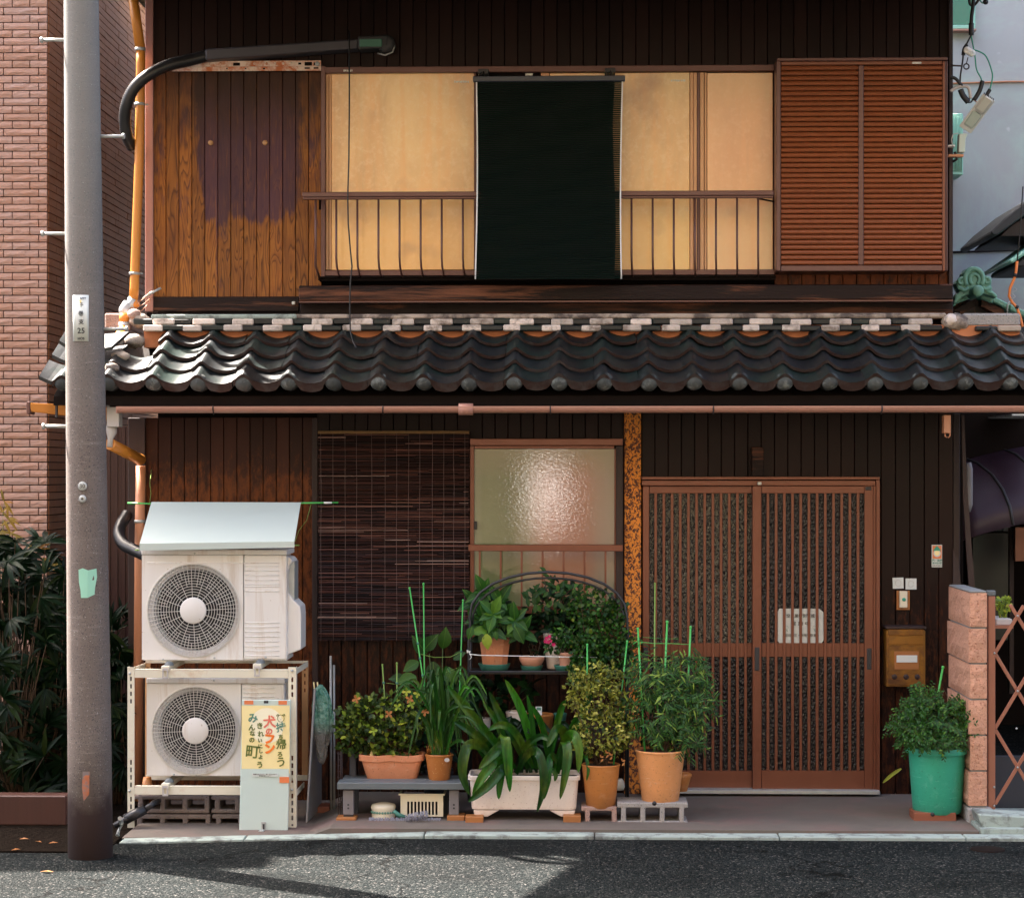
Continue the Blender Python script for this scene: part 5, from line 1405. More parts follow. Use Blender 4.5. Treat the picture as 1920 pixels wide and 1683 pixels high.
# ---- hollow blocks under the stand
def hollow(name, x0, x1, y0, y1, Yf, nh, mt, label, group, depth=.19, cat='concrete block', ext=2, broken=False, par=None, top=.22, bot=.22):
    """block lying on its side, core holes facing the street; ext: open half-cores at the ends"""
    cx = (x0+x1)/2; ax, bx = X(x0, Yf), X(x1, Yf); az, bz = Z(y1, Yf, cx), Z(y0, Yf, cx); w_ = bx-ax; h_ = bz-az
    web = .026; ends = [] ; zs = [az, az+h_*bot, az+h_*(1-top), bz]
    xs = [ax]; kinds = []
    if ext & 1: xs.append(ax+.02); kinds.append('h')
    rest = (bx - (.02 if ext & 2 else 0)) - xs[-1]; cw = (rest - web*(nh+1))/nh
    x = xs[-1]
    for i in range(nh):
        x += web; xs.append(x); kinds.append('s'); x += cw; xs.append(x); kinds.append('h')
    x += web; xs.append(x); kinds.append('s')
    if ext & 2: xs.append(bx); kinds.append('h')
    b = MB(); b.grid(xs, zs, lambda i, j: not (kinds[i] == 'h' and j == 1), Yf, Yf+depth)
    o = build(name, b, M[mt], par, bev=.006, seg=2, at=((ax+bx)/2, Yf, az))
    if par is None: tag(o, label, cat, group)
    return o
gp = 'hollow blocks stacked under the stand'
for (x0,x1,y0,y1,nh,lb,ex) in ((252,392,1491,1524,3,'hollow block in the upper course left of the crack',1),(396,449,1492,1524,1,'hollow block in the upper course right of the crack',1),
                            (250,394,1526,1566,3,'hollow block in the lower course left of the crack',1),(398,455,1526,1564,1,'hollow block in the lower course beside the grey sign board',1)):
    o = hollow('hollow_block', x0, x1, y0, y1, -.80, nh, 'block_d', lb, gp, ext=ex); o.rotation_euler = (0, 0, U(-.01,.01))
# ---- sign board with poster
YSG = -.975
sg = MB(); q0, q1 = P(450, 1563, YSG), P(541, 1563, YSG); t0, t1 = P(453, 1312, YSG), P(545, 1312, YSG)
sg.hexa([(q0.x,YSG-.03,q0.z),(q1.x,YSG-.03,q1.z),(q1.x,YSG-.02,q1.z),(q0.x,YSG-.02,q0.z),(t0.x,YSG+.015,t0.z),(t1.x,YSG+.015,t1.z),(t1.x,YSG+.025,t1.z),(t0.x,YSG+.025,t0.z)])
sgo = thing('sign_board', 'pale grey upright board with a handwritten yellow poster, leaning on the stand', 'sign', P(495,1563,YSG))
build('board', sg, M['board_g'], sgo, bev=.003)
Yq = YSG-.006
b = MB(); b.rb(453, 543, 1322, 1449, Yq-.002, Yq); pst = build('poster', b, M['poster'], sgo)
b = MB(); c = P(500, 1360, Yq-.0026); b.disc((c.x, c.y, c.z), .095, 30, sx=.95); build('poster_pale_patch', b, M['poster_pale'], sgo)  # paler disc in the middle of the poster
for (x0,x1,y0,y1) in ((458,475,1312.5,1320),(522,538,1313,1320.5)):
    b = MB(); b.rb(x0, x1, y0, y1, Yq-.004, Yq-.001); build('tape', b, M['tape_o'], sgo)
b = MB(); b.rb(524, 542, 1456, 1467, YSG-.016, YSG-.010); build('tape', b, M['tape_o'], sgo)
b = MB(); b.rb(494.5, 503, 1313, 1318, Yq-.008, Yq-.002); build('binder_clip', b, M['ink'], sgo, bev=.001)
b = MB(); b.rb(473, 521, 1449.5, 1455, Yq-.010, Yq-.008); tg = build('print_strip', b, M['plate_w'], sgo)
text('strip_lettering', '地域をきれいに・飼い主のマナー', 3.0/S(YSG), P(497, 1451, Yq-.0105), M['ink'], tg)
text('strip_lettering', '環 境 事 業 セ ン タ ー', 2.8/S(YSG), P(497, 1453.8, Yq-.0105), M['ink'], tg, sx=.8)
def col_text(chars, px, ys, sizes, mt, jit=2, bold=.0012):
    for ch, y, sz in zip(chars, ys, sizes):
        text('poster_lettering', ch, sz/S(YSG), P(px+random.Random(ch+str(y)).uniform(-jit, jit), y, Yq-.0040), M[mt], pst, rot=random.Random(ch).uniform(-7,7), bold=bold)
col_text('持', 527, [1364], [19], 'ink_t', 1)
col_text('ち帰ろう', 527, [1381.5,1396,1414,1429], [10,20,11,20], 'ink_g')
col_text('犬の', 505, [1354,1371], [24,14], 'ink_r', 1, .002)
col_text('フン', 506, [1386,1404], [21,21], 'ink_o', 1, .0034)
col_text('きれいにしよう', 488, [1361,1376,1388,1399,1408,1419,1434], [13,12,9,9,9,9,14], 'ink_g', 1)
col_text('み', 474, [1346.5], [19], 'ink_t', 0, .0016)
col_text('んなの町', 473, [1364,1375,1387,1410], [13,11,11,27], 'ink_g', 1, .0014)
c = P(526.5, 1346, Yq-.0032); face = MB()
face.tube([c+Vector((math.cos(t)*.018, 0, math.sin(t)*.019)) for t in [i*2*math.pi/16 for i in range(17)]], .0014, 4)
for s_ in (-1, 1):
    face.tube([c+Vector((s_*.010,0,.018)), c+Vector((s_*.019,0,.021)), c+Vector((s_*.022,0,.012))], .0028, 5)
    face.tube([c+Vector((s_*.006,0,.003)), c+Vector((s_*.006,0,.001))], .0010, 4)
face.tube([c+Vector((-.004,0,-.006)), c+Vector((0,0,-.008)), c+Vector((.004,0,-.006))], .0009, 4)
build('dog_face_drawing', face, M['ink_g'], pst)
b = MB(); b.rb(490, 498.5, 1540, 1566, YSG-.034, YSG-.028); br = build('foot_bracket', b, M['galv'], sgo, bev=.001)
b = MB(); b.rb(492.5, 496, 1544, 1554, YSG-.036, YSG-.0345); build('slot', b, M['ink'], br)
b = MB(); p0 = P(494, 1565, YSG-.03); b.hexa([(p0.x-.020,p0.y-.05,-.051),(p0.x+.006,p0.y-.05,-.051),(p0.x+.012,p0.y,-.050),(p0.x-.012,p0.y,-.050),(p0.x-.020,p0.y-.05,-.047),(p0.x+.006,p0.y-.05,-.047),(p0.x+.012,p0.y,-.046),(p0.x-.012,p0.y,-.046)]); build('foot', b, M['galv'], sgo)

# ---- grey sheet, bag, rods leaning beside it
b = MB(); q = [P(573,1537,-.80), P(600,1537,-.30), P(600,1295,-.30), P(588,1290,-.80)]
b.hexa([(q[0].x,q[0].y,-.045),(q[0].x+.010,q[0].y,-.045),(q[1].x+.01,q[1].y,-.045),(q[1].x,q[1].y,-.045),(q[3].x,q[3].y,q[3].z),(q[3].x+.01,q[3].y,q[3].z),(q[2].x+.01,q[2].y,q[2].z),(q[2].x,q[2].y,q[2].z)])
single('leaning_sheet', b, M['board_d'], 'dull grey sheet standing edge-on beside the steel stand', 'sheet', bev=.002)
def bag():
    mb = MB(); rnd = random.Random(5); n = 22; cx, y0 = 603, -.72
    rows = [(1284,4,3),(1292,12,9),(1305,16,12),(1322,19,13),(1345,21,14),(1370,19,13),(1392,13,11),(1400,12,10),(1415,10,9),(1427,6,5),(1431,2,2)]
    vs = []
    for (py, rx, ry) in rows:
        cc = P(600+ (4 if py > 1300 else 0), py, y0)
        for i in range(n):
            t = 2*math.pi*i/n; k = rnd.uniform(.72,1.12)
            vs.append((cc.x+math.cos(t)*rx/S(y0)*k, cc.y+math.sin(t)*ry/S(y0)*k, cc.z+rnd.uniform(-.006,.006)))
    m = len(rows)
    mb.add(vs, [(j*n+i, (j+1)*n+i, (j+1)*n+(i+1)%n, j*n+(i+1)%n) for j in range(m-1) for i in range(n)], 0, False)
    return mb
single('plastic_bag', bag(), M['bag'], 'crumpled green and clear plastic bag hung beside the grey sheet', 'plastic bag')
for i, (a, c_) in enumerate((((620,1229),(621,1400)), ((626,1246),(627,1400)))):
    b = MB(); b.tube([P(a[0],a[1],-.35), P(c_[0],1520,-.45)], .0065, 8)
    single('grey_rod', b, M['galv'], ['taller of two thin grey rods behind the plastic bag','shorter of two thin grey rods behind the plastic bag'][i], 'rod', 'thin grey rods')
for i, px in enumerate((589, 596)):
    b = MB(); b.tube([P(px-1,1278,-.7), P(px+1,1300,-.7)], .004, 5); single('bamboo_skewer', b, M['poster'], ['left pale stick end poking out of the plastic bag','right pale stick end poking out of the plastic bag'][i], 'stick')
b = MB(); b.rb(587, 618, 1512, 1534, -.45, -.30); single('wood_offcut', b, M['wood_block_r'], 'dark brown wooden offcut in the shade behind the grey sheet', 'wood block', bev=.003)
# ================================================================ LEAVES
def leaf_shape(l=1.0, w=.45, seg=4, fold=.18, curl=.25, pw=.85, twist=0):
    vs = []; fs = []
    for i in range(seg+1):
        t = i/seg; ww = w*.5*math.sin(math.pi*min(.995, max(.03, t))**pw) + (.012 if i == 0 else 0)
        y = l*t; z = -curl*l*t*t
        if i == seg: vs.append((0, y, z)); break
        vs += [(-ww, y, z+fold*ww*2), (0, y, z), (ww, y, z+fold*ww*2)]
    for i in range(seg-1):
        a = i*3; fs += [(a, a+1, a+4, a+3), (a+1, a+2, a+5, a+4)]
    a = (seg-1)*3; e = len(vs)-1; fs += [(a, a+1, e), (a+1, a+2, e)]
    return vs, fs
def basis(d, n):
    y = Vector(d).normalized(); z = Vector(n) - y*Vector(n).dot(y)
    if z.length < 1e-4: z = y.orthogonal()
    z.normalize(); x = y.cross(z)
    return Matrix(((x.x, y.x, z.x), (x.y, y.y, z.y), (x.z, y.z, z.z)))
def put(mb, sh, pos, d, n, s):
    B = basis(d, n); p = Vector(pos)
    mb.add([tuple(p + B @ (Vector(v)*s)) for v in sh[0]], sh[1], 0, True)
_lm = {}
def leaf_mesh(key, sh, mt):
    if key not in _lm:
        b = MB(); b.add(sh[0], sh[1], 0, True); _lm[key] = b.mesh('leaf', mt)
    return _lm[key]
def rnd_dir(rng, up=0.0, front=.3):
    while True:
        v = Vector((rng.uniform(-1,1), rng.uniform(-1,1), rng.uniform(-1,1)))
        if .05 < v.length < 1: break
    v.normalize(); v += Vector((0, -front, up)); return v.normalized()
def bush(par, blobs, n, shape, size, mt, rng, nobj=0, up=.15, front=.35, cluster=1, key='k', mt2=None, f2=.0, base=None, stem_mt=None, nst=8, hollow_=.35):
    """blobs: (px,py,Y,rx_px,ry_px,ry_m,weight). Leaves spread through ellipsoids, the outermost nobj as single leaves"""
    pts = []
    tw = sum(b_[6] for b_ in blobs)
    cs = []
    for b_ in blobs:
        c = P(b_[0], b_[1], b_[2]); cs.append((c, b_[3]/S(b_[2]), b_[5], b_[4]/S(b_[2])))
    for q in range(max(1, n//cluster)):
        r = rng.uniform(0, tw); k = 0
        while r > blobs[k][6]: r -= blobs[k][6]; k += 1
        c, ax, ay, az = cs[k]
        v = rnd_dir(rng, 0, .25); rad = rng.uniform(hollow_, 1)**.6 * rng.uniform(.85, 1.08)
        p = c + Vector((v.x*ax*rad, v.y*ay*rad, v.z*az*rad))
        for j in range(cluster):
            d = (v*.6 + rnd_dir(rng, up, front)*.9).normalized()
            nn = (Vector((rng.uniform(-.5,.5), -.7, .75)) + rnd_dir(rng)*.6)
            pts.append((p, d, nn, rng.uniform(*size), rad*(1 if v.y < .1 else .7)))
    pts.sort(key=lambda t: -t[4] + (t[0].y+.6)*.8)
    st = MB(); st2 = MB()
    for i, (p, d, nn, s, _) in enumerate(pts):
        m_ = mt2 if (mt2 is not None and rng.random() < f2) else mt
        if i < nobj:
            inst('leaf', leaf_mesh((key, m_.name), shape, m_), par, p, basis(d, nn), s)
        else: put(st if m_ is mt else st2, shape, p, d, nn, s)
    if st.v: build('foliage', st, mt, par, kind='stuff')
    if st2.v: build('foliage', st2, mt2, par, kind='stuff')
    if base is not None:
        sb_ = MB()
        for i in range(nst):
            p = pts[rng.randrange(len(pts))][0]; b0 = Vector(base) + Vector((rng.uniform(-.03,.03), rng.uniform(-.03,.03), 0))
            mid = (b0+p)/2 + Vector((rng.uniform(-.03,.03), rng.uniform(-.02,.02), .03))
            sb_.tube([b0, mid, p], [.004,.003,.0015], 5)
        build('stem', sb_, stem_mt or L['bark'], par)
def strap(mb, pts, w, rng, wpx=True, tipw=.1):
    """strap leaf through photo points (px,py,Y); w is the full width in photo pixels"""
    V = [P(*q) for q in pts]; path = []
    for i in range(len(V)-1):
        p0 = V[max(i-1,0)]; p1 = V[i]; p2 = V[i+1]; p3 = V[min(i+2, len(V)-1)]
        for k in range(5):
            t = k/5; path.append(.5*((2*p1)+(-p0+p2)*t+(2*p0-5*p1+4*p2-p3)*t*t+(-p0+3*p1-3*p2+p3)*t**3))
    path.append(V[-1]); n = len(path); vs = []; hw = w/S(pts[0][2])/2
    side0 = None
    for i, p in enumerate(path):
        t = (path[min(i+1, n-1)]-path[max(i-1, 0)]).normalized()
        view = Vector((0, -1, .25)).normalized()
        sd_ = t.cross(view)
        if sd_.length < .15: sd_ = side0 or Vector((1,0,0))
        sd_.normalize()
        if side0 is not None and sd_.dot(side0) < 0: sd_ = -sd_
        if side0 is not None: sd_ = (sd_*.5+side0*.5).normalized()
        side0 = sd_
        nrm = sd_.cross(t); f = i/(n-1)
        k = .9*min(1, .45+f*2.2) * (1 if f < .55 else max(tipw*.3, max(0, 1-((f-.55)/.45)**2)**.72))
        ww = hw*k
        vs += [tuple(p - sd_*ww), tuple(p - sd_*ww*.5 - Vector((0,-1,0))*ww*.12), tuple(p + Vector((0,1,-.1))*ww*.5), tuple(p + sd_*ww*.5 - Vector((0,-1,0))*ww*.12), tuple(p + sd_*ww)]
    fs = [(i*5+j, i*5+j+1, (i+1)*5+j+1, (i+1)*5+j) for i in range(n-1) for j in range(4)]
    mb.add(vs, fs, 0, True)
def stake(pa, pb_, label, r=.0042, mt='stake', caps=True, clips=()):
    b = MB(); a, c_ = P(*pa), P(*pb_); b.tube([a, c_], r, 7)
    b.lathe([(r*1.0,-.008),(r*1.35,-.006),(r*1.35,.004),(.0005,.007)], a if a.z > c_.z else c_, 8)
    o = single('garden_stake', b, M[mt], label, 'garden stake', 'green garden stakes')
    for t in clips:
        p = a + (c_-a)*t; b = MB(); b.tube([p-Vector((.006,0,0)), p+Vector((.006,0,0))], r*1.8, 6); build('clip', b, M['saucer_g'], o)
    return o
def pot(par, name, cx, ytop, ybot, rtop, rbot, Y, mt, rim=.02, rimh=.03, n=36, facet=False, sy=1.0, soil=True, wall=.006, label=None):
    """round pot from photo pixels: centre x, rim and foot rows, radii in px"""
    s_ = S(Y); zt = Z(ytop, Y, cx); zb = Z(ybot, Y, cx); x = X(cx, Y); rt_, rb_ = rtop/s_, rbot/s_; h = zt-zb
    ri = rt_ - rim*.35
    prof = [(.001, 0), (rb_*.94, 0), (rb_, .006), (ri*.995, h-rimh), (rt_, h-rimh+.002), (rt_, h-.004), (rt_-.004, h), (rt_-.004-wall, h-.002), (ri-.012, h-rimh)]
    b = MB(); b.lathe(prof, (x, Y, zb), n, facet=facet, sy=sy)
    o = build(name, b, mt, par, label=label)
    if not facet:
        mod = o.modifiers.new('e', 'EDGE_SPLIT'); mod.split_angle = math.radians(35)
    if soil:
        b = MB(); b.lathe([(.0005, h-rimh*.9), (ri-.010, h-rimh)], (x, Y, zb), 20); build('soil', b, M['soil_pot'], par)
    return Vector((x, Y, zb)), Vector((x, Y, zt))
def wood(x0, x1, y0, y1, Yf, dp_, mt, label, grp='wooden blocks under the planters'):
    b = MB(); b.rb(x0, x1, y0, y1, Yf, Yf+dp_); o = single('wood_block', b, M[mt], label, 'wood block', grp, bev=.003); return o
rng = random.Random(42)
ell = leaf_shape(1, .52, 5, .16, .25)
broad = leaf_shape(1, .68, 5, .14, .28)
obov = leaf_shape(1, .62, 3, .14, .15, 1.3)
small = leaf_shape(1, .50, 3, .14, .15)
lance = leaf_shape(1, .20, 4, .2, .45)
roundl = leaf_shape(1, .85, 4, .1, .12)

# ---------------------------------------------------------------- bench with pots
YB1 = -.98
bn = thing('low_bench', 'slate-grey low plank bench standing on two orange wooden blocks', 'bench', P(750, 1533, YB1))
b = MB(); q0, q1 = X(632, YB1), X(872, YB1); zt = Z(1467, YB1, 750)
b.box(q0, q1, YB1, YB1+.125, zt-.036, zt); build('plank', b, M['bench'], bn, bev=.003)
b = MB(); b.box(q0+.012, q1+.02, YB1+.13, YB1+.28, zt-.036, zt+.001); build('plank', b, M['bench'], bn, bev=.003)
for (px, w_) in ((653, 10), (851, 9)):
    b = MB(); b.rb(px-w_, px+w_, 1480.5, 1527, YB1+.03, YB1+.07); lg = build('leg', b, M['bench_leg'], bn, bev=.003)
    for py in (1508, 1514.5):
        b = MB(); b.disc(P(px, py, YB1+.0285), .0055, 10); build('screw_hole', b, M['ink'], lg)
    b = MB(); b.rb(px-w_+1, px+w_-1, 1527, 1532, YB1+.032, YB1+.066); build('foot', b, M['ink'], lg, bev=.002)
for px in (668, 836):
    b = MB(); b.rb(px-6, px+4, 1481, 1536, YB1+.22, YB1+.25); build('leg', b, M['navy'], bn)
wood(630, 667, 1532.5, 1554, YB1-.01, .11, 'wood_block', 'orange wooden block under the left end of the grey bench')
wood(838, 871, 1529, 1550.5, YB1+.0, .11, 'wood_block', 'orange wooden block under the right end of the grey bench')
wood(872.5, 906, 1531, 1553.5, -1.04, .10, 'wood_block', 'orange wooden block under the left end of the white planter')
wood(1056, 1089, 1529, 1551, -1.02, .10, 'wood_block', 'orange wooden block under the right end of the white planter')
# terracotta trough
YT_ = -.86
tr = thing('oblong_planter', 'terracotta trough planter with a wavy rim and a dense yellow-green shrub', 'planter', P(733, 1467, YT_))
def trough(par, x0t, x1t, x0b, x1b, ytop, yrim, ybot, Yf, dt, db, mt, wavy=0, feet=0, rimout=3):
    s_ = S(Yf); zt, zr, zb = Z(ytop, Yf, (x0t+x1t)/2), Z(yrim, Yf, (x0t+x1t)/2), Z(ybot, Yf, (x0t+x1t)/2)
    def ring(x0, x1, yf, yb_, z, n=12, wob=0):
        out = []; r = min(.03, (yb_-yf)/2*.6)
        corners = [(x1-r, yf+r, -90), (x1-r, yb_-r, 0), (x0+r, yb_-r, 90), (x0+r, yf+r, 180)]
        for (cx, cy, a0) in corners:
            for k in range(6):
                a = math.radians(a0 + 90*k/5); out.append((cx+math.cos(a)*r, cy+math.sin(a)*r, z + wob*math.sin((cx+math.cos(a)*r)*38)))
            # subdivide the long sides
            if a0 == -90: pass
        # long front side subdivision
        res = []
        for i in range(len(out)):
            res.append(out[i]); nx_ = out[(i+1) % len(out)]
            L_ = math.hypot(nx_[0]-out[i][0], nx_[1]-out[i][1])
            if L_ > .12:
                m = 10
                for k in range(1, m): 
                    xx = out[i][0]+(nx_[0]-out[i][0])*k/m; yy = out[i][1]+(nx_[1]-out[i][1])*k/m
                    res.append((xx, yy, z+wob*math.sin(xx*38)))
        return res
    ro = rimout/s_
    X0t, X1t, X0b, X1b = X(x0t,Yf), X(x1t,Yf), X(x0b,Yf), X(x1b,Yf)
    R_ = [ring(X0b, X1b, Yf+.02, Yf+.02+db, zb), ring(X0b+(X0t-X0b)*.08, X1b+(X1t-X1b)*.08, Yf+.018, Yf+.02+db, zb+.01), ring(X0t+ro*1.6, X1t-ro*1.6, Yf+ro, Yf+dt-ro, zr), ring(X0t, X1t, Yf, Yf+dt, zr+.002, wob=wavy), ring(X0t, X1t, Yf, Yf+dt, zt-.004, wob=wavy),
          ring(X0t+.004, X1t-.004, Yf+.004, Yf+dt-.004, zt, wob=wavy), ring(X0t+.012, X1t-.012, Yf+.012, Yf+dt-.012, zt-.002, wob=wavy), ring(X0t+.016, X1t-.016, Yf+.016, Yf+dt-.016, zr)]
    n = len(R_[0]); vs = [p for r in R_ for p in r]
    fs = [(j*n+i, j*n+(i+1) % n, (j+1)*n+(i+1) % n, (j+1)*n+i) for j in range(len(R_)-1) for i in range(n)]
    fs.append(tuple(range(n-1, -1, -1)))
    b = MB(); b.add(vs, fs, 0, True); o = build('trough', b, mt, par)
    mod = o.modifiers.new('e', 'EDGE_SPLIT'); mod.split_angle = math.radians(40)
    b = MB(); b.add(R_[-1], [tuple(range(n))]); build('soil', b, M['soil_pot'], par)
    return zt, zb
trough(tr, 672, 794, 689, 779, 1416, 1428, 1467, YT_, .17, .12, M['terra'], wavy=.003)
b = MB()
for (fx, fy) in ((703,1443),(729,1445),(757,1444),(716,1450),(745,1451),(768,1438)):
    c = P(fx, fy, YT_+.019)
    for k in range(6):
        t = k*math.pi/3; b.tube([c, c+Vector((math.cos(t)*.014, 0, math.sin(t)*.012))], [.0018, .0032], 5)
build('moulded_flowers', b, M['terra'], tr)
bush(tr, [(715,1352,-.76,86,58,.14,1.0),(670,1368,-.76,50,50,.10,.6),(765,1340,-.76,45,45,.10,.5),(738,1400,-.76,50,30,.1,.3)], 1500, obov, (.024,.044), L['lime_d'], rng, nobj=120, cluster=3, key='ob', mt2=L['lime'], f2=.16, base=P(733,1420,-.78), nst=26)
for i in range(9):
    p = P(rng.choice([(762,1295),(768,1310),(771,1318),(797,1335),(746,1322),(668,1322),(783,1330),(729,1335),(700,1370)][i:i+1])[0], [1296,1310,1320,1334,1325,1310,1300,1338,1370][i], -.90)
    b = MB()
    for k in range(4): put(b, obov, p, Vector((math.cos(k*1.6+i), -.3, math.sin(k*1.6+i))), Vector((0,-1,.3)), .026)
    build('leaf', b, L['rust_leaf'] if i % 2 else L['lime'], tr)
b = MB(); b.prism([(X(a,-.80), Z(c,-.80,700)) for a, c in ((693,1424),(701,1424),(700,1412),(696,1406),(694,1412))], -.80, -.795); build('plant_tag', b, M['poster'], tr)
# ochre pot with grassy lily
YO = -.84
po = thing('potted_lily', 'glazed brown pot on a white saucer with arching grassy leaves', 'potted plant', P(824, 1466, YO))
pot(po, 'pot', 823.5, 1412, 1460, 27, 20, YO, M['terra_b'], rim=.01, rimh=.012)
b = MB(); b.lathe([(.001,0),(.062,0),(.078,.014),(.080,.018),(.074,.018),(.058,.006),(.001,.005)], (X(824,YO), YO, Z(1466.5, YO, 824)), 32); build('saucer', b, M['white_paint'], po)
b = MB(); b.disc(P(838,1424,YO-.075), .011, 16, sx=1.3); build('sticker', b, M['hopper'], po)
st_mb = []
paths = []
for i in range(58):
    bx = rng.uniform(808, 840); a = rng.uniform(-1, 1); hgt = rng.uniform(60, 165); reach = a*rng.uniform(45, 105); drop = rng.uniform(10, 80)
    y0 = YO + rng.uniform(-.05,.05); yf = y0 + rng.uniform(-.12, .1)
    paths.append([(bx,1414,y0),(bx+reach*.25,1414-hgt*.6,(y0+yf)/2),(bx+reach*.65,1414-hgt,yf),(bx+reach,1414-hgt+drop,yf-.03)])
paths += [[(822,1414,YO),(835,1340,-.9),(862,1322,-.95),(890,1330,-.98)],[(820,1414,YO),(845,1350,-.9),(880,1345,-.98),(902,1372,-1.0)],[(818,1414,YO),(800,1330,-.9),(782,1345,-.98),(784,1375,-1.0)],
          [(826,1414,YO),(850,1392,-.9),(865,1388,-.98),(874,1398,-1.0)],[(815,1410,YO),(806,1330,-.9),(804,1300,-.96),(765,1290,-1.0)],[(818,1410,YO),(812,1330,-.9),(806,1300,-.94),(808,1358,-1.0)]]
for k, pth in enumerate(paths):
    b = MB(); strap(b, pth, rng.uniform(4.5, 8), rng); build('leaf', b, L['mid'] if k % 3 else L['strap'], po)
b = MB()
for i in range(26):
    x0 = rng.uniform(800,846); b.tube([P(x0,1414,YO), P(x0+rng.uniform(-8,8), 1414-rng.uniform(8,34), YO-.02)], [.003,.001], 4)
build('dead_stubs', b, L['rust_leaf'], po)
# big-leaf plant with stakes at the back
YR = -.45
pr = thing('staked_plant', 'large rounded dark leaves tied to tall green stakes before the bamboo blind', 'potted plant', P(820, 1480, YR))
pot(pr, 'pot', 820, 1440, 1500, 30, 24, YR, M['navy'])
for (px, py, dx, dz, s_) in ((800,1225,-.4,.6,.13),(812,1240,.1,-1,.15),(795,1218,.5,.6,.12),(830,1215,.2,.9,.12),(838,1250,.3,-.8,.13),(780,1268,-1,-.2,.11),(862,1270,1,.1,.10),(850,1235,.7,.5,.08),(815,1265,-.1,-1,.12),(760,1272,-.9,.1,.09),(845,1290,.9,-.3,.10),(800,1290,-.5,-.6,.10),(825,1300,.3,-.8,.11),(870,1282,.9,.2,.09),(785,1240,-.6,-.3,.10)):
    p = P(px, py, YR+rng.uniform(-.08,.05)); inst('leaf', leaf_mesh(('br','broadm'), broad, L['broadm']), pr, p, basis((dx, -.35, dz), (rng.uniform(-.3,.3), -1, .5)), s_)
b = MB()
for (px, py) in ((805,1225),(830,1215),(838,1250),(780,1268),(862,1270),(815,1265)):
    b.tube([P(820+rng.uniform(-10,10),1450,YR), P((820+px)/2+rng.uniform(-6,6),1350,YR), P(px,py,YR)], .0028, 5)
build('stem', b, L['stem'], pr)
bush(pr, [(795,1390,-.55,60,60,.12,1),(850,1330,-.5,40,50,.1,.6)], 130, ell, (.05,.09), L['dark'], rng, nobj=50, key='dk')
stake((768,1102,-.62), (815,1420,-.80), 'green stake leaning right, leftmost of the tall pair before the blind', clips=(.33,.42,.52,.62))
stake((794,1094,-.50), (797,1400,-.60), 'upright green stake, tallest beside the leaning one before the blind', clips=(.7,))
stake((868,1125,-.52), (858,1400,-.60), 'thin green stake between the blind and the arched plant rack', r=.004, clips=(.35,.46))
stake((717,1246,-.70), (727,1400,-.78), 'short green stake in the yellow-green shrub, the left one', r=.004, mt='stake_o', clips=(.22,))
stake((744,1243,-.70), (745,1400,-.78), 'short green stake in the yellow-green shrub, the right one', r=.004, mt='stake_o', clips=(.24,))
b = MB(); b.tube([P(724,1280,-.72), P(744,1282,-.72), P(780,1286,-.66)], .0012, 4); b.tube([P(789,1226,-.66), P(815,1232,-.62), P(845,1231,-.6), P(863,1222,-.56)], .0018, 4); b.tube([P(797,1262,-.7), P(828,1263,-.6), P(862,1250,-.56)], .0009, 4)
single('garden_tie', b, M['stake_o'], 'thin wires strung between the green stakes before the blind', 'garden wire')
# things under the bench
b = MB(); s_ = S(-.88); c = P(719, 1533, -.88)
b.lathe([(.001,0),(.060,0),(.063,.012),(.060,.030),(.062,.044),(.068,.060),(.062,.074),(.03,.083),(.001,.084)], c, 32)
rb_ = thing('round_tub', 'small round cream tub with a band of blue dots under the bench', 'tub', c)
build('tub', b, M['plastic_c'], rb_)
for i in range(13):
    t = math.pi + math.pi*(i+.5)/13; b = MB(); q = c + Vector((math.cos(t)*.0625, math.sin(t)*.0625, .036)); b.lathe([(.001,.0012),(.0055,.001),(.0065,0)], (q.x, q.y-.001, q.z), 10, axis='y'); build('dot', b, M['ink_t'], rb_)
bk2 = thing('slotted_basket', 'cream plastic basket with tall upright slots under the bench', 'basket', P(790, 1530, -.87))
Yk = -.92; xs2 = [749+4]; kinds = ['s']
px = 764.0; xs2 = [751, 763.5]
kk = ['s']
for i in range(9): xs2 += [xs2[-1]+4.0, xs2[-1]+4.0+2.6]; kk += ['h','s']
xs2[-1] = 831; b = MB()
ysb = [1530, 1527, 1502, 1489]
b.grid([X(p, Yk) for p in xs2], [Z(p, Yk, 790) for p in ysb], lambda i, j: not (kk[i] == 'h' and j == 1), Yk, Yk+.004)
build('front', b, M['plastic_c'], bk2)
b = MB(); b.rb(747, 834, 1487.5, 1490.5, Yk-.006, Yk+.16); b2 = MB()
b.v = []; b.f = []; b.m = []; b.sm = []
for (x0, x1, yf, yb_) in ((747,834,Yk-.006,Yk+.002),(747,834,Yk+.15,Yk+.16)): b.rb(x0, x1, 1487.5, 1490.3, yf, yb_)
b.rb(747, 750.5, 1487.5, 1490.3, Yk+.0022, Yk+.1498); b.rb(830.5, 834, 1487.5, 1490.3, Yk+.0022, Yk+.1498)
build('rim', b, M['plastic_c'], bk2)
b = MB(); b.rb(751, 753, 1490.5, 1530, Yk+.0045, Yk+.15); b.rb(829, 831, 1490.5, 1530, Yk+.0045, Yk+.15); b.rb(753.5, 828.5, 1490.5, 1530, Yk+.146, Yk+.15); build('side', b, M['ink'], bk2)
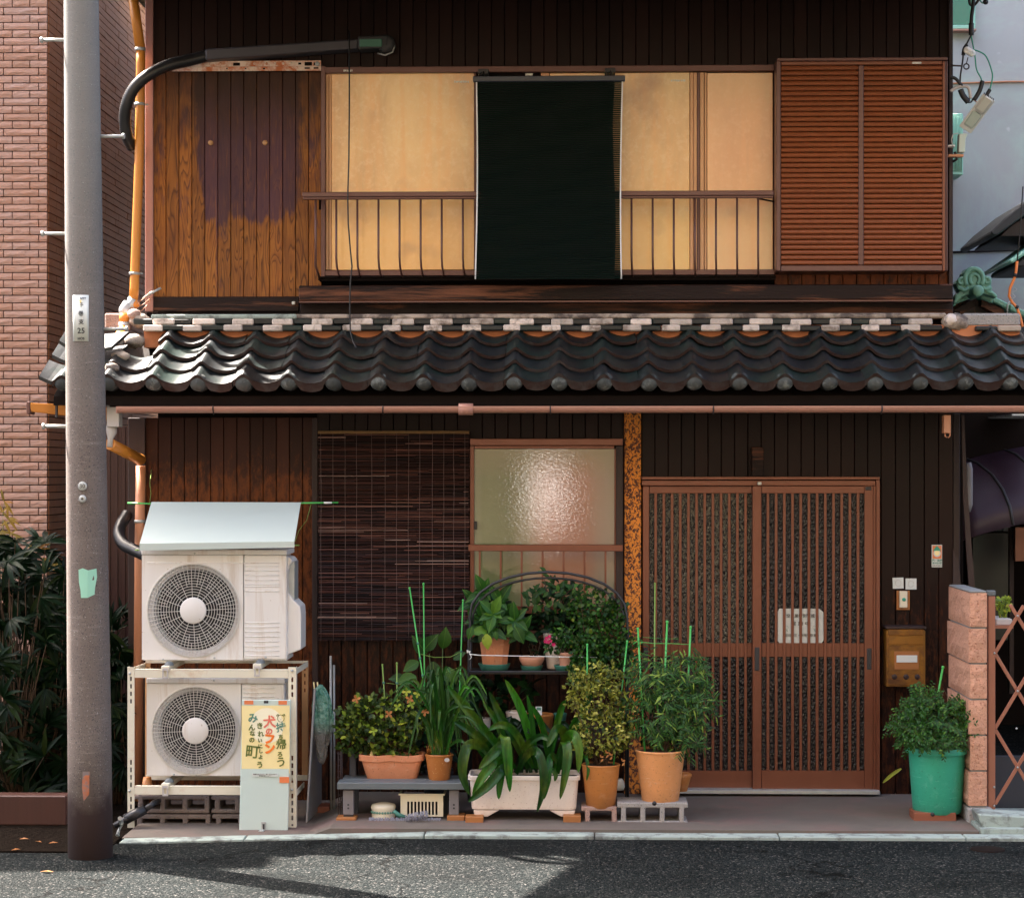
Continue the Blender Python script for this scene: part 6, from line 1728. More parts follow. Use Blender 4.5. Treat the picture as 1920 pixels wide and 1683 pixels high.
def brush(x0, x1, y0, y1, Yf, label, tilt=0):
    mb = MB(); r2 = random.Random(x0); n = int((x1-x0)/2.6)
    for i in range(n):
        px = x0 + (x1-x0)*i/n
        for k in range(3):
            yy = Yf + .02*k; zc_ = P(px, (y0+y1)/2 - tilt*i/n, yy); hh = (y1-y0)/2/S(Yf)
            mb.tube([zc_+Vector((r2.uniform(-.006,.006), r2.uniform(-.01,.01), -hh*r2.uniform(.7,1.0))), zc_+Vector((r2.uniform(-.006,.006), r2.uniform(-.01,.01), hh*r2.uniform(.7,1.0)))], .0016, 4)
    a = P(x0, (y0+y1)/2, Yf+.02); c_ = P(x1, (y0+y1)/2 - tilt, Yf+.02)
    for dz in (-.006, .006): mb.tube([a+Vector((0,0,dz)), c_+Vector((0,0,dz))], .0018, 4)
    o = single('spiked_mat', mb, M['bristle'], label, 'cat-scare mat', 'grey spiked strips'); return o
brush(692, 770, 1531, 1547, -1.0, 'grey spiked plastic strip under the round tub')
brush(762, 803, 1524, 1543, -1.05, 'short grey spiked strip tilted up against the basket', tilt=7)
brush(776, 828, 1532, 1547, -.99, 'grey spiked plastic strip under the slotted basket')
b = MB(); b.tube([P(738,1519,-.97), P(748,1528,-.97), P(763,1531,-.97)], [.010,.013,.008], 8); single('dark_handle', b, M['saucer_g'], 'dark green curved handle lying between tub and basket', 'handle')  # loose dark handle, no blade attached
b = MB()
for i in range(10): b.tube([P(634+rng.uniform(-2,2), 1412+i*11, -.86), P(641+rng.uniform(-2,2), 1414+i*11, -.86)], .002, 4)
for px in (634, 638, 641): b.tube([P(px,1408,-.86), P(px+1,1545,-.86)], .0022, 5)
single('rusty_grid', b, M['tile_edge'], 'narrow rusty wire grid standing behind the left bench leg', 'wire grid')
b = MB(); b.rb(655, 668, 1408, 1460, -.75, -.62); single('dark_box', b, M['navy'], 'dark narrow plastic box behind the terracotta trough', 'box', bev=.004)

# ---------------------------------------------------------------- white planter with clivia
YC = -.98
wp_ = thing('white_planter', 'long white planter with broad arching strap leaves spilling over its rim', 'planter', P(982, 1530, YC))
trough(wp_, 877, 1088, 884, 1080, 1454, 1463, 1518, YC, .24, .19, M['white_pot'], rimout=2.2)
for (pp) in ([(888,1518.5),(936,1518.5),(926,1524),(914,1531),(890,1531)], [(1030,1518.5),(1079,1518.5),(1075,1530),(1052,1530),(1040,1524)]):
    b = MB(); b.prism([(X(a,YC+.02), Z(c_,YC+.02,982)) for a, c_ in reversed(pp)], YC+.022, YC+.20); build('foot', b, M['white_pot'], wp_, bev=.003)
cl = [([(940,1440,-.9),(905,1400,-.95),(880,1396,-1.02),(869,1420,-1.05),(868,1455,-1.05),(880,1490,-1.04)],22),
 ([(935,1450,-.9),(938,1400,-.98),(946,1380,-1.06),(951,1410,-1.09),(954,1450,-1.09),(956,1484,-1.08)],20),
 ([(958,1440,-.9),(948,1395,-1.0),(925,1412,-1.06),(898,1441,-1.07)],22),
 ([(960,1450,-.9),(945,1440,-1.04),(915,1472,-1.09),(878,1503,-1.08)],21),
 ([(950,1450,-.9),(935,1425,-1.03),(905,1455,-1.08),(886,1493,-1.08)],20),
 ([(948,1452,-.9),(942,1446,-1.03),(937,1470,-1.05),(935,1498,-1.05)],15),
 ([(968,1450,-.9),(990,1412,-.98),(1008,1410,-1.06),(1018,1440,-1.09),(1018,1480,-1.09),(1007,1522,-1.08)],18),
 ([(1052,1440,-.9),(1035,1415,-.98),(1029,1440,-1.04),(1027,1465,-1.06),(1020,1498,-1.06)],14),
 ([(1045,1450,-.9),(1058,1392,-1.0),(1064,1410,-1.06),(1060,1450,-1.08),(1050,1498,-1.08)],19),
 ([(1040,1440,-.9),(1062,1385,-.98),(1076,1378,-1.05),(1086,1405,-1.08),(1084,1449,-1.08)],20),
 ([(1062,1430,-.88),(1058,1375,-.94),(1042,1368,-1.0),(1026,1400,-1.03)],20),
 ([(1055,1440,-.88),(1070,1380,-.9),(1085,1345,-.92),(1112,1298,-.94)],19),
 ([(1000,1440,-.85),(968,1375,-.92),(940,1358,-.98),(916,1368,-1.0)],16),
 ([(1010,1440,-.8),(990,1370,-.84),(972,1318,-.86),(947,1273,-.88)],17),
 ([(990,1440,-.82),(965,1385,-.86),(940,1345,-.88),(917,1295,-.90)],17),
 ([(965,1440,-.84),(925,1390,-.9),(880,1335,-.95),(838,1284,-.98)],20),
 ([(940,1440,-.86),(912,1395,-.93),(880,1368,-1.0),(851,1352,-1.03)],18),
 ([(960,1440,-.84),(950,1400,-.86),(930,1350,-.88),(905,1316,-.9)],15),
 ([(1005,1440,-.82),(1001,1390,-.84),(996,1340,-.85),(988,1301,-.86)],11),
 ([(1030,1440,-.82),(1022,1380,-.88),(1010,1345,-.92),(996,1322,-.95)],13),
 ([(1025,1440,-.82),(1040,1375,-.86),(1052,1330,-.88),(1060,1312,-.9)],14),
 ([(1085,1440,-.9),(1096,1415,-.96),(1103,1440,-1.0),(1100,1463,-1.0)],7),
 ([(975,1440,-.86),(985,1400,-.9),(1012,1380,-.95),(1030,1388,-.98)],14),
 ([(1030,1445,-.9),(1034,1440,-1.02),(1042,1452,-1.04),(1040,1464,-1.04)],10),
 ([(930,1440,-.86),(905,1410,-.88),(885,1380,-.9),(872,1340,-.92)],14)]
for k, (pth, w_) in enumerate(cl):
    b = MB(); strap(b, pth, w_, rng); build('leaf', b, L['strap'], wp_)
for k in range(16):
    bx = rng.uniform(905, 1070); rc = rng.uniform(-50, 50); hh = rng.uniform(50, 110); b = MB()
    strap(b, [(bx,1448,-.8),(bx+rc*.3,1448-hh*.6,-.78),(bx+rc*.8,1448-hh,-.8),(bx+rc*1.5,1448-hh*.75,-.84)], rng.uniform(11,16), rng); build('leaf', b, L['dark'], wp_)

# ---------------------------------------------------------------- arched plant rack
YK = -.55; YKb = -.28
rk = thing('plant_rack', 'black tubular plant rack with a double arched top and two shelves', 'plant rack', P(1028, 1500, YK))
def arch(Y, r, dy=0):
    pts = [(879,1500,Y),(879,1200,Y),(882,1165,Y)]
    for i in range(13):
        t = math.pi*(1-i/12); pts.append((1028+math.cos(t)*(148-3*0), 1160 - math.sin(t)**.85*(88-dy) + (0 if i else 0), Y))
    pts += [(1177,1200,Y),(1177,1500,Y)]
    b = MB(); b.tube([P(*q) for q in pts], r, 8); return build('arch_frame', b, M['iron'], rk)
arch(YK, .0075); 
b = MB(); pts = []
for i in range(21):
    t = math.pi*(1-i/20); pts.append(P(1028+math.cos(t)*143, 1170 - max(0, math.sin(t))**.85*87, YK+.02))
b.tube(pts, .0065, 8); build('arch_rail', b, M['iron'], rk)
for px in (883, 1174):
    b = MB(); b.tube([P(px,1175,YKb), P(px,1500,YKb)], .007, 8); build('post', b, M['iron'], rk)
for py in (1259, 1385):
    b = MB(); zt = Z(py, YK, 1028); b.box(X(880,YK), X(1176,YK), YK-.005, YKb, zt-.012, zt-.004); build('shelf', b, M['iron'], rk)
    b = MB(); b.tube([P(879,py,YK-.01), P(1177,py,YK-.01)], .006, 6); build('shelf_rail', b, M['iron'], rk)
b = MB(); b.tube([P(880,1226,YK-.035), P(900,1228,YK-.04), P(1080,1231.5,YK-.04), P(1120,1232,YK-.03)], .0026, 6)
b.tube([P(879,1221,YK-.012)+Vector((math.cos(t)*.010, -abs(math.sin(t))*.01, .008*math.sin(t*3))) for t in [i*.9 for i in range(12)]], .0028, 5)
b.tube([P(880,1222,YK-.03), P(884,1232,YK-.04), P(880,1236,YK-.03)], .0025, 5)
single('stretched_rope', b, M['white_paint'], 'white cord knotted to the rack post and stretched before the shelf', 'cord')
# pots on the upper shelf
YPT = -.42
def saucer(par, cx, ytop, ybot, rt, rb2, Y, mt='saucer_g'):
    s_ = S(Y); zb = Z(ybot, Y, cx); h = Z(ytop, Y, cx)-zb
    b = MB(); b.lathe([(.001,0),(rb2/s_,0),(rt/s_,h-.003),(rt/s_,h),(rt/s_-.006,h),(rb2/s_-.004,.006),(.001,.005)], (X(cx,Y),Y,zb), 32); build('saucer', b, M[mt], par)
hy = thing('potted_hydrangea', 'broad-leaved hydrangea in a faceted terracotta pot on the rack', 'potted plant', P(927, 1258, YPT))
pot(hy, 'pot', 928, 1192, 1246, 31, 24, YPT, M['terra'], rim=.006, rimh=.014, n=10, facet=True)
saucer(hy, 927, 1243, 1258, 30, 24, YPT)
wh = [(908,1112,-.48),(918,1180,-.56),(938,1128,-.50),(965,1162,-.56),(905,1160,-.5),(890,1128,-.44),(945,1150,-.48),(925,1150,-.58),(975,1185,-.5)]
for (px, py, Y) in wh:
    c = P(px, py, Y); n = 8 if py > 1150 else 7
    for k in range(n):
        t = 2*math.pi*(k+rng.random()*.5)/n; inner = k % 3 == 0
        s_ = rng.uniform(.045,.07) if inner else rng.uniform(.085,.125)
        d = Vector((math.cos(t), -.45 if not inner else -.7, math.sin(t)*.85+.1))
        inst('leaf', leaf_mesh(('ell','hyd'), ell, L['hyd']), hy, c, basis(d, Vector((rng.uniform(-.15,.15), -1, .55))), s_)
for (px, py, dx, dz, s_, mt) in ((912,1188,.1,-1,.085,'lime'),(928,1183,.2,-.8,.05,'hyd'),(966,1175,.5,-.9,.10,'hyd'),(905,1188,-.3,-.7,.05,'mid'),(885,1175,-.3,-.9,.07,'hyd')):
    inst('leaf', leaf_mesh(('ell2',mt), broad, L[mt]), hy, P(px,py,-.60), basis((dx,-.3,dz), (0,-1,.3)), s_)
b = MB()
for (px, py, Y) in wh: b.tube([P(928,1200,YPT), P((928+px)/2,1180,(YPT+Y)/2), P(px,py,Y)], .0035, 5)
build('stem', b, L['stem'], hy)
bush(hy, [(930,1165,-.42,45,40,.10,1)], 70, ell, (.06,.09), L['dark'], rng, nobj=30, key='dk')
bo = thing('bowl_pot', 'shallow salmon clay bowl on a green saucer on the rack', 'potted plant', P(997,1258,YPT))
b = MB(); s_ = S(YPT); zb = Z(1248, YPT, 997)
b.lathe([(.001,0),(17/s_,0),(22/s_,.026),(24/s_,.040),(24/s_,.050),(20/s_,.055),(18/s_,.05),(17/s_,.04),(.001,.038)], (X(997,YPT),YPT,zb), 32); build('bowl', b, M['pink_pot'], bo)
saucer(bo, 997, 1246.5, 1258, 21, 18, YPT)
bush(bo, [(1003,1212,YPT,16,16,.04,1)], 36, small, (.015,.03), L['dark'], rng, nobj=0, key='s', base=(X(997,YPT),YPT,zb+.04))
mw = thing('tall_dark_shrub', 'dark glossy-leaved shrub in a tapered white pot on the rack', 'potted plant', P(1046,1250,-.36))
pot(mw, 'pot', 1042, 1186, 1252, 24, 17, -.36, M['white_pot'], rim=.004, rimh=.012)
for (px, py) in ((1018,1075),(1035,1092),(1008,1108),(990,1122),(1000,1118),(1028,1115),(1048,1105),(1060,1100),(1078,1098),(1085,1112),(1040,1130),(1020,1135),(1065,1125),(1055,1145),(1035,1150),(1090,1130),(1075,1145),(1005,1135),(1045,1115),(1100,1140)):
    for k in range(5):
        t = rng.uniform(0, 6.28); inst('leaf', leaf_mesh(('ell','dark'), ell, L['dark'] if k % 2 else L['mid']), mw, P(px+rng.uniform(-6,6), py+rng.uniform(-6,6), -.42+rng.uniform(-.06,.08)), basis((math.cos(t), -.3, math.sin(t)+.25), (rng.uniform(-.4,.4), -1, .5)), rng.uniform(.035,.06))
bush(mw, [(1045,1140,-.35,55,45,.12,1),(1050,1180,-.35,50,30,.1,.8)], 330, ell, (.035,.06), L['dark'], rng, nobj=0, key='dk', base=P(1042,1192,-.36), nst=24)
b = MB(); b.tube([P(1042,1190,-.36), P(1030,1130,-.38), P(1020,1085,-.42)], [.006,.004,.002], 6); b.tube([P(1042,1190,-.36), P(1055,1120,-.4), P(1075,1100,-.42)], [.005,.004,.002], 6); build('stem', b, L['bark'], mw)
fp_ = thing('flowering_pot', 'small salmon pot with magenta flowers on a green saucer', 'potted plant', P(1060,1258,-.50))
pot(fp_, 'pot', 1062, 1222, 1248, 16.5, 12.5, -.50, M['pink_pot'], rim=.004, rimh=.012)
saucer(fp_, 1060, 1246, 1258, 22, 17, -.50)
bush(fp_, [(1062,1195,-.5,30,24,.07,1),(1035,1210,-.54,14,16,.04,.3)], 190, ell, (.020,.036), L['mid'], rng, nobj=60, key='fl', base=P(1062,1226,-.5))
for (px, py) in ((1025,1196),(1030,1193),(1028,1203),(1023,1202),(1032,1201),(1038,1208)):
    b = MB()
    for k in range(5): put(b, roundl, P(px,py,-.58), Vector((math.cos(k*1.26+px), -.3, math.sin(k*1.26+px))), (0,-1,.2), .013)
    build('flower', b, L['flower'], fp_)
# climbing round-leaf plant on the right half of the rack
cb = thing('climbing_plant', 'mound of small rounded green leaves climbing over the right half of the rack', 'plant', P(1130,1260,-.5))
bush(cb, [(1110,1140,-.50,50,45,.12,.8),(1135,1190,-.52,55,50,.13,1),(1150,1220,-.55,50,45,.10,.8),(1105,1215,-.6,45,35,.08,.7),(1155,1150,-.50,25,30,.08,.25),(1090,1255,-.62,30,25,.06,.3)], 2300, roundl, (.014,.028), L['mid'], rng, nobj=220, cluster=1, key='rd', mt2=L['lime_d'], f2=.2, base=P(1130,1290,-.5), nst=40)
pot(cb, 'pot', 1130, 1330, 1384, 30, 24, -.42, M['navy'])
# lower shelf pots at the back
YLB = -.42
for (cx, yt, yb2, rt, rb2, mt, lb) in ((1012,1337,1384,27,20,'terra_o','ribbed orange-brown pot with a plant tag on the low shelf'),(968,1332,1384,20,16,'white_pot','whitish pot half hidden by strap leaves on the low shelf'),(905,1345,1388,16,13,'hopper','small pale grey pot behind the strap leaves'),(1050,1336,1350,13,11,'saucer_g','dark green shallow pot at the back of the low shelf')):
    o = thing('shelf_pot', lb, 'flower pot', P(cx, yb2, YLB)); pot(o, 'pot', cx, yt, yb2, rt, rb2, YLB, M[mt], rim=.004, rimh=.012)
b = MB(); b.rb(1004.5, 1016, 1324, 1340, -.50, -.499); o = single('plant_tag', b, M['white_paint'], 'white plant label standing in the ribbed orange pot', 'plant label')
b = MB(); b.rb(1006, 1014.5, 1325.5, 1331, -.5015, -.5005); build('print', b, M['ink_t'], o)
bf = thing('back_plant', 'dark broad-leaved plant in the shade under the rack shelf', 'plant', P(910,1390,-.4))
bush(bf, [(915,1300,-.42,40,32,.08,1),(975,1300,-.4,35,30,.08,.5),(880,1290,-.42,25,25,.06,.4)], 90, ell, (.05,.10), L['dark'], rng, nobj=60, key='dk', base=P(910,1380,-.4))

# ---------------------------------------------------------------- tall ochre pot, variegated bush
YV = -.92
vb = thing('variegated_bush', 'yellow-green small-leaved bush in a tall ochre pot on a pink block', 'potted plant', P(1126,1512,YV))
pot(vb, 'pot', 1126.5, 1431, 1512, 36.5, 27, YV, M['terra_o'], rim=.006, rimh=.008)
bush(vb, [(1125,1375,-.90,62,48,.14,1.3),(1115,1310,-.88,52,42,.12,.9),(1130,1270,-.82,42,30,.10,.45),(1165,1340,-.86,26,50,.09,.35),(1085,1290,-.9,24,45,.06,.3)], 2600, small, (.017,.031), L['varieg'], rng, nobj=200, cluster=2, key='vg', mt2=L['lime_d'], f2=.15, base=P(1126,1436,YV), nst=60, hollow_=.5)
for (px, py) in ((1138,1410),(1145,1414),(1128,1418),(1168,1425)):
    b = MB()
    for k in range(3): put(b, small, P(px+k*3-3,py+k*2,-1.0), Vector((math.cos(k*2), -.3, math.sin(k*2))), (0,-1,.2), .022)
    build('leaf', b, L['rust_leaf'], vb)
stake((1101,1208,-.80), (1101,1436,-.9), 'bright green stake left of the variegated bush', r=.0045)
stake((1176,1202,-.78), (1150,1436,-.9), 'green stake rising right through the variegated bush', r=.0045)
hollow('hollow_block', 1090, 1156.5, 1512, 1548, -.99, 1, 'block_p', 'pinkish hollow block under the ochre pot', 'blocks under the tall pots', ext=1)
hollow('hollow_block', 1157.5, 1290, 1504, 1549, -1.0, 3, 'block', 'grey hollow block under the big light terracotta pot', 'blocks under the tall pots', ext=3)
# ---------------------------------------------------------------- big light terracotta pot, feathery bush
YF = -.90
fb = thing('feathery_bush', 'feathery bamboo-leaved bush in a big light terracotta pot on a grey block', 'potted plant', P(1238,1507,YF))
pot(fb, 'pot', 1238, 1404, 1505, 47.5, 34, YF, M['terra_l'], rim=.010, rimh=.012)
b = MB(); b.lathe([(.001,.002),(.012,.002),(.012,-.004)], P(1227,1505.5,YF-.098), 12, axis='y'); build('drain_notch', b, M['ink'], fb)
def sprays(par, blobs, n, mt, size, rng, nleaf=7, key='sp', nobj=0, spread=.9, alt=None):
    st = MB(); stems = MB(); cnt = 0; tw = sum(b_[6] for b_ in blobs)
    for q in range(n):
        r = rng.uniform(0, tw); k = 0
        while r > blobs[k][6]: r -= blobs[k][6]; k += 1
        b_ = blobs[k]; c = P(b_[0], b_[1], b_[2]); v = rnd_dir(rng, 0, .25); rad = rng.uniform(.25,1)**.6
        p = c + Vector((v.x*b_[3]/S(b_[2])*rad, v.y*b_[5]*rad, v.z*b_[4]/S(b_[2])*rad))
        d = (v + rnd_dir(rng, .1, .3)*.8).normalized(); L_ = rng.uniform(.05,.09)
        e = p + d*L_; stems.tube([p, e], [.0014,.0008], 3, caps=False)
        for j in range(nleaf):
            t = (j+1)/nleaf; q_ = p + d*L_*t; sdv = d.cross(Vector((0,-1,.3))).normalized()*(1 if j % 2 else -1)
            dd = (d*.75 + sdv*spread + Vector((0,0,-.25)) + rnd_dir(rng)*.25)
            nn = Vector((rng.uniform(-.3,.3), -.8, .6)); s_ = rng.uniform(*size)
            if cnt < nobj and rad > .8 and v.y < 0: inst('leaf', leaf_mesh((key, mt.name), lance if key != 'fern' else small, mt), par, q_, basis(dd, nn), s_); cnt += 1
            else: put(st, lance if key != 'fern' else small, q_, dd, nn, s_)
    build('foliage', st, mt, par, kind='stuff'); build('twigs', stems, L['bark'], par, kind='stuff')
sprays(fb, [(1240,1330,-.88,58,60,.16,1.2),(1290,1330,-.86,40,55,.12,.8),(1225,1270,-.82,42,28,.12,.4),(1280,1265,-.84,40,26,.10,.5),(1265,1385,-.9,45,20,.10,.4),(1312,1310,-.88,18,35,.05,.2)], 420, L['bamboo'], (.028,.050), rng, nobj=220)
bush(fb, [(1245,1345,-.80,58,55,.10,1)], 300, lance, (.04,.06), L['dark'], rng, key='ln', base=P(1238,1410,YF), nst=24)
stake((1196,1178,-.80), (1209,1410,-.9), 'green stake leaning slightly, left one in the feathery bush', r=.0055)
stake((1228,1094,-.60), (1226,1410,-.8), 'tallest thin olive stake in front of the lattice door', r=.0042, mt='stake_o')
stake((1251,1165,-.78), (1240,1410,-.88), 'green stake in the middle of the feathery bush', r=.0055)
stake((1295,1175,-.80), (1284,1410,-.88), 'green stake at the right of the feathery bush', r=.0055)
b = MB(); b.tube([P(1198,1203,-.81), P(1228,1206,-.8), P(1262,1206,-.8), P(1294,1208,-.81)], .0020, 5); b.tube([P(1187,1207,-.8), P(1198,1200,-.82), P(1196,1210,-.82), P(1204,1204,-.82)], .0030, 5); b.tube([P(1205,1194,-.7), P(1240,1197,-.7), P(1272,1197,-.7)], .001, 4)
single('green_wire', b, M['stake'], 'green wire tied across the stakes before the lattice door', 'garden wire')
o = thing('hidden_pot', 'rim of a small ochre pot peeking out behind the big terracotta pot', 'flower pot', P(1278,1482,-.62)); pot(o, 'pot', 1277, 1449, 1482, 20, 12, -.62, M['terra_o'], rim=.01, rimh=.018)
b = MB(); b.lathe([(.001,0),(.028,0),(.034,.02),(.03,.045),(.02,.06)], P(1160,1480,-.70), 16); single('white_jar', b, M['white_paint'], 'small white jar in shadow between the two tall pots', 'jar')

# ---------------------------------------------------------------- green planter with fern
YGP = -.80
gp_ = thing('green_planter', 'large turquoise-green plastic planter with a bushy fern by the block pillar', 'potted plant', P(1756,1522,YGP))
cx = 1757; s_ = S(YGP); zb = Z(1521, YGP, cx); h = Z(1398, YGP, cx)-zb
b = MB(); b.lathe([(.001,0),(43/s_,0),(45/s_,.01),(52.5/s_,h-.035),(57.5/s_,h-.033),(58.5/s_,h-.018),(57/s_,h-.002),(54/s_,h),(51/s_,h-.006),(50/s_,h-.05)], (X(cx,YGP),YGP,zb), 44); o = build('pot', b, M['planter_g'], gp_)
mod = o.modifiers.new('e', 'EDGE_SPLIT'); mod.split_angle = math.radians(40)
b = MB(); b.lathe([(.0005,h-.04),(50/s_,h-.045)], (X(cx,YGP),YGP,zb), 20); build('soil', b, M['soil_pot'], gp_)
b = MB(); b.lathe([(.001,.003),(.011,.003),(.011,-.004)], (X(1741,YGP), YGP-.122, zb+.006), 12, axis='y'); build('drain_notch', b, M['ink'], gp_)
wood(1714, 1793, 1523, 1546, -1.0+.08, .16, 'wood_block_r', 'red-brown wooden block under the green planter')
sprays(gp_, [(1750,1350,-.82,60,40,.17,1.2),(1715,1368,-.82,34,28,.12,.5),(1785,1360,-.82,32,36,.12,.6),(1730,1318,-.8,26,24,.1,.25),(1752,1385,-.92,50,14,.08,.4)], 620, L['fern'], (.014,.024), rng, nleaf=9, key='fern', nobj=150, spread=1.0)
bush(gp_, [(1750,1360,-.78,52,36,.12,1)], 240, small, (.02,.035), L['dark'], rng, key='ff')
b = MB()
for k in range(9):
    x0 = rng.uniform(1712,1790); b.tube([P(1750,1395,-.82), P(x0,1330,-.85), P(x0+rng.uniform(-20,20), rng.uniform(1285,1310), -.86)], [.002,.0015,.0008], 4)
build('stem', b, L['bark'], gp_)
stake((1768,1250,-.70), (1752,1340,-.76), 'green stake slanting out of the fern planter', r=.006)
b = MB(); strap(b, [(1690,1440,-.3),(1672,1452,-.35),(1655,1467,-.4)], 7, rng); o = build('weed_leaf', b, L['lime'], None, at=P(1690,1440,-.3)); tag(o, 'single long yellow-green blade by the door corner', 'leaf')

# ---------------------------------------------------------------- dark palms in front of the tiled building
def palm_fan(par, c, Rr, rng, mt, n=8, tilt=None):
    ax = tilt or rnd_dir(rng, .2, .6)
    for k in range(n):
        a = (k-(n-1)/2)*.33 + rng.uniform(-.08,.08); u_ = ax.cross(Vector((0,-1,.2))).normalized()
        d = ax*math.cos(a) + u_*math.sin(a) + Vector((0,0,-.15))
        yield c, d, Vector((rng.uniform(-.3,.3), -.8, .7)), Rr*rng.uniform(.75,1.1)
for (nm, cx, top, Y, lab, mt, nf) in (('a', 30, 1010, -.30, 'tall dark bamboo-leaved palm, lit tips, at the far left edge', 'palm', 110), ('b', 85, 1075, -.10, 'dark palm clump filling the gap behind the utility pole', 'palm', 120), ('c', 215, 1130, .05, 'dark palm leaves showing between the pole and the downpipe', 'palm', 60), ('d', -60, 1060, -.2, 'dark palm clump cut by the left edge of the picture', 'palm', 50)):
    t_ = thing('dwarf_palm', lab, 'palm', P(cx, 1540, Y), 'dark palms in the planting strip')
    stf = MB(); stm = MB(); cnt = 0
    for k in range(nf):
        w_ = 62 if nm != 'c' else 16
        c = P(cx + rng.uniform(-w_, w_), top + (1500-top)*rng.random()**1.1, Y + rng.uniform(-.25,.15))
        stm.tube([P(cx+rng.uniform(-20,20), 1540, Y), (P(cx,1540,Y)+c)/2+Vector((rng.uniform(-.05,.05),0,.05)), c], [.006,.004,.002], 4, caps=False)
        for (p, d, nn, s_) in palm_fan(t_, c, rng.uniform(.11,.17), rng, L['palm'], rng.randint(6,9)):
            if cnt < 90 and p.y < Y: inst('leaf', leaf_mesh(('lance','palm'), lance, L['palm']), t_, p, basis(d, nn), s_); cnt += 1
            else: put(stf, lance, p, d, nn, s_)
    build('foliage', stf, L['palm'], t_, kind='stuff'); build('cane', stm, L['bark'], t_)
t_ = thing('young_bamboo', 'thin bamboo shoots with yellowed leaf tips before the tiled wall', 'bamboo', P(10,1200,-.2))
stf = MB(); stm = MB()
for (px, py) in ((8,940),(15,970),(2,985),(12,1010),(22,1030),(70,1030),(80,1045),(30,1050),(5,960),(20,1000),(95,1060),(50,1060)):
    c = P(px, py, -.25); stm.tube([P(px-8,1200,-.2), P(px-4,1080,-.22), c], [.003,.002,.001], 4)
    for k in range(4):
        t = rng.uniform(-.6,2.6); inst('leaf', leaf_mesh(('lance','py'), lance, L['palm_y']), t_, c, basis((math.cos(t)*.8, -.3, math.sin(t)-.4), (0,-1,.4)), rng.uniform(.05,.09))
build('cane', stm, L['stem'], t_)
for (px, py, lab) in ((70,1200,''),):
    pass
# ================================================================ WALL FITTINGS BY THE DOOR
YM = -.13
mb_ = thing('mailbox', 'old brass-coloured mailbox with a white name slip on the siding', 'mailbox', P(1697,1290,YM))
b = MB(); b.rb(1662, 1735, 1181, 1287, YM, -.002); build('body', b, M['mail'], mb_, bev=.003)
b = MB(); b.rb(1661, 1737, 1174, 1178.5, YM-.012, -.002); build('lid_edge', b, M['post_dark'], mb_, bev=.002)
b = MB(); b.rb(1665.5, 1732, 1179, 1190.5, YM-.006, YM+.01); build('lid', b, M['mail'], mb_, bev=.002)
b = MB(); b.rb(1665.5, 1732, 1192.5, 1208, YM-.005, YM+.01); build('flap', b, M['mail'], mb_, bev=.002)
b = MB(); b.rb(1665.5, 1732, 1210, 1284, YM-.004, YM+.01); dd_ = build('door', b, M['mail'], mb_, bev=.002)
b = MB(); b.rb(1677, 1723, 1220.5, 1254.5, YM-.006, YM-.0035); build('card_frame', b, M['wood_block'], dd_, bev=.001)
b = MB(); b.rb(1681, 1720, 1228, 1241.5, YM-.009, YM-.0065); build('name_slip', b, M['plate_w'], dd_, bev=.001)
for px in (1677, 1699, 1720):
    b = MB(); b.lathe([(.001,.001),(.015,.001),(.017,-.002)], P(px, 1268.5, YM-.004), 20, axis='y'); build('boss', b, M['post_dark'], dd_)
db = thing('doorbell', 'ivory doorbell with a green button on a brown plate', 'doorbell', P(1694,1143,-.03))
b = MB(); b.rb(1681, 1706, 1107, 1143, -.010, -.001); build('back_plate', b, M['wood_block'], db, bev=.001)
b = MB(); b.rb(1687, 1701.5, 1108, 1139, -.035, -.0105); build('case', b, M['plastic_c'], db, bev=.003)
b = MB(); b.lathe([(.001,.004),(.009,.004),(.0105,0)], P(1695,1123.5,-.036), 18, axis='y'); build('button', b, M['planter_g'], db)
for i, (x0, x1, y0, y1, r_, lab) in enumerate(((1674,1694.5,1082.5,1103,.03,'square white sticker, left of the pair above the doorbell'),(1698,1718.5,1084,1104.5,-.0,'square white sticker, right of the pair above the doorbell'))):
    b = MB(); b.rb(x0, x1, y0, y1, -.007, -.004); o = single('square_sticker', b, M['plate_w'], lab, 'sticker'); o.rotation_euler = (0, -r_, 0)
    c = P((x0+x1)/2, (y0+y1)/2, -.0085); b = MB(); b.tube([c+Vector((math.cos(t)*.017,0,math.sin(t)*.018)) for t in [k*.65 for k in range(10)]], .0009, 4); build('faded_emblem', b, M['hopper'], o)
sk = thing('lamp_sticker', 'tall sticker with a green-shaded lamp drawing on orange', 'sticker', P(1756.5,1063,-.008))
b = MB(); b.rb(1747, 1766.5, 1021, 1063, -.008, -.004); build('sheet', b, M['plate_w'], sk)
b = MB(); b.rb(1748.5, 1765.5, 1022.5, 1047, -.0095, -.0082); build('orange_field', b, M['tape_o'], sk)
c = P(1757, 1037, -.011); b = MB(); b.disc((c.x, -.0102, c.z), .021, 20); build('halo', b, M['plate_w'], sk)
b = MB(); b.disc((c.x, -.0108, c.z+.002), .015, 20); build('bulb', b, M['poster'], sk)
b = MB(); b.prism([(X(a,-.011), Z(q,-.011,1757)) for a, q in ((1749,1032),(1764.5,1032),(1757,1022.5))], -.0122, -.0112); build('lamp_shade', b, M['planter_g'], sk)
text('sticker_lettering', '門・玄関', 4.6/S(0), P(1757,1050.5,-.0095), M['ink_t'], sk, bold=.0005)
text('sticker_lettering', 'あかるい街', 4.2/S(0), P(1757,1055.5,-.0095), M['ink_t'], sk, bold=.0006, sx=.85)
text('sticker_lettering', '瑞穂区防犯協会', 2.6/S(0), P(1757,1060.3,-.0095), M['ink'], sk)

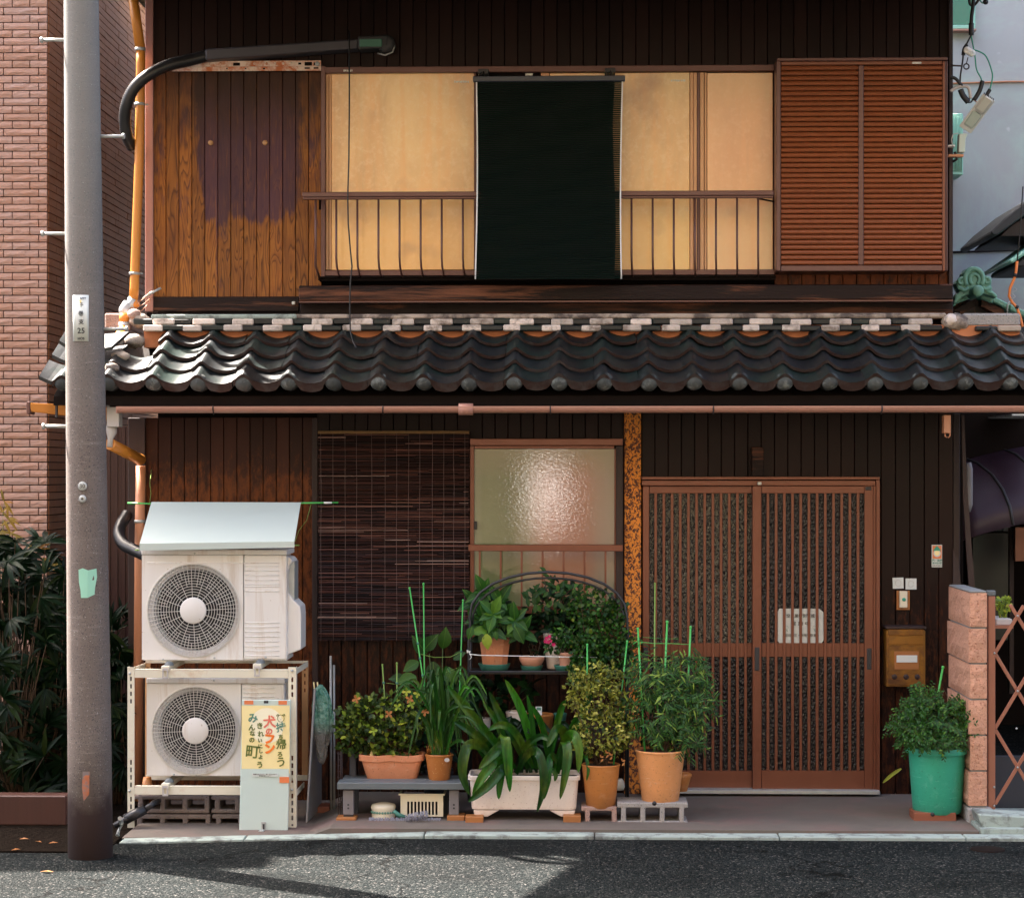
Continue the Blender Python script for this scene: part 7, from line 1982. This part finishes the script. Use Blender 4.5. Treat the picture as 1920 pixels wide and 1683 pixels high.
# ================================================================ BLOCK PILLAR AND FOLDING GATE
YPL = -.95; plx0 = X(1817.5, YPL); plx1 = X(1850.5, YPL)
pl_ = thing('block_pillar', 'low wall end of six pinkish split-face blocks with grey joints', 'pillar', ((plx0+plx1)/2, YPL, 0))
ztop = Z(1110, YPL, 1834); hb = (ztop - Z(1512, YPL, 1834))/6
for i in range(6):
    z0 = ztop - (i+1)*hb; mbk = MB(); n = 5; rr3 = random.Random(i+20)
    ny, nz = 9, 5; vs = []; fs = []
    # rough left face, smoother front; built as a displaced box
    y0, y1 = YPL+.0, YPL+.62; zz0, zz1 = z0+.006, z0+hb-.004
    base = -.008 if i % 2 else 0
    for a in range(ny+1):
        for c_ in range(nz+1):
            e = 1 if 0 < c_ < nz and 0 < a < ny else 0
            vs.append((plx0+base+.004 - e*rr3.uniform(.0,.012), y0+(y1-y0)*a/ny, zz0+(zz1-zz0)*c_/nz))
    m = nz+1
    fs += [(a*m+c_, (a+1)*m+c_, (a+1)*m+c_+1, a*m+c_+1)[::-1] for a in range(ny) for c_ in range(nz)]
    o0 = len(vs); nx_ = 4
    for a in range(nx_+1):
        for c_ in range(nz+1):
            e = 1 if 0 < a < nx_ and 0 < c_ < nz else 0
            vs.append((plx0+base+.004+(plx1-plx0-base-.004)*a/nx_, y0-e*rr3.uniform(.002,.008), zz0+(zz1-zz0)*c_/nz))
    fs += [(o0+a*m+c_, o0+(a+1)*m+c_, o0+(a+1)*m+c_+1, o0+a*m+c_+1) for a in range(nx_) for c_ in range(nz)]
    mbk.add(vs, fs)
    A = plx0+base+.004
    mbk.add([(A,y0,zz0),(plx1,y0,zz0),(plx1,y1,zz0),(A,y1,zz0),(A,y0,zz1),(plx1,y0,zz1),(plx1,y1,zz1),(A,y1,zz1)], [(0,3,2,1),(4,5,6,7),(1,2,6,5),(2,3,7,6)])
    build('block', mbk, M['stone'], pl_)
    b = MB(); b.box(plx0+.010, plx1-.004, YPL+.008, YPL+.60, z0-.006+.0005, z0+.0055); build('mortar_joint', b, M['mortar'], pl_)
b = MB(); b.box(plx0+.004, plx1-.003, YPL+.002, YPL+.61, ztop-.0035, ztop+.008); build('cap', b, M['mortar'], pl_, bev=.004)
b = MB(); b.box(plx0-.01, plx1+.03, YPL-.02, YPL+.5, -.02, Z(1513, YPL, 1834)-.002); build('footing', b, M['block'], pl_, bev=.008)
# broken concrete edge beside the pillar
b = MB(); ye = -1.0
b.prism([(X(a, ye), Z(c_, ye, 1840)) for a, c_ in reversed(((1822,1515),(1920,1520),(2060,1522),(2060,1562),(1835,1562),(1838,1550),(1826,1532)))], -1.18, -.98)
o = build('broken_step', b, M['kerb'], None, bev=.006, at=center_base(b)); tag(o, 'cracked pale concrete step at the foot of the block pillar', 'step')
YGT = -.90
gt = thing('folding_gate', 'brown folding lattice gate standing right of the block pillar', 'gate', P(1859,1525,YGT))
b = MB(); b.rb(1853, 1866.5, 1117, 1526, YGT, YGT+.04); build('post', b, M['gate'], gt, bev=.004, seg=2)
b = MB(); b.rb(1850.5, 1867.5, 1106.5, 1117, YGT-.003, YGT+.043); build('post_cap', b, M['bench'], gt, bev=.006, seg=2)
def gbar(a, c_, Y):
    b = MB(); p, q = P(a[0], a[1], Y), P(c_[0], c_[1], Y); d = (q-p).normalized(); n_ = d.cross(Vector((0,1,0)))*.0095
    vs = [p-n_, q-n_, q+n_, p+n_]; vs = [(v.x, Y, v.z) for v in vs] + [(v.x, Y+.008, v.z) for v in vs]
    b.add(vs, [(0,3,2,1)[::-1],(4,5,6,7)[::-1],(0,1,5,4)[::-1],(1,2,6,5)[::-1],(2,3,7,6)[::-1],(3,0,4,7)[::-1]])
    build('lattice_bar', b, M['gate'], gt, bev=.0015)
for q, yc in enumerate((1154, 1295, 1437)):
    for off in (0, 84):
        if q == 0 and off == 0: gbar((1894+off,1133),(1950+off,yc+70),YGT+.016)
        else: gbar((1866+off,yc-70),(1950+off,yc+70),YGT+.016)
        gbar((1866+off,yc+70),(1920+off,yc-19) if q == 0 else (1950+off,yc-70),YGT+.005)
for (px, py) in ((1864.5,1224),(1908,1154),(1908,1295),(1864,1475),(1864,1510),(1906,1365),(1908,1438),(1950,1224)):
    b = MB(); b.lathe([(.001,.007),(.005,.006),(.006,0)], P(px, py, YGT-.001), 10, axis='y'); build('rivet', b, M['galv'], gt)
for x_ in (1942,):
    pass
# sunlit seedlings in a box behind the gate
sbx = thing('seedling_box', 'bright sunlit yellow-green seedlings in a shallow box behind the gate', 'potted plant', P(1885,1170,-.35))
b = MB(); b.rb(1868, 1898, 1160, 1171, -.45, -.2); build('box', b, M['hopper'], sbx, bev=.003)
b = MB(); b.rb(1866, 1900, 1172, 1178, -.5, -.1); build('ledge', b, M['gate'], sbx)
bush(sbx, [(1882,1132,-.33,15,14,.05,1)], 60, obov, (.022,.035), L['lime'], rng, nobj=30, key='ob', base=P(1882,1162,-.33), stem_mt=L['lime'], nst=8)

# ================================================================ RIGHT BACKGROUND
# tall grey rendered building
GY = 5.0
gb = thing('grey_building', 'tall plain grey rendered building seen right of the wooden house', 'building', (6.5, GY, 0))
b = MB(); b.box(X(1690,GY), 12.5, GY, GY+8, 0, 11); build('wall', b, M['grey_wall'], gb)
b = MB(); b.rb(1770, 1825, -60, 46, GY-.03, GY-.01); wn = build('window', b, M['teal_glass'], gb)
b = MB(); b.rb(1770, 1829, 47, 54, GY-.05, GY-.01); build('window_frame', b, M['mint'], wn, bev=.003)
b = MB(); b.rb(1825.5, 1829, -60, 46.5, GY-.05, GY-.01); build('window_frame', b, M['mint'], wn, bev=.003)
b = MB(); b.rb(1780, 1831, 54.5, 58, GY-.10, GY-.01); build('window_sill', b, M['gutter'], wn, bev=.003)
for (x0, x1, ya, yb_) in ((1780,1925,157,154.5),(1780,1925,473,471)):
    b = MB(); p, q = P(x0, ya, GY-.012), P(x1+80, yb_-1, GY-.012); b.tube([p, (p+q)/2+Vector((0,0,.008)), q], .008, 6); build('wall_crack_line', b, M['pipe_b'] if ya < 200 else M['post_dark'], gb)
vt = thing('mint_vent', 'pale mint ribbed cabinet on the grey wall beside the street lamp', 'cabinet', P(1795,328,GY-.3))
b = MB(); b.rb(1770, 1806, 213, 328, GY-.3, GY-.02); build('case', b, M['mint'], vt, bev=.006)
for k in range(11):
    b = MB(); px = 1776 + k*2.7; b.tube([P(px,217,GY-.302), P(px,322,GY-.302)], .004, 4); build('rib', b, M['mint'], vt)
# neighbour roof corner upper right
nr = thing('neighbour_eave', 'dark tiled eave corner of a neighbouring roof at the right edge', 'roof', P(1900,440,3.2))
def eave(px, pts_top, pts_bot, Y, dp_, mt, par, name):
    b = MB(); poly = [(X(a,Y), Z(c_,Y,1890)) for a, c_ in pts_top+pts_bot[::-1]]; b.prism(poly[::-1], Y, Y+dp_); return build(name, b, M[mt], par, bev=.01)
eave(0, [(1857,435),(1885,408),(1930,372),(2050,300)], [(1862,441),(1870,441),(1930,398),(2050,322)], 3.2, 1.2, 'ink', nr, 'tiles')
eave(0, [(1877,441),(1895,424),(1930,402),(2050,325)], [(1877,443),(1930,443),(2050,443)], 3.3, 1.0, 'post_dark', nr, 'gable_board')
eave(0, [(1892,489),(1930,463),(2050,380)], [(1898,494),(1930,472),(2050,390)], 3.0, 1.0, 'mint', nr, 'lower_trim')
eave(0, [(1905,493),(1930,475),(2050,392)], [(1905,500),(1930,500),(2050,500)], 3.05, .9, 'ink', nr, 'lower_board')
# verdigris gable with ornamental ridge tile
YN = 1.2
ng = thing('neighbour_gable', 'small gable roof with verdigris edge tiles and a scrolled ridge-end ornament', 'roof', P(1828,620,YN))
def slab(pa, pb_, hpx, Y, dp_, mt, name, par):
    b = MB(); p, q = P(pa[0],pa[1],Y), P(pb_[0],pb_[1],Y); h = hpx/S(Y)
    b.hexa([(p.x,Y,p.z-h),(q.x,Y,q.z-h),(q.x,Y+dp_,q.z-h),(p.x,Y+dp_,p.z-h),(p.x,Y,p.z),(q.x,Y,q.z),(q.x,Y+dp_,q.z),(p.x,Y+dp_,p.z)]); return build(name, b, M[mt], par, bev=.008)
slab((1760,572),(1793,560),12,YN,2.0,'verdigris','edge_tile',ng); slab((1791,558),(1826,545),12,YN-.02,2.0,'verdigris','edge_tile',ng)
slab((1838,547),(1862,557),12,YN-.02,2.0,'verdigris','edge_tile',ng); slab((1860,553),(1896,571),12,YN-.01,2.0,'verdigris','edge_tile',ng); slab((1893,569),(1960,601),12,YN-.02,2.0,'verdigris','edge_tile',ng)
b = MB(); b.prism([(X(a,YN+.12), Z(c_,YN+.12,1840)) for a, c_ in ((1768,640),(1960,640),(1930,598),(1834,552),(1790,570))], YN+.12, YN+.2); build('gable', b, mat('scorched_gable', (.03,.02,.015), .7, .3, 6, (2,1,.6), dirt=(.42,.15,.02), dirt_amt=-.05, dirt_scale=7), ng)
for (a, c_) in (((1782,585),(1828,560)), ((1838,560),(1880,582))):
    b = MB(); p, q = P(a[0],a[1],YN+.06), P(c_[0],c_[1],YN+.06); b.hexa([(p.x,YN+.02,p.z-.05),(q.x,YN+.02,q.z-.05),(q.x,YN+.1,q.z-.05),(p.x,YN+.1,p.z-.05),(p.x,YN+.02,p.z),(q.x,YN+.02,q.z),(q.x,YN+.1,q.z),(p.x,YN+.1,p.z)]); build('barge_board', b, M['beam'], ng)
YO2 = YN-.12
def ring_tube(cx, cy, rx, ry, a0, a1, r, n=18, Y=None, shrink=0):
    Y = Y or YO2; pts = []
    for i in range(n+1):
        t = math.radians(a0+(a1-a0)*i/n); k = 1-shrink*i/n
        pts.append(P(cx+math.cos(t)*rx*k, cy-math.sin(t)*ry*k, Y))
    return pts
on = MB(); poly = [(1788,572),(1792,553),(1800,546),(1796,540),(1793,530),(1797,523),(1806,520),(1806,512),(1812,504),(1822,501),(1832,502),(1841,508),(1845,517),(1846,521),(1855,520),(1860,527),(1859,534),(1853,541),(1862,545),(1869,552),(1871,558),(1850,552),(1828,548),(1806,556)]
on.prism([(X(a,YO2), Z(c_,YO2,1828)) for a, c_ in reversed(poly)], YO2, YO2+.14); orn = build('ridge_ornament', on, M['verdigris'], ng, bev=.012, seg=2)
b = MB()
b.tube(ring_tube(1826,523,17,19,-40,220,.020), .017, 8); b.tube(ring_tube(1827,524,9,10,-60,240,.014), .012, 8)
b.tube(ring_tube(1803,528,7.5,7,60,420,.012,shrink=.8), .011, 7); b.tube(ring_tube(1850,527,8,7,120,-240,.012,shrink=.8), .011, 7)
b.tube([P(a,c_,YO2) for a, c_ in ((1795,538),(1808,545),(1816,540))], .014, 7); b.tube([P(a,c_,YO2) for a, c_ in ((1858,538),(1848,543),(1840,538))], .014, 7)
b.tube([P(a,c_,YO2) for a, c_ in ((1850,546),(1861,550),(1868,557))], .011, 7)
build('scroll', b, M['verdigris'], orn)
b = MB(); c = P(1832, 546, YO2-.06); b.lathe([(.001,.05),(.024,.048),(.036,.035),(.038,.0),(.036,-.2)], c, 20, axis='y'); build('round_end_tile', b, M['verdigris'], ng)
b = MB(); b.tube([P(1888,590,YN-.1), P(1889,572,YN-.1), P(1893,566,YN-.1), P(1896,570,YN-.1)], .006, 6); build('rod', b, M['galv'], ng)
# wall under the gable, down to the ground
b = MB(); b.box(X(1770,YN+.22), 9, YN+.22, YN+3, 1.7, Z(612,YN+.2,1840)); build('wall', b, M['core'], ng)

# carport zone below
YCP = 0.9
cp = thing('plum_awning', 'dark plum curved awning with seams in the passage at the right', 'awning', P(1880,930,YCP))
b = MB(); vs = []; n = 14
crv = [(.0,0.0),(.18,.03),(.36,.085),(.52,.17),(.64,.27),(.72,.38),(.76,.5)]
xa, xb = X(1805,YCP), X(2250,YCP)
zt = Z(868,YCP,1860)
for j, (dy, dz) in enumerate(crv):
    for i in range(n+1):
        x = xa+(xb-xa)*i/n; rise = .18*(1-math.exp(-(x-xa)*1.6)) * 1.3
        vs.append((x, YCP + .76 - dy, zt + rise - dz + .02))
m = n+1
b.add(vs, [(j*m+i, j*m+i+1, (j+1)*m+i+1, (j+1)*m+i) for j in range(len(crv)-1) for i in range(n)], 0, True)
aw = build('sheet', b, M['awning'], cp); md = aw.modifiers.new('t', 'SOLIDIFY'); md.thickness = .01
for k in range(4):
    b = MB(); pts = []
    for (dy, dz) in crv:
        x = xa + .05 + .24*k + dy*.34; rise = .18*(1-math.exp(-(x-xa)*1.6))*1.3; pts.append((x-.30*(.76-dy)*0, YCP+.755-dy, zt+rise-dz+.026))
    b.tube(pts, .012, 6); build('seam', b, M['ink'], cp)
b = MB(); b.tube([(xa+(xb-xa)*i/10, YCP+.76, zt+.03+.234*(1-math.exp(-((xb-xa)*i/10)*1.6))) for i in range(11)], .014, 6); build('top_edge', b, M['gate'], cp)
ps = thing('passage_wall', 'black boarded wall closing the passage behind the gate', 'wall', P(1880,1480,3.0))
b = MB(); b.rb(1780, 2150, 780, 1560, 3.2, 3.3); build('boards', b, M['core'], ps)
b = MB(); b.rb(1808, 1862, 775, 850, 2.9, 3.0)
build('panel', b, M['post_dark'], ps)
b = MB(); b.rb(1823, 1893, 998, 1200, 3.0, 3.1); build('teal_door', b, mat('dark_teal_door', (.006,.014,.014), .35, .5, 3), ps, bev=.005)
for k in range(5):
    b = MB(); b.rb(1823+k*14.5, 1836+k*14.5, 984, 995, 3.02, 3.06); build('louvre_pane', b, M['hopper'] if k < 2 else M['bench'], ps)
b = MB(); b.rb(1903, 1960, 988, 1052, 2.4, 2.45); build('brown_panel', b, M['gate'], ps, bev=.004)
b = MB(); b.rb(1893, 1901, 990, 1300, 2.5, 2.55); build('dark_upright', b, M['post_dark'], ps)
b = MB(); b.rb(1855, 2100, 1418, 1560, -.55, -.50); o = build('dark_low_panel', b, M['navy'], None, at=center_base(b)); tag(o, 'dark low panel behind the folding gate', 'panel')
b = MB(); p = P(1842,776,1.4); b.box(X(1842,1.6), X(1905,1.6), .7, 1.55, Z(783,1.2,1870), Z(783,1.2,1870)+.01); o = single('skylight_panel', b, M['milky'], 'pale translucent roof panel just under the gutter at the right', 'roof panel')
b = MB(); b.tube([P(1814,868,-.05+.3), P(1817,880,.25), P(1817,945,.25), P(1813,958,.25)], .022, 10, flat=.5); single('grey_cover', b, M['bench_leg'], 'rounded grey meter cover half hidden behind the house corner', 'cover')

# ---- street lamp on the house corner
YSL = -.10
ln = thing('street_lamp', 'small white slanted street lamp on a bracket at the house corner', 'street lamp', P(1800,295,YSL))
p0, p1 = P(1812,240,YSL-.02), P(1852,186,YSL-.18); ax_ = (p1-p0).normalized(); sd2 = Vector((ax_.z,0,-ax_.x)).normalized()
def lampbox(t0, t1, w0, w1, dpt, mt, name, off=0, b_=.006):
    b = MB(); a = p0+ax_*t0*(p1-p0).length; c_ = p0+ax_*t1*(p1-p0).length; d = Vector((0,-1,0))
    A = [a-sd2*w0, a+sd2*w0, c_+sd2*w1, c_-sd2*w1]; o_ = d*off
    vs = [tuple(v+o_) for v in A] + [tuple(v+o_+d*dpt) for v in A]
    b.add(vs, [(0,1,2,3),(4,7,6,5),(0,4,5,1),(1,5,6,2),(2,6,7,3),(3,7,4,0)]); return build(name, b, M[mt], ln, bev=b_)
lampbox(-.08, 1.06, .040, .040, .012, 'white_paint', 'reflector')
lampbox(.50, 1.0, .030, .034, .045, 'milky', 'lens', .012, .012)
lampbox(.02, .49, .028, .030, .022, 'board_g', 'lens_cover', .012, .006)
b = MB()
for k in range(7): 
    q = p1 + sd2*(-.03+.01*k) + Vector((0,-.02,.004)); b.tube([q, q+Vector((.003,0,.012))], .003, 4)
build('terminal_row', b, M['ink'], ln)
b = MB(); b.prism([(X(a,YSL), Z(c_,YSL,1800)) for a, c_ in reversed(((1797,252),(1813,252),(1809,262),(1808,287),(1796,287)))], YSL-.03, YSL+.03); build('bracket', b, M['board_g'], ln, bev=.003)
b = MB(); b.rb(1778, 1807, 289, 294, YSL-.03, YSL+.02); build('arm', b, M['pipe_b'], ln, bev=.002); b = MB(); b.rb(1778, 1791, 271.5, 275, YSL-.03, YSL+.02); build('arm', b, M['white_paint'], ln, bev=.002)
b = MB(); b.tube([P(1797,250,YSL-.04), P(1787,252,YSL-.04), P(1784,262,YSL-.04), P(1786,274,YSL-.04)], .003, 6); build('lead', b, M['hopper'], ln)
b = MB(); b.tube([P(1787,303,YSL), P(1794,299,YSL-.02), P(1790,285,YSL-.02)], .008, 6); build('lead', b, M['cable'], ln)
# ---- service cables
cb_ = thing('service_cables', 'black and green service cables looping past white insulators', 'cables', P(1820,100,-.15))
def cab(pts, r, mt, name='cable'):
    b = MB(); V = [P(*q) for q in pts]; path = []
    for i in range(len(V)-1):
        a0 = V[max(i-1,0)]; a1 = V[i]; a2 = V[i+1]; a3 = V[min(i+2, len(V)-1)]
        for k in range(5):
            t = k/5; path.append(.5*((2*a1)+(-a0+a2)*t+(2*a0-5*a1+4*a2-a3)*t*t+(-a0+3*a1-3*a2+a3)*t**3))
    path.append(V[-1]); b.tube(path, r, 7); return build(name, b, M[mt], cb_)
y_ = -.15
cab([(1826,-40,y_),(1825,5,y_),(1822,30,y_),(1821,48,y_)], .011, 'cable'); cab([(1821,44,y_),(1821,66,y_)], .015, 'cable', 'sleeve')
cab([(1818,-20,y_),(1818,6,y_),(1826,10,y_),(1834,2,y_),(1840,-10,y_)], .008, 'cable'); cab([(1837,0,y_),(1842,6,y_),(1849,5,y_)], .004, 'cable_g')
b = MB(); b.lathe([(.001,.015),(.012,.012),(.016,0),(.012,-.012)], P(1848,4,y_), 12, axis='y'); build('end_cap', b, M['cable'], cb_)
cab([(1821,66,y_),(1812,84,y_),(1807,95,y_),(1805,115,y_),(1801,140,y_),(1800,158,y_)], .005, 'cable')
cab([(1813,84,y_),(1808,92,y_),(1806,104,y_)], .011, 'cable', 'sleeve')
cab([(1821,68,y_),(1825,88,y_),(1828,105,y_),(1831,130,y_),(1839,146,y_),(1841,154,y_)], .004, 'cable_g')
cab([(1827,94,y_),(1838,98,y_),(1849,106,y_),(1858,128,y_),(1861,145,y_),(1856,168,y_)], .004, 'cable_g')
cab([(1842,152,y_),(1837,170,y_),(1826,188,y_)], .013, 'cable', 'sleeve'); cab([(1856,168,y_),(1848,182,y_)], .011, 'cable', 'sleeve')
cab([(1801,168,y_),(1806,180,y_),(1816,192,y_)], .017, 'cable', 'sleeve'); cab([(1824,187,y_),(1820,192,y_),(1815,192,y_)], .005, 'cable')
cab([(1782,145,y_),(1792,148,y_),(1804,162,y_)], .010, 'cable'); cab([(1782,172,y_),(1795,164,y_),(1812,162,y_),(1818,170,y_),(1820,185,y_)], .010, 'hopper', 'conduit')
cab([(1826,188,y_),(1834,193,y_-.02),(1842,194,y_-.06)], .003, 'gate')
for k in range(3):
    b = MB(); c = P(1813+k*4.5, 95+k*2.5, y_-.01); b.lathe([(.006,.014),(.019,.012),(.021,.006),(.012,0),(.020,-.006),(.019,-.012),(.006,-.014)], c, 18, axis='y'); build('insulator', b, M['white_paint'], cb_)
b = MB(); b.tube(ring_tube(1812,125,5,5,0,360,.003,Y=y_), .004, 6); b.tube([P(1782,123,y_), P(1805,124,y_)], .005, 6); b.tube([P(1815,108,y_), P(1812,120,y_)], .003, 6); build('eye_bolt', b, M['tile_edge'], cb_)
# orange cable on the far right
oc = thing('orange_cable', 'orange insulated cable dropping at the right edge past the gable', 'cable', P(1905,600,.2))
b = MB(); b.tube([P(a,c_,.2) for a, c_ in ((1918,350),(1915,400),(1911,450),(1907,492))], .004, 6); build('wire', b, M['cable'], oc)
b = MB(); b.tube([P(a,c_,.2) for a, c_ in ((1907,490),(1905,510),(1902,522),(1894,540),(1892,555),(1897,566),(1907,577),(1913,595),(1919,620),(1925,650))], .0085, 8); build('sleeve', b, M['cable_o'], oc)
for py, px in ((516,1903.5),(576,1907)):
    b = MB(); b.tube([P(px+1,py-3,.195), P(px-1,py+3,.195)], .010, 8); build('band', b, M['cable'], oc)
b = MB(); b.tube([P(1899+5*math.sin(i*1.3)+ (3 if i < 5 else 0), 540+i*2.6, .17) for i in range(9)], .0025, 5); build('curl', b, M['galv'], oc)

# ================================================================ THE OTHER SIDE OF THE STREET (behind the camera)
ob = thing('opposite_house', 'dull rendered apartment house across the street, behind the viewer', 'house', (0, -14.2, ZR))
wallm = mat('cream_render', (.20,.145,.10), .85, .08, 2, bump=.1)
b = MB(); b.box(-16, 16, -21, -14.4, 0, 13.0); build('wall', b, wallm, ob)
b = MB(); b.box(-16.2, 16.2, -21.2, -14.1, 13.0, 13.2); build('roof', b, M['kerb'], ob)
for (x0, x1, z0, z1) in ((-9,-7,.9,2.1),(4.5,6.5,.9,2.1),(-5,-3.4,3.8,5.2),(1,3,3.8,5.2),(8,10,3.8,5.2),(-5,-3.4,6.8,8.2),(1,3,6.8,8.2),(8,10,6.8,8.2),(-9,-7,6.8,8.2),(-5,-3.4,9.8,11.2),(1,3,9.8,11.2)):
    b = MB(); b.box(x0, x1, -14.4, -14.36, z0, z1); wdo = build('window', b, M['teal_glass'], ob)
    b = MB(); b.box(x0-.06, x1+.06, -14.39, -14.33, z0-.06, z0); b.box(x0-.06, x1+.06, -14.39, -14.33, z1, z1+.06); build('frame', b, M['bronze_grey'], wdo)

refl = thing('reflection_sheet', 'white canvas sheet added across the street to reflect in the lower window', 'awning', (-.2, -14.0, 1.2))  # unseen sheet added for the bright reflection in the lower window pane
b = MB(); b.hexa([(-.50,-13.88,1.22),(-.02,-13.88,1.22),(-.02,-14.38,1.88),(-.50,-14.38,1.88),(-.50,-13.88,1.24),(-.02,-13.88,1.24),(-.02,-14.38,1.90),(-.50,-14.38,1.90)])
build('canvas', b, M['white_paint'], refl)
for x in (-.48, -.04):
    b = MB(); b.tube([(x,-14.39,1.25),(x,-13.90,1.215)], .012, 6); build('arm', b, M['galv'], refl)
